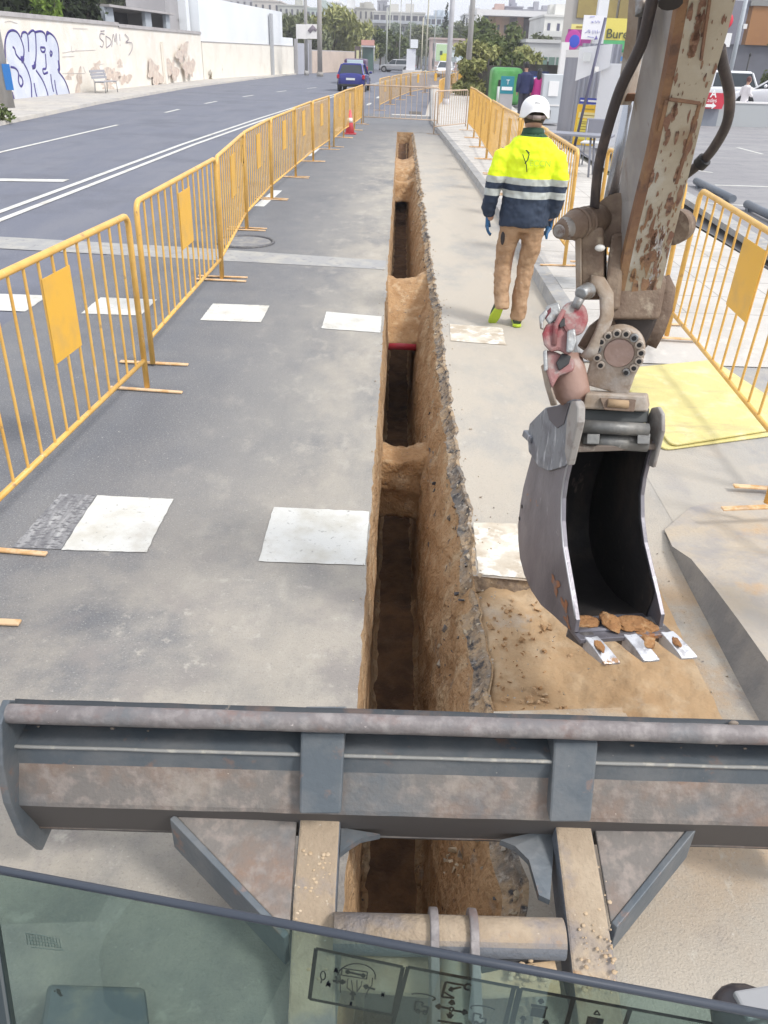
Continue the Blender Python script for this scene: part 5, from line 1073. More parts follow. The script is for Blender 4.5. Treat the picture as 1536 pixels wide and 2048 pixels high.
# shoes: lime soles, dark uppers
LIME = mat('lime sole', (.42, .55, .04), .55); UP = mat('dark green upper', (.05, .07, .05), .7, layers=[((.3, .38, .05), 18, .55, .62)])
def shoe(M4, nm='shoe'):
    m = MB(); outline = [(-.038, -.10), (-.036, -.02), (-.046, .08), (-.036, .15), (0, .178), (.036, .15), (.046, .08), (.036, -.02), (.038, -.10), (.0, -.122)]
    m.prism([M4 @ Vector((x, y, 0)) for x, y in outline], M4.to_3x3() @ Vector((0, 0, .026))); so = m.build(nm, LIME, WK, bevel=.008)
    m = MB(); m.tube([M4 @ Vector(p) for p in ((0, -.09, .05), (0, -.02, .06), (0, .06, .05), (0, .135, .036))], [(.042, .038), (.050, .042), (.036, .043), (.020, .036)], 16, ref=M4.to_3x3() @ Vector((0, 0, 1)))
    m.tube([M4 @ Vector(p) for p in ((0, -.055, .05), (0, -.05, .13))], [(.045, .04), (.043, .04)], 14); m.build('upper', UP, so, mods=rem(.008, 3)); return so
shoe(Matrix.Translation(W(.045, .015, .002)) @ Matrix.Rotation(R(-6), 4, 'Z'))
shoe(Matrix.Translation(W(-.135, -.045, .125)) @ Matrix.Rotation(R(26), 4, 'Z') @ Matrix.Rotation(R(-58), 4, 'X') @ Matrix.Rotation(R(24), 4, 'Y'))
# gloved hands with separate fingers
GLV = mat('blue work glove', (.03, .13, .30), .6, layers=[((.015, .05, .10), 22, .48, .6), ((.30, .38, .42), 30, .66, .72)])
def hand(wr, sgn, grip=0):
    m = MB(); wr = Vector(wr); m.tube([wr + Vector((0, -.005, .03)), wr, wr + Vector((0, .01, -.045)), wr + Vector((0, .018, -.085))], [(.026, .026), (.026, .022), (.042, .018), (.038, .016)], 14, ref=(0, 1, 0))
    for i in range(4):
        y = .052 - i * .023; L = [.062, .070, .066, .052][i]; b0 = wr + Vector((0, y, -.085)); c1 = .010 + grip * .02
        m.tube([b0 + Vector((0, 0, .012)), b0 + Vector((-sgn * c1 * .6, 0, -L * .42)), b0 + Vector((-sgn * c1 * 1.9, -.004, -L * .75)), b0 + Vector((-sgn * c1 * 3.4, -.006, -L * (.98 - .2 * grip)))], [.0100, .0095, .0088, .0075], 9)
    m.tube([wr + Vector((-sgn * .004, .036, -.03)), wr + Vector((-sgn * .018, .062, -.058)), wr + Vector((-sgn * .030, .066, -.092))], [.012, .0105, .0085], 9)
    return m.build('glove', GLV, WK)
hand(W(-.286, .045, .885), -1); hand(W(.238, .045, .89), 1, .8)
m = MB(); m.tube([W(.215, .02, .82), W(.20, -.02, .775), W(.205, -.03, .735)], [.02, .016, .008], 8); m.build('cuff', GLV, WK)

def pedestrian(label, loc, h, top, legs, hair, stance=0, skirt=False, arms=0, hairlong=False, rot=0, bag=None, armpose=None):
    t = thing('person', label, 'person', loc, local=True, rot=rot); k = h / 1.75
    def V(x, y, z): return (x * k, y * k, z * k)
    m = MB(); s = stance
    m.tube([V(0, 0, .84), V(0, 0, 1.0), V(0, 0, 1.22), V(0, 0, 1.38), V(0, 0, 1.45)], [(.10 * k, .155 * k), (.095 * k, .135 * k), (.105 * k, .16 * k), (.10 * k, .185 * k), (.06 * k, .08 * k)], 14, ref=(0, 1, 0))
    m.tube([V(0, 0, 1.42), V(0, .01, 1.54)], .055 * k, 12)
    m.tube([V(0, .02, 1.52), V(0, .03, 1.58), V(0, .03, 1.66), V(0, .02, 1.73)], [(.07 * k, .055 * k), (.095 * k, .074 * k), (.096 * k, .076 * k), (.05 * k, .04 * k)], 14, ref=(0, 1, 0))
    m.ball(V(0, .13, 1.62), (.014 * k, .02 * k, .02 * k), 8, 6)
    for q in (-1, 1):
        ap = (armpose or {}).get(q) or [(.19 * q, 0, 1.39), (.235 * q, -.03, 1.12), (.23 * q, .06, .86), (.225 * q, .08, .76)]
        m.tube([V(*p) for p in ap], [.045 * k, .040 * k, .030 * k, .026 * k], 10)
        f = s * q; m.tube([V(.085 * q, 0, .90), V(.09 * q, .16 * f + .02, .50), V(.09 * q, .30 * f - .06 * (f < 0), .10 + .05 * (f < 0))], [.082 * k, .058 * k, .042 * k], 12)
    m.build('body', SKIN, t, mods=rem(.016, 4))
    m = MB(); m.tube([V(0, 0, .82), V(0, 0, 1.0), V(0, 0, 1.22), V(0, 0, 1.38), V(0, 0, 1.46)], [(.135 * k, .185 * k), (.12 * k, .165 * k), (.13 * k, .18 * k), (.125 * k, .205 * k), (.075 * k, .10 * k)], 16, ref=(0, 1, 0))
    for q in (-1, 1):
        ap = (armpose or {}).get(q) or [(.19 * q, 0, 1.39), (.235 * q, -.03, 1.12), (.23 * q, .06, .86), (.225 * q, .08, .76)]
        m.tube([V(*p) for p in ap[:3]], [.072 * k, .062 * k, .050 * k], 12)
    m.build('top', top, t, mods=rem(.016, 3))
    m = MB(); m.tube([V(0, 0, .98), V(0, 0, .84)], [(.12 * k, .16 * k), (.12 * k, .165 * k)], 14, ref=(0, 1, 0))
    for q in (-1, 1):
        f = s * q; m.tube([V(.085 * q, 0, .90), V(.09 * q, .16 * f + .02, .50), V(.09 * q, .30 * f - .06 * (f < 0), .13 + .05 * (f < 0))], [.10 * k, .078 * k, .062 * k], 12)
    m.build('trousers', legs, t, mods=rem(.016, 3))
    m = MB(); m.tube([V(0, -.005, 1.56), V(0, .01, 1.62), V(0, .012, 1.70), V(0, .015, 1.76)], [(.088 * k, .076 * k), (.102 * k, .086 * k), (.10 * k, .085 * k), (.04 * k, .035 * k)], 14, ref=(0, 1, 0))
    if hairlong: m.tube([V(0, -.06, 1.68), V(0, -.10, 1.50), V(0, -.10, 1.36)], [(.05 * k, .08 * k), (.045 * k, .09 * k), (.02 * k, .06 * k)], 12, ref=(0, 1, 0))
    m.build('hair', hair, t, mods=rem(.016, 2))
    for q in (-1, 1):
        f = s * q; m = MB(); y = .30 * f - .06 * (f < 0); z = .035 + .05 * (f < 0); m.tube([V(.09 * q, y - .09, z + .01), V(.09 * q, y + .04, z + .005), V(.09 * q, y + .15, z - .005)], [(.04 * k, .04 * k), (.04 * k, .042 * k), (.022 * k, .035 * k)], 10, ref=(0, 0, 1)); m.build('shoe', BLACK, t)
    if bag:
        m = MB(); m.box(*[v * k for v in (.10, .30, -.10, .02, .80, 1.22)]); m.build('shoulder_bag', bag, t, bevel=.04 * k)
    return t
pedestrian('man in a navy jacket and dark trousers standing with his back turned beyond the worker', (4.25, 31.0, .12), 1.80, mat('navy jacket', (.018, .026, .085), .8), mat('dark grey trousers', (.05, .05, .07), .85), mat('black hair', (.01, .01, .012), .6), .0)
pedestrian('woman with black hair and magenta top beside the man in navy', (4.72, 31.0, .12), 1.62, mat('magenta top', (.60, .05, .28), .8), mat('dark leggings', (.03, .03, .06), .85), C.get('bh') or bpy.data.materials['black hair'], .2, hairlong=True, rot=-.3, bag=mat('magenta bag', (.65, .08, .35), .7))
pedestrian('woman in a white blouse and navy trousers walking past the parked white cars', (12.85, 33.6, .03), 1.66, mat('white blouse', (.72, .69, .70), .8), mat('navy trousers', (.015, .015, .075), .85), mat('auburn hair', (.10, .035, .03), .6), .75, rot=-1.2, armpose={1: [(.19, 0, 1.39), (.24, -.02, 1.16), (.16, .18, 1.08), (.05, .24, 1.10)], -1: [(-.19, 0, 1.39), (-.24, -.04, 1.14), (-.2, .14, 1.04), (-.1, .2, 1.04)]})
# ================================================================ CARS
def car(label, loc, rot, paint, L=4.0, Wd=1.72, Hh=1.47, plate=False, suv=False, group=None, tail=None):
    """hatchback, nose along local +Y, origin on the ground at its middle"""
    t = thing('parked_car' if group else 'car', label, 'car', loc, group, local=True, rot=rot)
    hw = Wd / 2; y0, y1 = -L / 2, L / 2; wr = .31
    # side profile of the lower body: (y, belt height)
    def sect(y, belt, wtop, wbot, zb=.24):
        return [(-wbot * .86, y, zb), (-wbot, y, zb + .10), (-wbot * 1.0, y, .5), (-wtop, y, belt - .10), (-wtop * .93, y, belt - .01), (0, y, belt + .03), (wtop * .93, y, belt - .01), (wtop, y, belt - .10), (wbot, y, .5), (wbot, y, zb + .10), (wbot * .86, y, zb)]
    S = [(y0, .62, .72, .74, .34), (y0 + .05, .90, .82, .80, .28), (y0 + .22, .98, .97, .97, .24), (y0 + .75, .97, 1, 1, .22), (-.1, .93, 1, 1, .2), (y1 - 1.3, .92, 1, 1, .2), (y1 - .95, .88, .98, .99, .22), (y1 - .35, .78, .92, .96, .24), (y1 - .06, .66, .80, .84, .28), (y1, .52, .70, .74, .34)]
    f = Hh / 1.47; rows = [sect(y, b_ * f, wt * hw, wb * hw, zb) for y, b_, wt, wb, zb in S]; n = 11
    m = MB(); m.add([v for r_ in rows for v in r_], [(i * n + k, i * n + (k + 1) % n, (i + 1) * n + (k + 1) % n, (i + 1) * n + k) for i in range(len(rows) - 1) for k in range(n)] + [tuple(range(n)), tuple(reversed([(len(rows) - 1) * n + k for k in range(n)]))], True)
    BODY = m.build('body', paint, t, mods=[('SUBSURF', dict(levels=1, render_levels=2))])
    zb = .90 * f; zr = Hh
    base = [(-.90 * hw, y0 + .16), (.90 * hw, y0 + .16), (.88 * hw, y1 - 1.05), (-.88 * hw, y1 - 1.05)]
    top = [(-.70 * hw, y0 + .48), (.70 * hw, y0 + .48), (.70 * hw, y1 - 1.85), (-.70 * hw, y1 - 1.85)]
    m = MB(); m.hexa([(x, y, zb) for x, y in base] + [(x, y, zr - .07) for x, y in top]); m.build('windows', GLASSD, t, bevel=.03)
    m = MB(); m.hexa([(x * 1.03, y + (-.03 if y < 0 else .05), zr - .09) for x, y in top] + [(x * .9, y * .96, zr) for x, y in top]); m.build('roof', paint, t, bevel=.035)
    for s in (-1, 1):
        m = MB()
        for (b0, t0) in ((base[0 if s < 0 else 1], top[0 if s < 0 else 1]), (base[3 if s < 0 else 2], top[3 if s < 0 else 2])): m.bar((b0[0] * 1.0, b0[1], zb - .02), (t0[0] * 1.02, t0[1], zr - .06), .09, .06)
        m.bar((s * .905 * hw, -.05, zb), (s * .72 * hw, -.1, zr - .06), .07, .04); m.build('pillar', paint, BODY, bevel=.01)
        m = MB(); m.box(s * hw * .80, s * hw * 1.0, y0 + .05, y0 + .19, .66 * f, .88 * f); m.build('taillight', tail or mat('tail light', (.42, .01, .03), .25), BODY, bevel=.04)
        m = MB(); m.box(s * hw * .62, s * hw * .92, y1 - .26, y1 - .06, .58 * f, .72 * f); m.build('headlight', SILV2, BODY, bevel=.04)
        m = MB(); m.ball((s * (hw + .10), y1 - 1.45, .98 * f), (.10, .07, .065), 10, 8); m.build('mirror', paint, BODY)
        for yw in (y0 + .72, y1 - .78):
            m = MB(); m.tube([(s * (hw - .20), yw, wr), (s * (hw + .005), yw, wr)], wr, 22); wh = m.build('wheel', TYRE, t, bevel=.03)
            m = MB(); m.tube([(s * (hw + .004), yw, wr), (s * (hw + .016), yw, wr)], [.20, .19], 18); 
            m.build('rim', STEELG, wh)
            m = MB()
            for a in range(5): m.bar((s * (hw + .018), yw, wr), (s * (hw + .018), yw + .18 * math.cos(a * 1.2566), wr + .18 * math.sin(a * 1.2566)), .05, .01, up=(s, 0, 0))
            m.build('spokes', SILV2, wh)
            m = MB(); m.tube([(s * (hw - .18), yw, wr + .02), (s * (hw + .002), yw, wr + .02)], wr + .055, 22); m.build('wheel_arch', BLACK, BODY)
    m = MB(); m.box(-hw * .82, hw * .82, y0 - .01, y0 + .10, .26, .40); m.build('bumper', BLACK, BODY, bevel=.03)
    if plate:
        m = MB(); m.box(-.26, .26, y0 - .025, y0 + .0, .60, .71); m.build('number_plate', mat('number plate', (.70, .72, .70), .5), BODY)
    return t
SILV2 = mat('bright trim', (.55, .56, .58), .25, .7); TYRE = mat('tyre', (.02, .02, .02), .8)
def cpaint(n_, c): return mat(n_, c, .22, .15, spec=.6)
car('dark blue hatchback driving away along the left lane with its brake lights on', (-2.85, 54.5, 0), R(-4), cpaint('blue paint', (.025, .03, .20)), 3.8, 1.66, 1.46, plate=True)
car('white car parked behind the low wall, its rear corner beside the walking woman', (15.6, 36.6, .35), R(62), cpaint('white paint', (.78, .78, .80)), 4.3, 1.8, 1.50, group='white cars in the car park')
car('white car parked farther back, left of the walking woman', (13.8, 40.5, .2), R(75), cpaint('white paint b', (.74, .75, .77)), 4.2, 1.8, 1.62, group='white cars in the car park')
car('distant white car coming towards the camera by the far billboard', (4.6, 96, 0), R(172), cpaint('white paint c', (.75, .76, .78)), 4.2, 1.75, 1.48)
car('distant silver car turning behind the far barriers', (-.6, 112, 0), R(70), cpaint('silver paint', (.45, .46, .48)), 4.4, 1.75, 1.42)
# van ahead of the blue car
t = thing('van', 'dark violet van with a pale rear window driving ahead of the blue car', 'van', (-3.35, 66, 0))
vb = mat('violet van paint', (.10, .05, .12), .4)
VB = MB().box(-4.15, -2.6, 65.0, 69.5, .35, 1.60).build('body', vb, t, bevel=.12)
MB().box(-3.95, -2.8, 64.93, 65.02, .85, 1.55).build('rear_panel', mat('pale blue panel', (.50, .62, .66), .3), VB, bevel=.03)
for s in (-4.2, -2.52): MB().box(s - .07, s + .07, 64.93, 65.05, .75, 1.15).build('taillight', mat('van light', (.45, .03, .05), .3), VB, bevel=.02)
MB().tube([(-4.2, 64.9, .98), (-4.2, 64.88, .98)], .08, 12).build('lit_lamp', (lambda mm: (mm.node_tree.nodes['Principled BSDF'].inputs['Emission Color'].__setattr__('default_value', (1, .9, .95, 1)), mm.node_tree.nodes['Principled BSDF'].inputs['Emission Strength'].__setattr__('default_value', 2), mm)[2])(mat('lit lamp', (.9, .8, .85), .3)), VB)
for x in (-4.15, -2.57):
    for y in (65.9, 68.6): MB().tube([(x - .11, y, .33), (x + .11, y, .33)], .33, 18).build('wheel', TYRE, t, bevel=.03)
# ================================================================ LEFT SIDE: pavement, graffiti wall, warehouse, trees
LP = mat('left pavement', (.44, .42, .40), .92, layers=[((.50, .47, .42), .8, .42, .62), ((.36, .34, .32), 3, .52, .7, (1, .5, 1))], bump=[(30, .004)])
LK = [(-10.6, 5), (-10.86, 23.6), (-11.55, 34), (-11.85, 50), (-11.0, 70), (-9.6, 95), (-8.4, 125), (-6, 180)]
m = MB(); m.strip([(x, y, 0) for x, y in LK], [(x - .03, y, .10) for x, y in LK]); m.strip([(x - .03, y, .10) for x, y in LK], [(-40, y, .10) for x, y in LK]); struct(m.build('pavement', LP))
CRW = mat('stained cream wall', (.80, .755, .68), .9, layers=[((.74, .69, .61), .7, .45, .65), ((.82, .80, .76), 1.6, .5, .68, (1, 1, 1), 3), ((.60, .51, .44), .9, .66, .76, (1, .6, .8), 8, 9), ((.62, .55, .48), 5, .70, .77, (1, 1, 1), 2)], bump=[(8, .01)])
WT = thing('boundary_wall', 'long stained cream plaster wall covered in graffiti along the left pavement', 'wall', (-14.1, 46, 0))
def wallseg(a, b, z0, z1, th=.2):
    a = Vector((*a, 0)); b = Vector((*b, 0)); n = (b - a).normalized().cross(Vector((0, 0, 1))) * -th
    return MB().hexa([a + Vector((0, 0, z0)), b + Vector((0, 0, z0)), b + n + Vector((0, 0, z0)), a + n + Vector((0, 0, z0)), a + Vector((0, 0, z1)), b + Vector((0, 0, z1)), b + n + Vector((0, 0, z1)), a + n + Vector((0, 0, z1))])
WA, WB_, WC = (-15.25, 22), (-14.0, 45.2), (-13.45, 61)
wallseg(WA, WB_, .0, 2.78).build('wall', CRW, WT); wallseg(WB_, WC, .0, 2.72).build('wall', CRW, WT)
CAP = mat('wall coping', (.44, .42, .42), .9, layers=[((.36, .34, .34), 2, .45, .65)])
for a, b, z in ((WA, WB_, 2.78), (WB_, WC, 2.725)):
    a = Vector((a[0] + .06, a[1], 0)); b = Vector((b[0] + .06, b[1], 0)); n = (b - a).normalized().cross(Vector((0, 0, 1))) * -.34
    MB().hexa([a + Vector((0, 0, z)), b + Vector((0, 0, z)), b + n + Vector((0, 0, z)), a + n + Vector((0, 0, z)), a + Vector((0, 0, z + .15)), b + Vector((0, 0, z + .15)), b + n + Vector((0, 0, z + .15)), a + n + Vector((0, 0, z + .15))]).build('coping', CAP, WT)
MB().box(-13.75, -13.6, 51.8, 52.2, .1, 2.2).build('buttress', CRW, WT)
# graffiti laid on the wall face
wd = (Vector((*WB_, 0)) - Vector((*WA, 0))).normalized(); wn = wd.cross(Vector((0, 0, 1)))
def WP(px, py, off=.012):
    o = Vector((*WA, 0)); q = onpl(px, py, o + wn * off, wn); return q
GB_ = mat('graffiti fill', (.56, .60, .70), .6, layers=[((.66, .69, .76), 1.5, .45, .65)]); GI = mat('graffiti outline', (.05, .035, .22), .6); GI2 = mat('faded spray', (.30, .26, .30), .8)
def gfill(pts): MB().add([WP(*p, .010) for p in pts], [tuple(range(len(pts)))]).build('graffiti_fill', GB_, WT, recalc=False)
def gline(pts, w_, mt=GI, nm='graffiti_outline', off=.016, sm=True):
    q = []
    for i in range(len(pts) - 1):
        if not sm: q.append(pts[i]); continue
        p0 = pts[max(0, i - 1)]; p1 = pts[i]; p2 = pts[i + 1]; p3 = pts[min(len(pts) - 1, i + 2)]
        for k in range(5):
            s = k / 5; q.append(tuple(.5 * (2 * p1[j] + (p2[j] - p0[j]) * s + (2 * p0[j] - 5 * p1[j] + 4 * p2[j] - p3[j]) * s * s + (3 * p1[j] - p0[j] - 3 * p2[j] + p3[j]) * s ** 3) for j in (0, 1)))
    q.append(pts[-1]); return MB().tube([WP(*p, off) for p in q], [(.004, w_)] * len(q), 6, ref=wn), nm, mt
def G1(*a, **k): m, nm, mt = gline(*a, **k); return m.build(nm, mt, WT, recalc=False)
c_ = lambda L: [(x / 5.12, y / 5.12) for x, y in L]
gfill(c_([(60, 420), (80, 340), (130, 310), (180, 330), (215, 400), (225, 340), (250, 325), (290, 350), (330, 310), (440, 320), (470, 360), (500, 340), (560, 380), (600, 480), (610, 600), (600, 730), (650, 800), (710, 960), (600, 985), (560, 960), (520, 985), (380, 1000), (320, 1020), (160, 1030), (130, 900), (110, 700), (70, 600)]))
for L in ([(60, 640), (52, 450), (80, 340), (130, 310), (180, 335), (215, 400), (245, 500), (240, 590), (215, 610), (175, 570), (160, 540)], [(130, 480), (150, 500), (165, 560)], [(110, 685), (160, 700), (190, 750), (190, 830), (215, 885), (235, 850), (225, 800), (200, 770)],
          [(220, 380), (228, 340), (255, 328), (280, 350), (290, 420), (295, 530)], [(290, 350), (330, 312), (360, 340), (370, 480), (365, 620), (340, 690), (360, 660)], [(240, 640), (290, 740), (320, 860), (325, 1010)], [(350, 850), (365, 940), (385, 1010)], [(370, 720), (430, 810), (470, 900), (495, 990)],
          [(360, 330), (420, 320), (460, 350), (475, 420), (480, 330), (510, 340)], [(415, 485), (460, 490), (455, 530), (425, 525), (415, 485)], [(465, 550), (472, 640), (470, 700), (440, 710), (450, 755), (490, 740)], [(480, 355), (510, 340), (560, 385), (595, 470), (605, 600), (600, 730)], [(515, 520), (535, 540), (520, 575), (512, 530)], [(600, 735), (650, 800), (690, 880), (715, 970)], [(560, 820), (570, 900), (590, 985)], [(520, 760), (530, 850), (550, 940)], [(125, 940), (150, 1030)]):
    G1(c_(L), .045)
for L in ([(600, 620), (607, 700), (595, 730)], [(330, 690), (355, 680), (360, 640)], [(215, 600), (240, 600), (220, 630)]): G1(c_(L), .09)
d_ = c_
for L in ([(1070, 350), (1030, 345), (1025, 390), (1060, 430), (1050, 480), (1025, 470)], [(1085, 370), (1090, 490)], [(1085, 370), (1130, 400), (1135, 450), (1090, 490)], [(1145, 480), (1160, 350), (1180, 430), (1190, 340), (1200, 460)], [(1225, 350), (1230, 420)], [(1230, 455), (1232, 468)], [(1280, 350), (1320, 400), (1290, 430), (1350, 440), (1355, 500), (1320, 565)], [(1030, 320), (1070, 315)]):
    G1(d_(L), .022, GI2, 'graffiti_tag')
for L in ([(640, 540), (700, 530), (760, 520), (900, 515), (980, 510)], [(640, 580), (760, 575)], [(730, 470), (740, 530), (790, 500)], [(1000, 660), (1060, 655)], [(640, 750), (870, 750)], [(800, 750), (800, 880)], [(850, 680), (880, 750)], [(50, 225), (100, 215), (180, 240)], [(750, 290), (900, 295)]): G1(d_(L), .012, mat('very faded spray', (.62, .58, .56), .9) if 'very faded spray' not in bpy.data.materials else bpy.data.materials['very faded spray'], 'graffiti_tag')
# bare render patches near the ground
PT = mat('bare render', (.58, .47, .40), .95, layers=[((.68, .60, .52), 3, .42, .6), ((.42, .36, .34), 5, .52, .66, (1, 1, 1), 2)])
def blotch(cx, cy, rx, ry, seed, m=None, n=26):
    rnd = random.Random(seed); pts = []
    for i in range(n):
        a = 2 * math.pi * i / n; k = 1 + .35 * math.sin(2 * a + seed) + .25 * math.sin(5 * a + 2 * seed) + .15 * rnd.uniform(-1, 1); pts.append((cx + rx * k * math.cos(a), min(cy + ry * k * math.sin(a), cy + ry)))
    MB().add([WP(*p, .007) for p in pts], [tuple(range(n))]).build('bare_patch', m or PT, WT, recalc=False)
for i, (cx, cy, rx, ry) in enumerate([(225, 150, 12, 18), (250, 158, 10, 12), (192, 136, 8, 12), (158, 165, 7, 22), (215, 170, 14, 8), (310, 148, 14, 22), (345, 140, 10, 22), (378, 135, 9, 24), (365, 105, 10, 20), (140, 150, 8, 10), (240, 128, 7, 7)]): blotch(cx, cy, rx, ry, i + 1)
# warehouse with white cladding beyond the wall
WH = thing('warehouse', 'low white clad warehouse joined to the cream wall on the left', 'building', (-13, 72, 0))
CLD = mat('white cladding', (.80, .82, .84), .6, layers=[((.75, .78, .81), .3, .42, .62)]); LOWW = mat('cream base', (.80, .76, .68), .9, layers=[((.74, .69, .61), .8, .48, .66), ((.50, .46, .42), 2.2, .66, .74, (1, 1, .5), 5)])
E1, E2 = (-13.45, 61.2), (-10.75, 82.5); E3 = (-10.25, 86)
wallseg(E1, E3, 0, 2.30).build('base_wall', LOWW, WH); wallseg((E1[0] - .06, E1[1]), (E2[0] - .06, E2[1]), 2.36, 4.9, 9).build('cladding', CLD, WH)
wallseg((E2[0] - .06, E2[1]), (E3[0] - .06, E3[1]), 2.36, 2.98, 8).build('cladding', CLD, WH); wallseg((E1[0] + .03, E1[1]), (E3[0] + .03, E3[1]), 2.302, 2.358, .1).build('ledge', CAP, WH)
dd = (Vector((*E3, 0)) - Vector((*E1, 0))).normalized()
q0 = Vector((*E1, 0)) + dd * 17.0; MB().obox(q0 + Vector((.12, 0, 2.3)), dd, Vector((0, 0, 1)), dd.cross(Vector((0, 0, 1))), .22, 2.3, .10).build('downpipe_pier', mat('grey pier', (.42, .43, .45), .8), WH)
for k in (5.5, 11): q0 = Vector((*E1, 0)) + dd * k; MB().obox(q0 + dd.cross(Vector((0, 0, 1))) * .02 + Vector((0, 0, 1.75)), dd, (0, 0, 1), dd.cross(Vector((0, 0, 1))), .3, .3, .012).build('stain', GI2, WH) if False else None
# grey gable building behind the wall
GBm = mat('grey render', (.40, .39, .40), .9, layers=[((.34, .33, .34), .3, .45, .62)])
t = thing('building', 'grey rendered building rising behind the cream wall, left of the warehouse', 'building', (-20, 66, 0))
MB().box(-17.0, -14.6, 57, 61.1, 0, 8).build('wall', GBm, t); MB().box(-14.598, -14.1, 60.2, 61.1, 2.9, 8).build('corner_pier', CLD, t)
# shed with flat roof behind wall
t = thing('shed', 'open shed with a thin flat roof behind the cream wall', 'shed', (-16.5, 53, 0))
sh0, sh1 = Yp(207, 12, 47.5), Yp(340, 46, 57.0)
def sv(s, off, z): p = sh0.lerp(sh1, s); return Vector((p.x - off, p.y, z))
zs = sh0.z
m = MB(); m.hexa([sv(0, -.3, zs - .02), sv(1.02, -.3, zs - .02), sv(1.02, 3, zs - .02), sv(0, 3, zs - .02), sv(0, -.3, zs + .09), sv(1.02, -.3, zs + .09), sv(1.02, 3, zs + .09), sv(0, 3, zs + .09)]); m.build('roof', CAP, t)
for a, b in ((0, .12), (.58, .68), (.93, 1.0)): m = MB(); m.hexa([sv(a, 0, .1), sv(b, 0, .1), sv(b, .2, .1), sv(a, .2, .1), sv(a, 0, zs - .02), sv(b, 0, zs - .02), sv(b, .2, zs - .02), sv(a, .2, zs - .02)]); m.build('pillar', mat('shed pillar', (.44, .48, .53), .8), t)
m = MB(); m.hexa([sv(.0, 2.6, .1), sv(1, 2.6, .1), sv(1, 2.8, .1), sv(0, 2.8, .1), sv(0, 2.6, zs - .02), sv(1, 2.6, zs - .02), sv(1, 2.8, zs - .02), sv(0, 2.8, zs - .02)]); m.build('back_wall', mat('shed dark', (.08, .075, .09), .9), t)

# ---- foliage
def leafmat(n_, c1, c2, c3): return mat(n_, c1, .8, layers=[(c2, .9, .42, .6), (c3, 3, .5, .68, (1, 1, 1), 3)], spec=.2)
DK = leafmat('dark cypress leaf', (.030, .045, .018), (.018, .026, .012), (.05, .07, .026)); MG = leafmat('mid green leaf', (.12, .155, .055), (.075, .10, .035), (.18, .20, .07))
YG = leafmat('yellow green leaf', (.30, .31, .12), (.21, .23, .08), (.38, .36, .16)); OL = leafmat('olive leaf', (.17, .19, .10), (.12, .14, .08), (.24, .25, .15)); BRG = leafmat('bright leaf', (.16, .25, .04), (.10, .17, .03), (.24, .32, .07))
PAL = leafmat('hazy leaf', (.20, .24, .17), (.16, .20, .14), (.26, .29, .22)); BARK = mat('bark', (.12, .09, .07), .95, bump=[(20, .02)])
def leaves(name, m, parent, clumps, n, size, seed, stretch=(1, 1, 1), droop=0, long=1.0):
    """clumps: (x,y,z,rx,ry,rz). many small leaf faces spread on and inside uneven clumps"""
    rs = np.random.RandomState(seed); cl_ = np.array(clumps, float); wts = cl_[:, 3] * cl_[:, 4] + cl_[:, 5] * cl_[:, 3]; idx = rs.choice(len(cl_), n, p=wts / wts.sum())
    d = rs.normal(size=(n, 3)); d /= np.linalg.norm(d, axis=1)[:, None]; r_ = (rs.rand(n) ** .45) * (.72 + .38 * rs.rand(n))
    c = cl_[idx, :3] + d * cl_[idx, 3:6] * r_[:, None]
    a = rs.normal(size=(n, 3)); a[:, 2] += droop; a /= np.linalg.norm(a, axis=1)[:, None]; b = np.cross(a, rs.normal(size=(n, 3))); b /= np.linalg.norm(b, axis=1)[:, None]
    s = size * (.5 + rs.rand(n))[:, None]; v = np.empty((n, 4, 3)); v[:, 0] = c - a * s * long; v[:, 1] = c + b * s * .45; v[:, 2] = c + a * s * long; v[:, 3] = c - b * s * .45
    me = bpy.data.meshes.new(name); me.vertices.add(4 * n); me.vertices.foreach_set('co', v.reshape(-1)); me.loops.add(4 * n); me.loops.foreach_set('vertex_index', np.arange(4 * n)); me.polygons.add(n); me.polygons.foreach_set('loop_start', np.arange(0, 4 * n, 4)); me.polygons.foreach_set('loop_total', np.full(n, 4)); me.update(); me.validate()
    o = bpy.data.objects.new(name, me); COL.objects.link(o); me.materials.append(m); o.parent = parent; o.matrix_parent_inverse = Matrix.Translation(-rootloc(parent)); return o
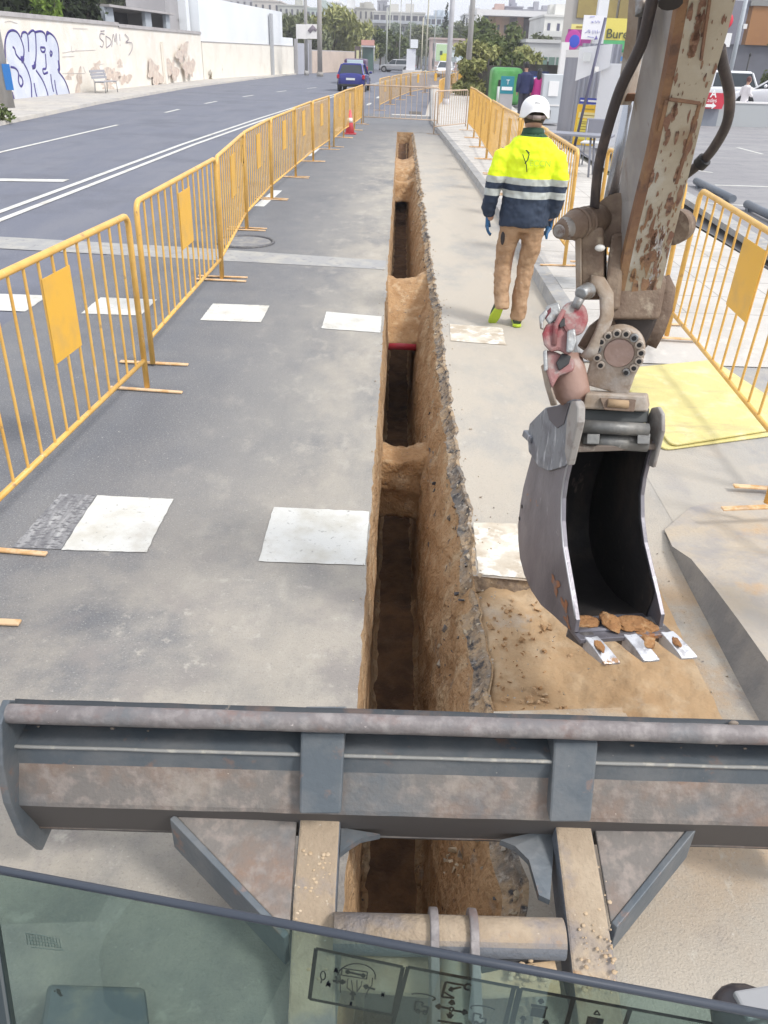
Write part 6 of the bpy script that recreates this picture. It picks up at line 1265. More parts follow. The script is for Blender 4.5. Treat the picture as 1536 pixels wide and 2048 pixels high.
def tree(label, x, y, h, w_, m, seed, n=2600, kind='tree', size=.16, trunk=.22, z0=0, low=.3, group=None, droop=0, long=1., name=None):
    t = thing(name or kind, label, 'tree' if kind != 'shrub' else 'shrub', (x, y, z0), group); rnd = random.Random(seed); cl_ = []
    k = 15 if kind != 'cypress_tree' else 9
    for i in range(k):
        f = i / (k - 1)
        if kind == 'cypress_tree': cl_.append((x + rnd.uniform(-.1, .1) * w_, y + rnd.uniform(-.1, .1) * w_, z0 + h * (.1 + .82 * f), w_ * .5 * (1.05 - f) ** .6, w_ * .5 * (1.05 - f) ** .6, h * .10))
        else:
            a = rnd.uniform(0, 6.28); rr = rnd.uniform(.1, .36) * w_; zz = z0 + h * (low + (1 - low) * rnd.uniform(.12, .86)); q = rnd.uniform(.13, .24) * w_
            cl_.append((x + rr * math.cos(a), y + rr * math.sin(a), min(zz, z0 + h - q * .7), q, q, q * rnd.uniform(.7, 1.1) * min(1, h / w_)))
    mb = MB(); mb.tube([(x, y, z0 - .1), (x + .05 * w_ * rnd.uniform(-1, 1), y, z0 + h * .35), (x, y, z0 + h * .75)], [trunk * .5, trunk * .36, trunk * .12], 9)
    if kind != 'cypress_tree':
        for c in cl_[::2]: mb.tube([(x, y, z0 + h * rnd.uniform(.2, .4)), ((x + c[0]) / 2, (y + c[1]) / 2, (z0 + h * .35 + c[2]) / 2 + .1), (c[0], c[1], c[2])], [trunk * .2, trunk * .12, trunk * .04], 6)
    mb.build('trunk', BARK, t); leaves('crown', m, t, cl_, n, size, seed, droop=droop, long=long); return t
# dark cypresses behind the wall (left), a bright shoot in front
for i, (px, Y) in enumerate([(35, 37), (80, 39), (122, 41), (160, 43), (198, 45), (236, 47)]):
    p = Yp(px, 40, Y); tree(['first', 'second', 'third', 'fourth', 'fifth', 'sixth'][i] + ' from the left of the dark cypresses behind the graffiti wall', p.x - 1.6, Y, 6.6 + (i % 3) * .5, 3.2, DK, 20 + i, 5200, 'cypress_tree', .17, .25, low=.1, group='dark cypresses behind the wall')
p = Yp(125, 30, 39.0); tree('bright yellow green shrub sticking up over the graffiti wall', -15.0, 39.0, 4.35, 1.6, BRG, 31, 700, 'shrub', .13, .08, low=.45, long=1.3)
p = Yp(262, 10, 62); tree('brownish olive tree behind the shed roof', p.x, 62, 7.5, 8, OL, 33, 3200, 'tree', .25, low=.3)
p = Yp(330, 5, 66); tree('second olive tree farther right behind the shed', p.x - 3.5, 66, 7.0, 5, YG, 34, 1600, 'tree', .25, low=.3)
# weeds at the foot of the warehouse wall
for i, (px, py) in enumerate(((415, 158), (437, 156))):
    g = G(px, py, .1); t = thing('weed', ['low dry weed tuft, left of the pair, at the cream wall foot', 'taller dry weed tuft at the cream wall foot'][i], 'weed', g); mb = MB(); rnd = random.Random(i)
    for k in range(60): a = rnd.uniform(0, 6.28); L = rnd.uniform(.25, .6) * (1 + .5 * i); mb.tube([g + Vector((rnd.uniform(-.3, .3), rnd.uniform(-.3, .3), 0)), g + Vector((.35 * math.cos(a), .35 * math.sin(a), L))], [.015, .006], 4, False)
    mb.build('stems', mat('dry weed', (.30, .25, .18), .9), t)
g = G(4, 240, .1); t = tag(leaves('bush', MG, thing('grass_tuft', 'dark weed clump at the left picture edge by the pole', 'weed', g), [(g.x, g.y, .25, .45, .45, .3)], 300, .09, 4), '', '') if False else thing('grass_tuft', 'dark weed clump at the left picture edge below the pole', 'weed', g); leaves('blades', MG, t, [(g.x - .1, g.y, .22, .4, .5, .28)], 420, .07, 4)
# bench on the left pavement
BT = mat('bench grey', (.33, .33, .36), .7)
def bench(name, label, c, rot, L=1.8, m_=BT):
    t = thing(name, label, 'bench', c, local=True, rot=rot)
    for k in range(3): MB().box(-L / 2, L / 2, -.22 + k * .15, -.09 + k * .15, .43, .465).build('seat_slat', m_, t, bevel=.006)
    for k in range(3): z = .55 + k * .12; MB().hexa([(-L / 2, .25 + k * .03, z), (L / 2, .25 + k * .03, z), (L / 2, .28 + k * .03, z), (-L / 2, .28 + k * .03, z), (-L / 2, .27 + k * .03, z + .10), (L / 2, .27 + k * .03, z + .10), (L / 2, .30 + k * .03, z + .10), (-L / 2, .30 + k * .03, z + .10)]).build('back_slat', m_, t, bevel=.005)
    for x in (-L / 2 + .15, L / 2 - .15):
        m = MB(); m.tube([(x, -.22, 0), (x, -.22, .42), (x, .22, .42), (x, .36, .88)], .02, 8); m.tube([(x, .22, .42), (x, .26, 0)], .02, 8); m.build('leg', STEELG, t)
    return t
g1, g2_ = G(192, 192, .1), G(236, 188, .1); bench('park_bench', 'grey slatted bench against the graffiti wall', (-13.3, 40.2, .1), R(88), 1.8)
# pole with the blue plate at the far left
P0 = (-12.95, 29.0)
t = thing('utility_pole', 'grey concrete pole with a small blue plate at the left picture edge', 'pole', (*P0, .1)); CONC = mat('pole concrete', (.40, .39, .38), .85, layers=[((.33, .32, .31), 3, .45, .62, (1, 1, .3))])
MB().tube([(*P0, .1), (P0[0] - .0, P0[1], 7)], [.22, .13], 16).build('pole', CONC, t)
bp_ = onpl(17, 154, Vector((P0[0], P0[1] - .1, 0)), Vector((0, 1, 0))); MB().box(bp_.x - .11, bp_.x + .13, P0[1] - .2, P0[1] - .16, bp_.z - .37, bp_.z + .37).build('blue_plate', mat('blue plate', (.02, .17, .50), .5), t)
def pole(label, px, py, Y, h, r0, r1, lean=(0, 0), z0=0, mt=CONC, px1=None, arm=False, name='lamp_post'):
    p = Yp(px, py, Y); t = thing(name, label, 'post', (p.x, Y, z0)); top = (p.x + lean[0], Y + lean[1], z0 + h)
    MB().tube([(p.x, Y, z0), top], [r0, r1], 14).build('pole', mt, t); MB().tube([(p.x, Y, z0), (p.x, Y, z0 + .35)], [r0 * 1.35, r0 * 1.25], 14).build('base', mt, t)
    if arm:
        m = MB(); m.tube([top, (top[0] + .5, top[1], top[2] + .3), (top[0] + 1.4, top[1], top[2] + .35)], r1 * .8, 8); m.build('arm', mt, t); m = MB(); m.ball((top[0] + 1.6, top[1], top[2] + .33), (.4, .14, .08), 12, 8); m.build('lamp_head', STEELG, t)
    return t, p
PG = mat('painted pole', (.47, .47, .50), .6, layers=[((.54, .54, .56), 2, .45, .6)])
pole('tall pale lamp post rising left of the far pavement', 893, 198, 40, 8.5, .125, .075, lean=(.0, 0), z0=0, mt=PG, arm=True)
pole('thicker grey lamp post on the far right pavement', 934, 164, 55, 10, .19, .10, mt=CONC, arm=True)
pole('pale post on the left pavement carrying the white signboard', 613, 150, 80, 10, .16, .12, z0=.1)
pole('wooden utility post just right of the white signboard', 640, 150, 78, 7.6, .22, .17, z0=.1, mt=mat('old pole', (.32, .30, .28), .9))
for i, (px, Y, h, r_) in enumerate(((772, 118, 7, .12), (777, 130, 9, .1), (798, 120, 8, .08), (842, 116, 6, .09), (851, 112, 9, .11), (866, 120, 7, .08), (818, 135, 12, .10))):
    pole(['leftmost slim post by the distant bus stop', 'post behind the distant round trees', 'thin post right of the distant round trees', 'yellowish post right of the white totem', 'tallest post between totem and billboard', 'slim post left of the billboard', 'high mast behind the white totem'][i], px, 135, Y, h, r_, r_ * .7, mt=mat('far post ' + 'abcdefg'[i], [(.36, .38, .34), (.40, .42, .36), (.40, .40, .38), (.48, .45, .34), (.44, .42, .34), (.36, .36, .34), (.42, .42, .42)][i], .8))
# white signboard on the left post
t = thing('signboard', 'white two part signboard fixed high on the left pale post', 'sign', tuple(Yp(613, 62, 79.7)))
a, b = Yp(592, 48, 79.6), Yp(611, 78, 79.6); MB().box(a.x, b.x + .12, 79.5, 79.6, b.z, a.z).build('panel', mat('sign white', (.80, .78, .76), .5), t)
a, b = Yp(616, 48, 79.6), Yp(634, 78, 79.6); MB().box(a.x - .1, b.x, 79.5, 79.6, b.z, a.z).build('panel', bpy.data.materials['sign white'], t)
m = MB(); ce = Yp(626, 60, 79.45); m.tube([ce + Vector((-.35, 0, -.15)), ce + Vector((0, 0, .2)), ce + Vector((.3, 0, -.05))], [(.01, .16), (.01, .2), (.01, .1)], 8, ref=(0, 1, 0)); m.build('picture', mat('sign picture', (.30, .26, .30), .7), t)
# low beige wall and gate pillars on the left beyond the warehouse
t = thing('boundary_wall', 'low beige wall under the bushy trees on the far left', 'wall', (-7, 95, 0)); BG = mat('beige wall', (.55, .45, .38), .9, layers=[((.48, .39, .33), .4, .45, .62)])
wallseg((-9.2, 93), (-5.3, 112), 0, 2.0, .3).build('wall', BG, t); wallseg((-9.25, 92.9), (-5.35, 111.9), 2.0, 2.1, .45).build('coping', CAP, t)
t = thing('gate', 'grey metal gate between two pillars beside the warehouse', 'gate', (-9.7, 89, 0)); wallseg((-10.1, 87), (-9.35, 91), 0, 2.6, .1).build('leaf', mat('gate grey', (.40, .41, .46), .7), t); MB().box(-9.5, -9.1, 91, 91.5, 0, 2.95).build('pillar', GBm, t); MB().box(-10.25, -9.95, 86.3, 86.8, 0, 2.95).build('pillar', GBm, t)
# trees over that wall
TL = [(585, 102, 5.6, 5, OL, 'grey green tree behind the warehouse corner'), (625, 108, 4.6, 5.5, OL, 'olive tree behind the white signboard'), (668, 112, 6.6, 8.5, YG, 'large yellow green bushy tree, left half of the pair over the beige wall'), (708, 118, 6.3, 8.5, YG, 'large yellow green bushy tree, right half of the pair over the beige wall'), (650, 122, 6.6, 6, MG, 'darker tree between the two posts'), (600, 120, 6.4, 6, PAL, 'pale hazy tree far behind the signboard')]
for i, (px, Y, h, w_, mt, l) in enumerate(TL): p = Yp(px, 100, Y); tree(l, p.x, Y, h, w_, mt, 50 + i, 4200, 'tree', .26, .3, low=.12, droop=.9, long=1.6, group='trees beyond the beige wall')
for i, (px, Y, h, w_, mt, l) in enumerate([(760, 122, 4.9, 4.2, MG, 'round green street tree right of the bus shelter'), (793, 124, 4.6, 4.0, MG, 'second round street tree left of the totem'), (836, 150, 6.2, 6, OL, 'hazy tree behind the totem'), (868, 155, 5.6, 7, OL, 'hazy tree left of the billboard'), (800, 165, 7.0, 6, PAL, 'pale palm like tree before the long apartment block'), (905, 165, 6.6, 7, MG, 'dark tree behind the right billboard'), (925, 172, 7.6, 6, OL, 'olive tree between the two lamp posts'), (858, 185, 7.6, 8, PAL, 'pale tree under the white apartment block')]):
    p = Yp(px, 110, Y); tree(l, p.x, Y, h, w_, mt, 70 + i, 2200, 'tree', .24, .25, low=.25, group='distant street trees')
for i, (px, Y, h) in enumerate(((888, 172, 10.4), (923, 185, 8.9))): p = Yp(px, 100, Y); tree(['tall thin dark cypress beside the far lamp post', 'shorter cypress between the two lamp posts'][i], p.x, Y, h, 1.9, DK, 90 + i, 1200, 'cypress_tree', .25, low=.1)
for i, (px, Y, h, w_, mt, l) in enumerate([(960, 58, 2.9, 3.4, YG, 'low yellow green shrub right of the thick lamp post'), (985, 62, 3.4, 4.2, MG, 'rounded green shrub behind the green bin'), (1012, 60, 3.2, 4.0, MG, 'green shrub over the dark fence'), (1040, 66, 3.0, 4.2, YG, 'yellowish shrub behind the standing man'), (970, 80, 4.8, 5, MG, 'dark green tree under the white frame'), (1005, 84, 4.8, 5, MG, 'green tree in front of the orange building'), (1115, 100, 4.6, 5.5, DK, 'dark tree before the white balconied block'), (1080, 95, 4.2, 4.5, OL, 'olive tree between orange and white blocks'), (948, 50, 2.0, 2.2, YG, 'small shrub at the foot of the thick lamp post')]):
    p = Yp(px, 110, Y); tree(l, p.x, Y, h, w_, mt, 110 + i, 2600, 'shrub' if h < 3.6 else 'tree', .15 if Y < 70 else .2, .12, low=.05, group='greenery on the far right')

# ================================================================ DISTANT BUILDINGS
def facade(name, label, px0, px1, ytop, Y, col_, floors, bays, win=(.10, .10, .12), depth=14, base=0, roofbits=True, slab=None, wf=.5, hf=.5, group=None, topz=None, rough=.9):
    a = Yp(px0, ytop, Y); b = Yp(px1, ytop, Y); z1 = topz or (a.z + b.z) / 2; t = thing(name, label, 'building', ((a.x + b.x) / 2, Y + depth / 2, 0), group)
    wm = mat('wall ' + label[:20], col_, rough, layers=[(tuple(c * .88 for c in col_), .25, .45, .62)]); gm = mat('windows ' + label[:20], win, .3)
    MB().box(a.x, b.x, Y, Y + depth, 0, z1).build('wall', wm, t)
    fh = (z1 - base) / floors; bw_ = (b.x - a.x) / bays; MBs = slab
    for f in range(floors):
        z = base + f * fh
        for k in range(bays):
            x = a.x + bw_ * (k + .5); o = MB().box(x - bw_ * wf / 2, x + bw_ * wf / 2, Y - .05, Y + .02, z + fh * .28, z + fh * (.28 + hf)).build('window', gm, t)
        if MBs: MB().box(a.x - .2, b.x + .2, Y - 1.3, Y - .002, z + fh * .02, z + fh * .30).build('balcony', mat('bal ' + label[:16] + str(f), MBs, .85), t)
    MB().box(a.x - .15, b.x + .15, Y - .15, Y + depth + .1, z1, z1 + .25).build('parapet', wm, t)
    if roofbits:
        rnd = random.Random(int(px0)); 
        for k in range(3): x = rnd.uniform(a.x + 1, b.x - 1.5); MB().box(x, x + rnd.uniform(.8, 2.2), Y + 2 + k * .7, Y + 4 + k * .8, z1 + .24 + k * .003, z1 + .25 + rnd.uniform(.5, 1.6)).build('roof_box', wm, t)
    return t
BD = 'far apartment blocks'
facade('apartment_building', 'long pale grey apartment block with a light frame above the street end', 747, 850, 26, 190, (.56, .55, .52), 4, 8, slab=(.42, .44, .47), wf=.8, group=BD, base=1.5)
facade('apartment_building', 'pale blue grey block right of the long grey one', 852, 905, 34, 200, (.56, .62, .68), 3, 5, slab=(.50, .56, .62), wf=.8, group=BD, base=3)
facade('apartment_building', 'beige grey block between the white houses and the long block', 706, 748, 17, 200, (.47, .46, .42), 4, 4, group=BD, wf=.3)
facade('apartment_building', 'white narrow block above the yellow green trees', 658, 682, 6, 205, (.74, .74, .74), 4, 2, group=BD, wf=.25)
facade('apartment_building', 'white lower block right of the narrow white one', 684, 706, 17, 195, (.72, .72, .72), 4, 2, group=BD, wf=.3)
facade('apartment_building', 'grey green glazed block behind the left posts', 612, 658, 18, 185, (.42, .47, .45), 4, 5, slab=(.60, .60, .58), group=BD, wf=.6)
facade('apartment_building', 'pale block at the left skyline above the warehouse', 556, 612, 12, 200, (.50, .50, .46), 4, 5, group=BD, wf=.35)
facade('apartment_building', 'beige hillside block behind the warehouse roof', 505, 560, 3, 215, (.58, .54, .50), 4, 4, group=BD, wf=.3)
facade('apartment_building', 'grey hillside block left of the beige one', 430, 508, -4, 225, (.50, .49, .50), 4, 6, group=BD, wf=.3)
facade('tower', 'ruined looking grey tower on the skyline', 755, 772, 3, 260, (.40, .40, .43), 5, 2, group=BD, wf=.2)
facade('tower', 'short grey stair tower right of the skyline tower', 772, 781, 12, 258, (.42, .42, .45), 5, 1, group=BD, wf=.2, roofbits=False)
# white frame portal building on the right with orange and brown blocks inside
t = thing('office_building', 'modern building with a big white square frame round orange facades', 'building', (15, 150, 0)); WF = mat('white frame', (.74, .73, .72), .7)
a = Yp(952, 34, 150); b = Yp(1092, 44, 150); zt_ = b.z + .6
MB().box(a.x, a.x + 1.0, 149, 160, 0, zt_).build('frame', WF, t); MB().box(b.x - .9, b.x, 149, 160, 0, zt_).build('frame', WF, t); MB().box(a.x, b.x, 149, 160, zt_ + .002, zt_ + .8).build('frame', WF, t)
cols = [(.13, .13, .17), (.50, .34, .18), (.47, .30, .20), (.48, .33, .22), (.16, .13, .13), (.50, .30, .23), (.12, .10, .10), (.14, .12, .11)]
for i, c in enumerate(cols):
    x0 = a.x + 1.0 + (b.x - a.x - 1.9) * i / 8; x1 = a.x + 1.0 + (b.x - a.x - 1.9) * (i + 1) / 8; q = MB().box(x0, x1, 152 + (i % 2) * .5, 158, 0, zt_ - .003).build('bay', mat('bay ' + 'abcdefgh'[i], c, .8), t)
    for f in range(3): z = 1.5 + f * 2.0; MB().box(x0 + .4, x1 - .4, 151.9 + (i % 2) * .5, 152.1 + (i % 2) * .5, z, z + 1.1).build('window', mat('bay window', (.07, .06, .07), .3) if 'bay window' not in bpy.data.materials else bpy.data.materials['bay window'], q)
facade('apartment_building', 'white balconied apartment block behind the yellow and green banner', 1090, 1148, 34, 120, (.72, .71, .67), 3, 3, win=(.10, .10, .16), slab=(.66, .66, .62), group=BD, wf=.3, hf=.4)
facade('apartment_building', 'grey rooftop block behind the white frame', 1012, 1046, 15, 200, (.36, .36, .42), 5, 4, group=BD, wf=.3)
facade('apartment_building', 'dark grey rooftop block right of it on the skyline', 1048, 1118, 22, 205, (.40, .40, .44), 5, 6, group=BD, wf=.3)
facade('apartment_building', 'salmon coloured block at the left of the white frame', 975, 1012, 25, 195, (.56, .42, .38), 5, 4, group=BD, wf=.3)
facade('apartment_building', 'pale block between the lamp posts', 930, 956, 30, 190, (.60, .60, .60), 4, 3, group=BD, wf=.3)
# low pink roofed house, white kiosk row
facade('house', 'low house with a pinkish roof behind the billboard', 862, 945, 80, 135, (.55, .44, .40), 2, 6, roofbits=False, wf=.3, depth=8)
facade('bungalow', 'pale low building behind the dark fence on the right', 1055, 1130, 86, 78, (.62, .62, .60), 1, 5, roofbits=False, win=(.16, .24, .20), wf=.8, hf=.4, depth=6)
# hill behind everything
struct(sheet('hill', mat('far hill', (.20, .23, .17), .95, layers=[((.42, .40, .37), .05, .5, .6), ((.14, .17, .10), .12, .5, .65)]), -300, 300, 230, 700, 40, 20, lambda x, y: -1 + (y - 230) * .028 + 2.5 * fr(x * .01, y * .01, 0)))

# ================================================================ STREET END FURNITURE
t = thing('bus_shelter', 'green glazed bus shelter with a coral coloured roof board', 'shelter', (-3.9, 104, 0)); c0 = Yp(722, 135, 104); c1 = Yp(748, 135, 104)
MB().box(c0.x, c1.x, 104, 106.5, 2.55, 2.72).build('roof', CLD, t); MB().box(c0.x, c1.x, 103.9, 104, 2.72, 3.25).build('roof_board', mat('coral board', (.62, .33, .28), .6), t); MB().box(c0.x + .1, c1.x - .1, 106, 106.1, .2, 2.55).build('back_pane', mat('green pane', (.10, .18, .16), .3), t)
MB().box(c0.x - .75, c0.x - .1, 104, 104.3, .2, 2.6).build('side_panel', mat('brown panel', (.12, .09, .09), .6), t); MB().box(c0.x - .55, c0.x - .25, 103.95, 104, 1.2, 2.2).build('poster', mat('poster yellow', (.62, .60, .35), .5), t)
for x in (c0.x + .05, c1.x - .05): MB().tube([(x, 104.1, 0), (x, 104.1, 2.55)], .06, 8).build('post', STEELG, t)
t = thing('information_totem', 'tall white advertising totem with a cube on top', 'sign', (1.2, 106, 0)); a = Yp(812, 140, 106); b = Yp(830, 140, 106)
MB().box(a.x, b.x, 105, 106, 0, Yp(820, 98, 106).z).build('column', mat('totem white', (.70, .71, .76), .5, layers=[((.50, .50, .58), .8, .5, .56, (1, 1, 1), 3)]), t); z = Yp(820, 97, 106).z; MB().box(a.x + .4, b.x + .2, 104.9, 106.1, z + .05, Yp(826, 79, 106).z).build('cube', mat('totem cube', (.78, .80, .82), .5), t)
MB().box(a.x - .4, b.x + .7, 104.6, 106.4, 0, .4).build('plinth', mat('plinth', (.62, .60, .58), .8), t)
def billboard(label, px0, px1, y0_, y1_, Y, parts, legs=True):
    a = Yp(px0, y0_, Y); b = Yp(px1, y1_, Y); t = thing('billboard', label, 'billboard', ((a.x + b.x) / 2, Y, 0)); MB().box(a.x - .08, b.x + .08, Y, Y + .25, b.z - .08, a.z + .08).build('frame', CLD, t)
    for i, (u0, v0, u1, v1, c) in enumerate(parts): MB().box(a.x + (b.x - a.x) * u0, a.x + (b.x - a.x) * u1, Y - .03 - .01 * i, Y - .002, b.z + (a.z - b.z) * v0, b.z + (a.z - b.z) * v1).build('poster', mat('poster ' + label[:12] + str(i), c, .6), t)
    for x in (a.x + .4, (a.x + b.x) / 2, b.x - .4): MB().box(x - .07, x + .07, Y + .05, Y + .2, 0, b.z).build('leg', STEELG, t)
billboard('left billboard with a pale green and yellow poster', 873, 897, 88, 122, 100, [(0, 0, 1, 1, (.50, .66, .40)), (.35, 0, 1, .45, (.72, .72, .05)), (.3, .35, .5, .6, (.06, .10, .08))])
billboard('right billboard with a grey and white poster', 901, 934, 93, 124, 96, [(0, 0, .38, 1, (.36, .40, .40)), (.38, 0, 1, 1, (.72, .78, .80)), (.08, .3, .28, .6, (.62, .68, .66)), (.6, .25, .8, .5, (.45, .58, .56))])
# ================================================================ RIGHT SIDE
# green bottle bank, teal information board, dark planters, car park sign
t = thing('recycling_container', 'big rounded green recycling container behind the teal sign', 'container', (4.6, 42, 0)); a = Yp(986, 134, 41); b = Yp(1030, 185, 41)
MB().box(a.x, b.x + .3, 41, 42.4, .12, a.z).build('shell', mat('green container', (.06, .28, .06), .5, layers=[((.12, .36, .12), 1, .45, .6)]), t, bevel=.22, bseg=4); MB().box(a.x + .3, a.x + .8, 40.95, 41.02, a.z - .75, a.z - .5).build('opening', BLACK, t)
t = thing('teal_sign', 'teal sign board with white lettering left of the man in navy', 'sign', (4.3, 35, 0)); a = Yp(1003, 152, 35); b = Yp(1026, 188, 35)
TB = MB().box(a.x, b.x, 35, 35.08, b.z, a.z).build('panel', mat('teal panel', (.02, .22, .28), .5), t); MB().box(a.x, b.x, 35.01, 35.07, .1, b.z).build('stand', GBm, t)
SW = mat('sign lettering', (.8, .8, .8), .5); lettering('T', (a.x + .2, 34.98, a.z - .28), (1, 0, 0), (0, 0, 1), .24, SW, TB); lettering('ECO', (a.x + .06, 34.98, b.z + .10), (1, 0, 0), (0, 0, 1), .2, SW, TB) if False else MB().box(a.x + .05, b.x - .05, 34.985, 34.998, b.z + .12, b.z + .24).build('text_line', SW, TB)
t = thing('bollard', 'pale slim bollard at the end of the right barrier row', 'bollard', tuple(G(994, 210, .12))); g = G(994, 210, .12); MB().tube([g, g + Vector((0, 0, .75))], .06, 12).build('shaft', mat('bollard pale', (.55, .57, .56), .6), t)
for i, (px, w_) in enumerate(((950, .9), (975, 1.2), (1012, 1.6))):
    g = G(px, 192, .1); t = thing('planter', ['dark planter box at the pavement edge, leftmost of three', 'dark planter box in the middle of three', 'grey planter box under the teal sign'][i], 'planter', tuple(g), 'dark planters'); gg = g
    MB().box(gg.x, gg.x + w_, gg.y, gg.y + .6, .1, .68).build('box', mat('planter ' + 'abc'[i], (.12, .12, .13), .8), t, bevel=.02); MB().box(gg.x + .06, gg.x + w_ - .06, gg.y + .06, gg.y + .54, .66, .70).build('soil', BARK, t)
t = thing('boundary_fence', 'dark board fence behind the man in navy and the shrubs', 'fence', (8, 48, 0)); a = Yp(955, 125, 50); b = Yp(1120, 130, 50); FD = mat('dark fence', (.085, .075, .07), .85, layers=[((.11, .12, .09), 1, .45, .6)])
for k in range(7): x0 = a.x + (b.x - a.x) * k / 7; MB().box(x0, x0 + (b.x - a.x) / 7 - .06, 50, 50.1, .1, 1.62 + .12 * (k > 3)).build('panel', FD, t); MB().box(x0 - .06, x0, 49.95, 50.15, .1, 1.9).build('post', FD, t)
t = thing('parking_sign', 'blue parking sign with a white ring and an arrow point', 'sign', (5.8, 33.5, 0)); a = Yp(1060, 152, 33.5); b = Yp(1090, 183, 33.5); BL = mat('parking blue', (.03, .12, .42), .4)
PB = MB().prism([(a.x, 33.5, a.z), (b.x - .22, 33.5, a.z), (b.x, 33.5, (a.z + b.z) / 2), (b.x - .22, 33.5, b.z), (a.x, 33.5, b.z)], (0, .08, 0)).build('panel', BL, t); cx_ = (a.x * .66 + b.x * .34); cz = (a.z + b.z) / 2
MB().tube([(cx_ - .04, 33.48, cz + .02), (cx_ - .04, 33.46, cz + .02)], .19, 24).build('ring', SW, PB); lettering('P', (cx_ - .11, 33.455, cz - .07), (1, 0, 0), (0, 0, 1), .25, BL, PB, bold=.01)
m = MB(); m.bar((b.x - .22, 33.48, a.z - .03), (b.x - .05, 33.48, cz), .02, .03); m.bar((b.x - .22, 33.48, b.z + .03), (b.x - .05, 33.48, cz), .02, .03); m.bar((b.x - .24, 33.48, a.z - .03), (b.x - .24, 33.48, b.z + .03), .02, .03); m.build('arrow_mark', SW, PB)
MB().box(a.x, b.x + .1, 33.7, 33.8, .1, 1.62).build('backboard', mat('dark blue board', (.02, .03, .09), .6), t)
t = thing('electric_cabinet', 'pale grey electric cabinet right of the parking sign', 'cabinet', (6.3, 31, 0)); a = Yp(1089, 148, 30.5); b = Yp(1118, 238, 30.5); CBM = mat('cabinet grey', (.52, .55, .58), .6)
CB_ = MB().box(a.x, b.x, 30.5, 31.2, .1, a.z).build('housing', CBM, t, bevel=.02); MB().box(a.x + .2, b.x - .15, 30.47, 30.498, a.z - .65, a.z - .2).build('notice', SW, CB_); MB().box(a.x + .05, b.x - .05, 30.48, 30.498, a.z - .95, a.z - .9).build('door_gap', WF, CB_); MB().box(a.x + .1, a.x + .35, 30.46, 30.498, .25, .5).build('vent', BLACK, CB_)
# corrugated grey hoarding with white tops; white boards; tall white post
HG = thing('hoarding', 'hoarding of grey corrugated sheets and white boards beside the pavement', 'hoarding', (4.9, 25, .1)); CG = mat('corrugated grey', (.34, .35, .40), .5, .3, layers=[((.28, .29, .34), 1, .45, .6, (1, 1, .2)), ((.44, .45, .50), 4, .6, .7, (1, 1, .1), 3)])
def hp(x, y, z): return (x, y, z)
def corr(a, b, z0, z1, nm='sheet', amp=.03, pitch=.12, mt=CG):
    a = Vector((*a, 0)); b = Vector((*b, 0)); L = (b - a).length; d = (b - a) / L; n = d.cross(Vector((0, 0, 1))); N = int(L / pitch * 6); A = []; B = []
    for i in range(N + 1): q = a + d * L * i / N + n * amp * math.sin(i / 6 * 2 * math.pi); A.append((q.x, q.y, z0)); B.append((q.x, q.y, z1))
    return MB().strip(A, B, True).build(nm, mt, HG, recalc='keep')
hA = G(1113, 268, .12); hB = G(1139, 283, .12); corr((hA.x, hA.y), (hB.x, hB.y), .12, 2.08, amp=.02); hC = G(1160, 292, .12)
MB().hexa([(hA.x - .03, hA.y, 2.08), (hB.x, hB.y, 2.08), (hB.x + .1, hB.y + .1, 2.08), (hA.x + .1, hA.y + .1, 2.08), (hA.x - .03, hA.y, 2.26), (hB.x, hB.y, 2.26), (hB.x + .1, hB.y + .1, 2.26), (hA.x + .1, hA.y + .1, 2.26)]).build('white_cap', WF, HG)
corr((hB.x, hB.y), (hB.x + .95, hB.y - .3), .12, 2.4, amp=.02); 
WBm = mat('white board', (.76, .77, .80), .6, layers=[((.70, .71, .74), .6, .45, .6)])
a = Yp(1160, 95, 22.2); b = Yp(1222, 88, 22.0); z0 = Yp(1160, 132, 22.2).z
t2 = thing('white_board', 'white board with a dark post through it above the hoarding', 'board', (a.x, 22.1, .1)); BB = MB().hexa([(a.x, 22.2, z0 - .32), (b.x, 21.8, z0), (b.x, 21.85, z0), (a.x, 22.25, z0 - .32), (a.x, 22.2, a.z), (b.x, 21.8, b.z), (b.x, 21.85, b.z), (a.x, 22.25, a.z)]).build('board', WBm, t2)
c0 = Yp(1199, 85, 21.9); c1 = Yp(1191, 130, 21.9); MB().tube([(c1.x - .25, 21.85, .1), (c0.x + .05, 21.85, 2.9)], .035, 10).build('dark_post', mat('dark post', (.10, .10, .16), .5), t2)
c = Yp(1192, 138, 21.8); MB().box(c.x - .04, c.x + .05, 21.72, 21.8, c.z - .05, c.z + .05).build('bracket', WF, t2); MB().box(Yp(1175, 110, 21.9).x - .08, Yp(1175, 110, 21.9).x + .1, 22.0, 22.05, Yp(1175, 118, 22).z - .05, Yp(1175, 105, 22).z).build('sticker', mat('sticker', (.66, .68, .68), .6), t2)
# big white hoarding panels right of the grey ones
W1 = G(1182, 300, .12); W2 = (6.15, 21.2)
MB().hexa([(W1.x + .1, W1.y + .6, .12), (W2[0], W2[1], .12), (W2[0], W2[1] + .08, .12), (W1.x + .1, W1.y + .68, .12), (W1.x + .1, W1.y + .6, 1.98), (W2[0], W2[1], 1.98), (W2[0], W2[1] + .08, 1.98), (W1.x + .1, W1.y + .68, 1.98)]).build('white_panel', WBm, HG)
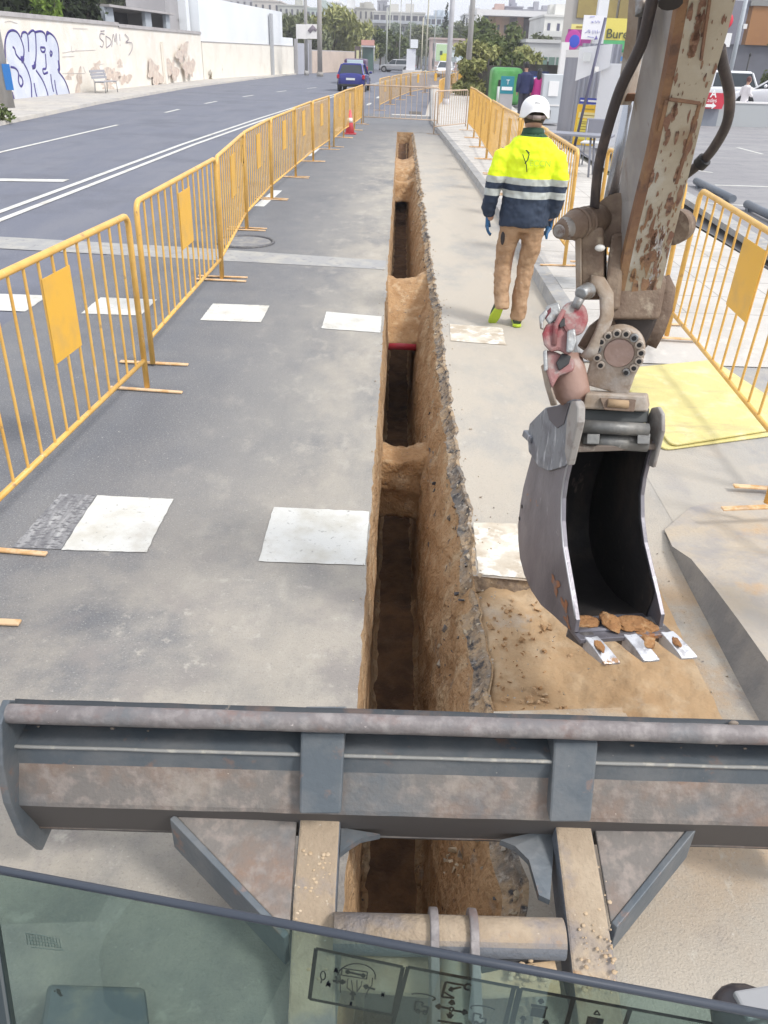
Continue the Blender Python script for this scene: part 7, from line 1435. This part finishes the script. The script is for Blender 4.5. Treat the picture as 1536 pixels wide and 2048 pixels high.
# yellow notice board with blue header
t = thing('notice_board', 'yellow notice board with a blue header leaning against the white hoarding', 'sign', (5.1, 22.6, .12)); zt2 = 1.30
na = Yp(1160, 195, 22.3); nb = Yp(1204, 200, 22.0); nc = Yp(1148, 270, 22.3)
def NB(u, v, k=0.): # u 0..1 across, v metres up
    return Vector((na.x + (nb.x - na.x) * u - .03 * (1 - v / 1.2), 22.3 - .3 * u - .05 * (1.2 - v) - .01 * k, .16 + v))
def nbq(u0, v0, u1, v1, k, nm, mt, par): return MB().hexa([NB(u0, v0, k), NB(u1, v0, k), NB(u1, v0, k - 1), NB(u0, v0, k - 1), NB(u0, v1, k), NB(u1, v1, k), NB(u1, v1, k - 1), NB(u0, v1, k - 1)]).build(nm, mt, par)
hh = na.z - .16
NBP = nbq(-.05, 0, 1, hh * .86, 1, 'panel', mat('notice orange', (.80, .50, .03), .5), t); nbq(.0, hh * .88, 1, hh, 1.2, 'header', mat('notice blue', (.03, .05, .35), .5), t)
nbq(.05, hh * .58, .92, hh * .70, 2, 'text_strip', mat('notice cream', (.78, .66, .30), .6), NBP); nbq(.05, hh * .12, .82, hh * .55, 2, 'text_field', mat('notice pale yellow', (.76, .66, .12), .6), NBP)
TI = mat('notice ink', (.35, .25, .05), .6); uu = (NB(1, 1) - NB(0, 1)).normalized()
lettering('AVISO', NB(.28, hh * .745, 2.4), uu, (0, 0, 1), .09, TI, NBP) if False else None
m = MB()
for (u0, u1, v) in ((.28, .72, .77), (.22, .80, .64), (.12, .70, .50), (.12, .62, .46), (.12, .72, .40), (.12, .66, .34), (.12, .6, .28)): m.bar(NB(u0, hh * v, 2.3), NB(u1, hh * v, 2.3), .02, .004, up=(0, -1, 0))
m.build('print', TI, NBP); m = MB(); m.bar(NB(.38, hh * .94, 2.3), NB(.9, hh * .94, 2.3), .045, .004, up=(0, -1, 0)); m.bar(NB(.04, hh * .94, 2.3), NB(.2, hh * .94, 2.3), .03, .004, up=(0, -1, 0)); m.build('print', SW, NBP)
# tall white post with the handwritten white sign
a = Yp(1200, 0, 24); b = Yp(1196, 92, 24); t = thing('sign_post', 'tall broad white post carrying a white sign with faded blue writing', 'post', (b.x, 24, .1)); wq = (Yp(1210, 0, 24).x - Yp(1190, 0, 24).x) / 2
MB().box(b.x - wq, b.x + wq, 24, 24.2, .1, 4.2).build('post', WBm, t); a = Yp(1168, 30, 23.9); b = Yp(1203, 78, 23.9)
SB = MB().box(a.x, b.x, 23.85, 23.9, b.z - .02, a.z).build('sign_plate', mat('sign plate', (.78, .78, .82), .5), t); BI = mat('faded blue writing', (.35, .35, .62), .7); m = MB()
def wr(pts, r_=.008): m.tube([Yp(x, y, 23.84) for x, y in pts], [(.003, r_)] * len(pts), 5, ref=(0, 1, 0))
for L in ([(1180, 34), (1190, 33)], [(1183, 42), (1187, 46)], [(1187, 42), (1183, 46)], [(1190, 41), (1193, 46), (1196, 41), (1199, 46), (1200, 42)], [(1170, 66), (1176, 62), (1180, 66)], [(1176, 60), (1180, 60), (1180, 66)], [(1186, 60), (1186, 68)], [(1190, 60), (1191, 67)], [(1195, 60), (1195, 67)], [(1197, 64), (1200, 64)], [(1175, 73), (1188, 75)]): wr(L)
m.build('writing', BI, SB); m = MB(); c = Yp(1192, 76, 23.83); m.add([c + Vector((-.04, 0, -.04)), c + Vector((.05, 0, -.03)), c + Vector((.0, 0, .06))], [(0, 1, 2)]); m.build('emblem', mat('blue emblem', (.15, .13, .35), .6), SB)
# mural sign purple behind
t = thing('advert_panel', 'purple and blue advertising panel behind the white post', 'sign', (7.9, 37, 0)); a = Yp(1137, 58, 37); b = Yp(1180, 92, 37)
AP = MB().box(a.x, b.x, 37, 37.1, b.z, a.z).build('panel', mat('purple panel', (.30, .05, .22), .5), t); MB().ball(((a.x * .7 + b.x * .3), 36.98, b.z + .15), (.22, .02, .24), 18, 10).build('blue_disc', mat('blue disc', (.04, .08, .50), .5), AP); MB().ball(((a.x * .7 + b.x * .3) - .05, 36.985, b.z + .18), (.32, .015, .36), 18, 10).build('magenta_disc', mat('magenta disc', (.45, .05, .30), .5), AP)
MB().box(a.x, b.x, 37.02, 37.1, .1, b.z).build('base', GBm, t); MB().box(a.x - .2, a.x + .1, 36.9, 37.2, .1, b.z + .1).build('side_post', WF, t)
# shop with the yellow and green banner, mustard blinds above
t = thing('shop_building', 'shop building with mustard blinds above a yellow and green banner', 'building', (11, 44, 0)); a = Yp(1148, 0, 40); b = Yp(1300, 0, 40)
SWL = mat('shop wall', (.42, .40, .38), .8); x_ = a.x - .3; MB().hexa([(x_, 40.2, 0), (11.6, 40.2, 0), (14.0, 50, 0), (x_ * 1.26, 50, 0), (x_, 40.2, 5.6), (11.6, 40.2, 5.6), (14.0, 50, 5.6), (x_ * 1.26, 50, 5.6)]).build('wall', SWL, t); MUS = mat('mustard blind', (.33, .26, .10), .7, layers=[((.28, .22, .09), .8, .45, .6)])
for (p0, p1) in ((1154, 1200), (1205, 1232), (1237, 1285)): q0 = Yp(p0, 36, 40).x; q1 = Yp(p1, 36, 40).x; MB().box(q0, q1, 40.1, 40.19, Yp(1180, 36, 40).z, 5.5).build('blind', MUS, t)
bn = [Yp(1203, 36, 39.6), Yp(1300, 36, 39.6)]; zb_ = Yp(1220, 80, 39.6).z; zg = Yp(1220, 104, 39.6).z; zt3 = Yp(1220, 36, 39.6).z
BN = MB().box(bn[0].x, bn[1].x, 39.6, 39.66, zb_, zt3).build('banner', mat('banner yellow', (.72, .62, .14), .5), t); MB().box(bn[0].x, bn[1].x, 39.6, 39.66, zg, zb_ - .003).build('banner_foot', mat('banner green', (.10, .42, .17), .5), t)
MB().box(bn[0].x, bn[1].x, 39.59, 39.6, zg, zg + .12).build('green_edge', mat('edge green', (.04, .22, .10), .5), BN)
g = Yp(1211, 76, 39.55); lettering('Bureau', (g.x, 39.57, g.z), (1, 0, 0), (0, 0, 1), .50, mat('banner ink', (.07, .08, .05), .5), BN, th=.01); MB().box(Yp(1222, 0, 39).x, Yp(1223, 0, 39).x, 39.58, 39.6, zb_, zt3).build('banner_seam', TI, BN)
a2 = Yp(1218, 112, 39.5); b2_ = Yp(1245, 122, 39.5); MB().box(a2.x, b2_.x, 39.4, 39.5, b2_.z, a2.z).build('blue_sign', mat('small blue sign', (.08, .22, .48), .5), t)
c2 = Yp(1143, 48, 39.3); c3 = Yp(1168, 60, 39.3); YB2 = MB().box(c2.x, c3.x, 39.2, 39.3, c3.z, c2.z).build('yellow_strip', mat('strip yellow', (.76, .68, .25), .5), t); m = MB(); m.bar((c2.x + .2, 39.19, (c2.z + c3.z) / 2), (c3.x - .02, 39.19, (c2.z + c3.z) / 2), .06, .01, up=(0, -1, 0)); m.build('print', TI, YB2)
# picnic style metal table on the pavement under the notice board
TM = mat('table grey', (.27, .28, .33), .4, .4); t = thing('metal_table', 'grey metal bench table on the pavement right of the worker', 'table', (3.25, 16.5, .12), local=True, rot=R(-22))
MB().box(-.75, .75, -.28, .28, .68, .72).build('top', TM, t, bevel=.008)
for x in (-.5, .45):
    for y in (-.22, .22): MB().tube([(x, y, 0), (x * .85, y * .8, .68)], .02, 8).build('leg', TM, t)
m = MB(); m.tube([(-.45, 0, .3), (0, 0, .52), (.4, 0, .3)], .015, 8); m.build('brace', TM, t)
t = thing('stacked_chairs', 'grey metal chair with pale seat behind the metal table', 'chair', (4.0, 17.9, .12), local=True, rot=R(-20)); MB().box(-.25, .25, -.25, .25, .44, .47).build('seat', mat('pale seat', (.60, .60, .60), .5), t, bevel=.01); MB().box(-.25, .25, .23, .27, .55, .88).build('backrest', TM, t, bevel=.03)
for x in (-.22, .22):
    for y in (-.22, .22): MB().tube([(x, y, 0), (x, y, .44 if y < 0 else .85)], .014, 8).build('leg', TM, t)
# blue water barrel behind the arm
t = thing('water_drum', 'blue plastic drum with a cyan lid half hidden behind the digger arm', 'drum', (2.72, 8.45, .12)); c = Vector((2.72, 8.7, 0)); 
for (z0_, z1_, r0_, r1_, cc, nm) in ((.12, .52, .17, .19, (.02, .20, .48), 'base'), (.52, .92, .19, .18, (.10, .14, .26), 'drum_body'), (.92, 1.10, .17, .12, (.10, .36, .48), 'lid')): MB().tube([(c.x, c.y, z0_), (c.x, c.y, z1_)], [r0_, r1_], 22).build(nm, mat('drum ' + nm, cc, .35), t, bevel=.015)
# wheel stops
for i, (A_, B_) in enumerate((((1392, 362), (1466, 398)), ((1494, 408), (1560, 440)))):
    a = G(*A_, .12); b = G(*B_, .12); t = thing('wheel_stop', ['dark grey tubular wheel stop nearer the digger arm', 'dark grey tubular wheel stop at the right picture edge'][i], 'wheel stop', tuple((a + b) / 2), 'wheel stops in the car park'); WS = mat('wheel stop ' + 'ab'[i], (.15, .17, .20), .5, .2)
    MB().tube([a, b], .062, 14).build('bar', WS, t)
    for s in (.12, .88): q = a.lerp(b, s); MB().box(q.x - .05, q.x + .05, q.y - .06, q.y + .06, .03, .10).build('foot', WS, t)
# low wall, red sign pillar, dark store with orange fascia, lamp post
t = thing('low_wall', 'low pale grey wall in front of the parked white cars', 'wall', (13, 34.6, 0)); LWM = mat('low wall grey', (.40, .42, .43), .85); a = G(1398, 251, .03); b = G(1560, 256, .03); MB().hexa([a, b, b + Vector((0, .25, 0)), a + Vector((0, .25, 0)), a + Vector((0, 0, .78)), b + Vector((0, 0, .78)), b + Vector((0, .25, .78)), a + Vector((0, .25, .78))]).build('wall', LWM, t); MB().hexa([a + Vector((0, -.03, .782)), b + Vector((0, -.03, .782)), b + Vector((0, .28, .782)), a + Vector((0, .28, .782)), a + Vector((0, -.03, .84)), b + Vector((0, -.03, .84)), b + Vector((0, .28, .84)), a + Vector((0, .28, .84))]).build('coping', WF, t)
t = thing('direction_sign', 'red direction sign with a white arrow on a grey block beside the digger arm', 'sign', (11.1, 33, 0)); a = Yp(1385, 184, 33); b = Yp(1447, 218, 33); gz = G(1380, 252, .03)
RS = MB().hexa([(a.x, 33, b.z), (b.x - .1, 32.9, b.z + .0), (b.x - .1, 33, b.z), (a.x, 33.1, b.z), (a.x, 33, a.z), (b.x, 32.9, a.z), (b.x, 33, a.z), (a.x, 33.1, a.z)]).build('panel', mat('sign red', (.55, .03, .06), .45), t)
MB().box(a.x - .1, Yp(1436, 240, 33).x, 33.1, 33.6, .03, b.z + .02).build('block', mat('block grey', (.22, .24, .28), .8), t); lettering("'A", (Yp(1416, 195, 32.9).x, 32.88, Yp(1416, 194, 32.9).z), (1, 0, 0), (0, 0, 1), .34, SW, RS, bold=.006); 
lettering('ades', (Yp(1414, 204, 32.9).x, 32.88, Yp(1414, 204, 32.9).z), (1, 0, 0), (0, 0, 1), .19, SW, RS)
ay = Yp(1412, 211, 32.9).z; m = MB(); m.prism([(Yp(1410, 210, 32.9).x, 32.86, ay - .05), (Yp(1424, 210, 32.9).x, 32.86, ay - .05), (Yp(1424, 210, 32.9).x, 32.86, ay - .11), (Yp(1432, 210, 32.9).x, 32.86, ay), (Yp(1424, 210, 32.9).x, 32.86, ay + .11), (Yp(1424, 210, 32.9).x, 32.86, ay + .05), (Yp(1410, 210, 32.9).x, 32.86, ay + .05)], (0, .02, 0)); m.build('arrow', SW, RS)
t = thing('store_building', 'big dark grey store with an orange brown upper facade at the right edge', 'building', (30, 62, 0)); x0 = Yp(1446, 60, 55).x
MB().box(x0 - .6, 60, 55, 75, 0, 3.1).build('lower_wall', mat('store grey', (.13, .135, .16), .7, layers=[((.11, .11, .13), .4, .45, .6)]), t); MB().box(x0 + 1.4, 60, 54.8, 75, 3.1, 5.05).build('fascia', mat('store orange', (.32, .155, .06), .7, layers=[((.28, .13, .05), .6, .45, .6)]), t); MB().box(x0 + 1.2, 60, 54.7, 75, 5.05, 5.35).build('roof_edge', mat('roof edge', (.24, .24, .23), .8), t)
MB().box(x0 - .6, x0 + 1.2, 54.9, 55.02, 3.1, 5.3).build('entrance_tower', mat('tower grey', (.20, .20, .24), .7), t)
wq = Yp(1455, 80, 54.6); MB().box(wq.x - .55, wq.x + .2, 54.6, 54.7, wq.z - .35, wq.z + .35).build('white_sign', SW, t); wq = Yp(1452, 20, 54.6); MB().ball((wq.x + .2, 54.6, Yp(1463, 42, 54.6).z), (.35, .1, .4), 14, 10).build('red_logo', mat('logo red', (.6, .02, .05), .4), t)
t = thing('lamp_post', 'slanting looking grey lamp post in the car park by the store', 'post', (17.0, 46, 0)); q = Yp(1456, 165, 46); MB().tube([(q.x, 46, .03), (q.x, 46, 7)], [.12, .09], 14).build('pole', mat('lamp grey', (.42, .46, .50), .5), t); MB().box(q.x + .12, q.x + .3, 45.9, 46.1, 3.6, 3.8).build('junction_box', WF, t)
# plant strip tree at the right picture edge, slim dark lamp
p = Yp(1536, 120, 45); tree('green tree tip at the right picture edge before the store', p.x + 1.0, 45, 3.6, 2.2, MG, 140, 1500, 'tree', .13, .12, low=.2)
q = Yp(1487, 165, 41); t = thing('slim_lamp', 'slim black lamp column behind the walking woman', 'lamp', (q.x, 41, 0)); MB().tube([(q.x, 41, .03), (q.x + .02, 41, 2.4)], [.05, .035], 10).build('column', BLACK, t); MB().ball((q.x + .02, 41, 2.45), (.06, .06, .09), 10, 8).build('head', BLACK, t)
# overhead wire
t = thing('overhead_cable', 'thin overhead cable crossing the sky above the left roofs', 'cable', (-9, 80, 0)); MB().tube([(-20, 60, 6.5), (-12, 75, 6.9), (-8.8, 80, 7.4), (-3, 110, 8.4)], .02, 5).build('wire', BLACK, t)
# ================================================================ AIR
HZ = bpy.data.materials.new('haze'); HZ.use_nodes = True; t = HZ.node_tree; t.nodes.clear(); o_ = _n(t, 'ShaderNodeOutputMaterial'); pv = _n(t, 'ShaderNodeVolumePrincipled')
pv.inputs['Color'].default_value = (.93, .95, 1, 1); pv.inputs['Density'].default_value = .0010; pv.inputs['Anisotropy'].default_value = .2; t.links.new(pv.outputs[0], o_.inputs['Volume'])
struct(MB().box(-330, 330, -65, 730, -6, 32).build('haze', HZ), 'stuff')
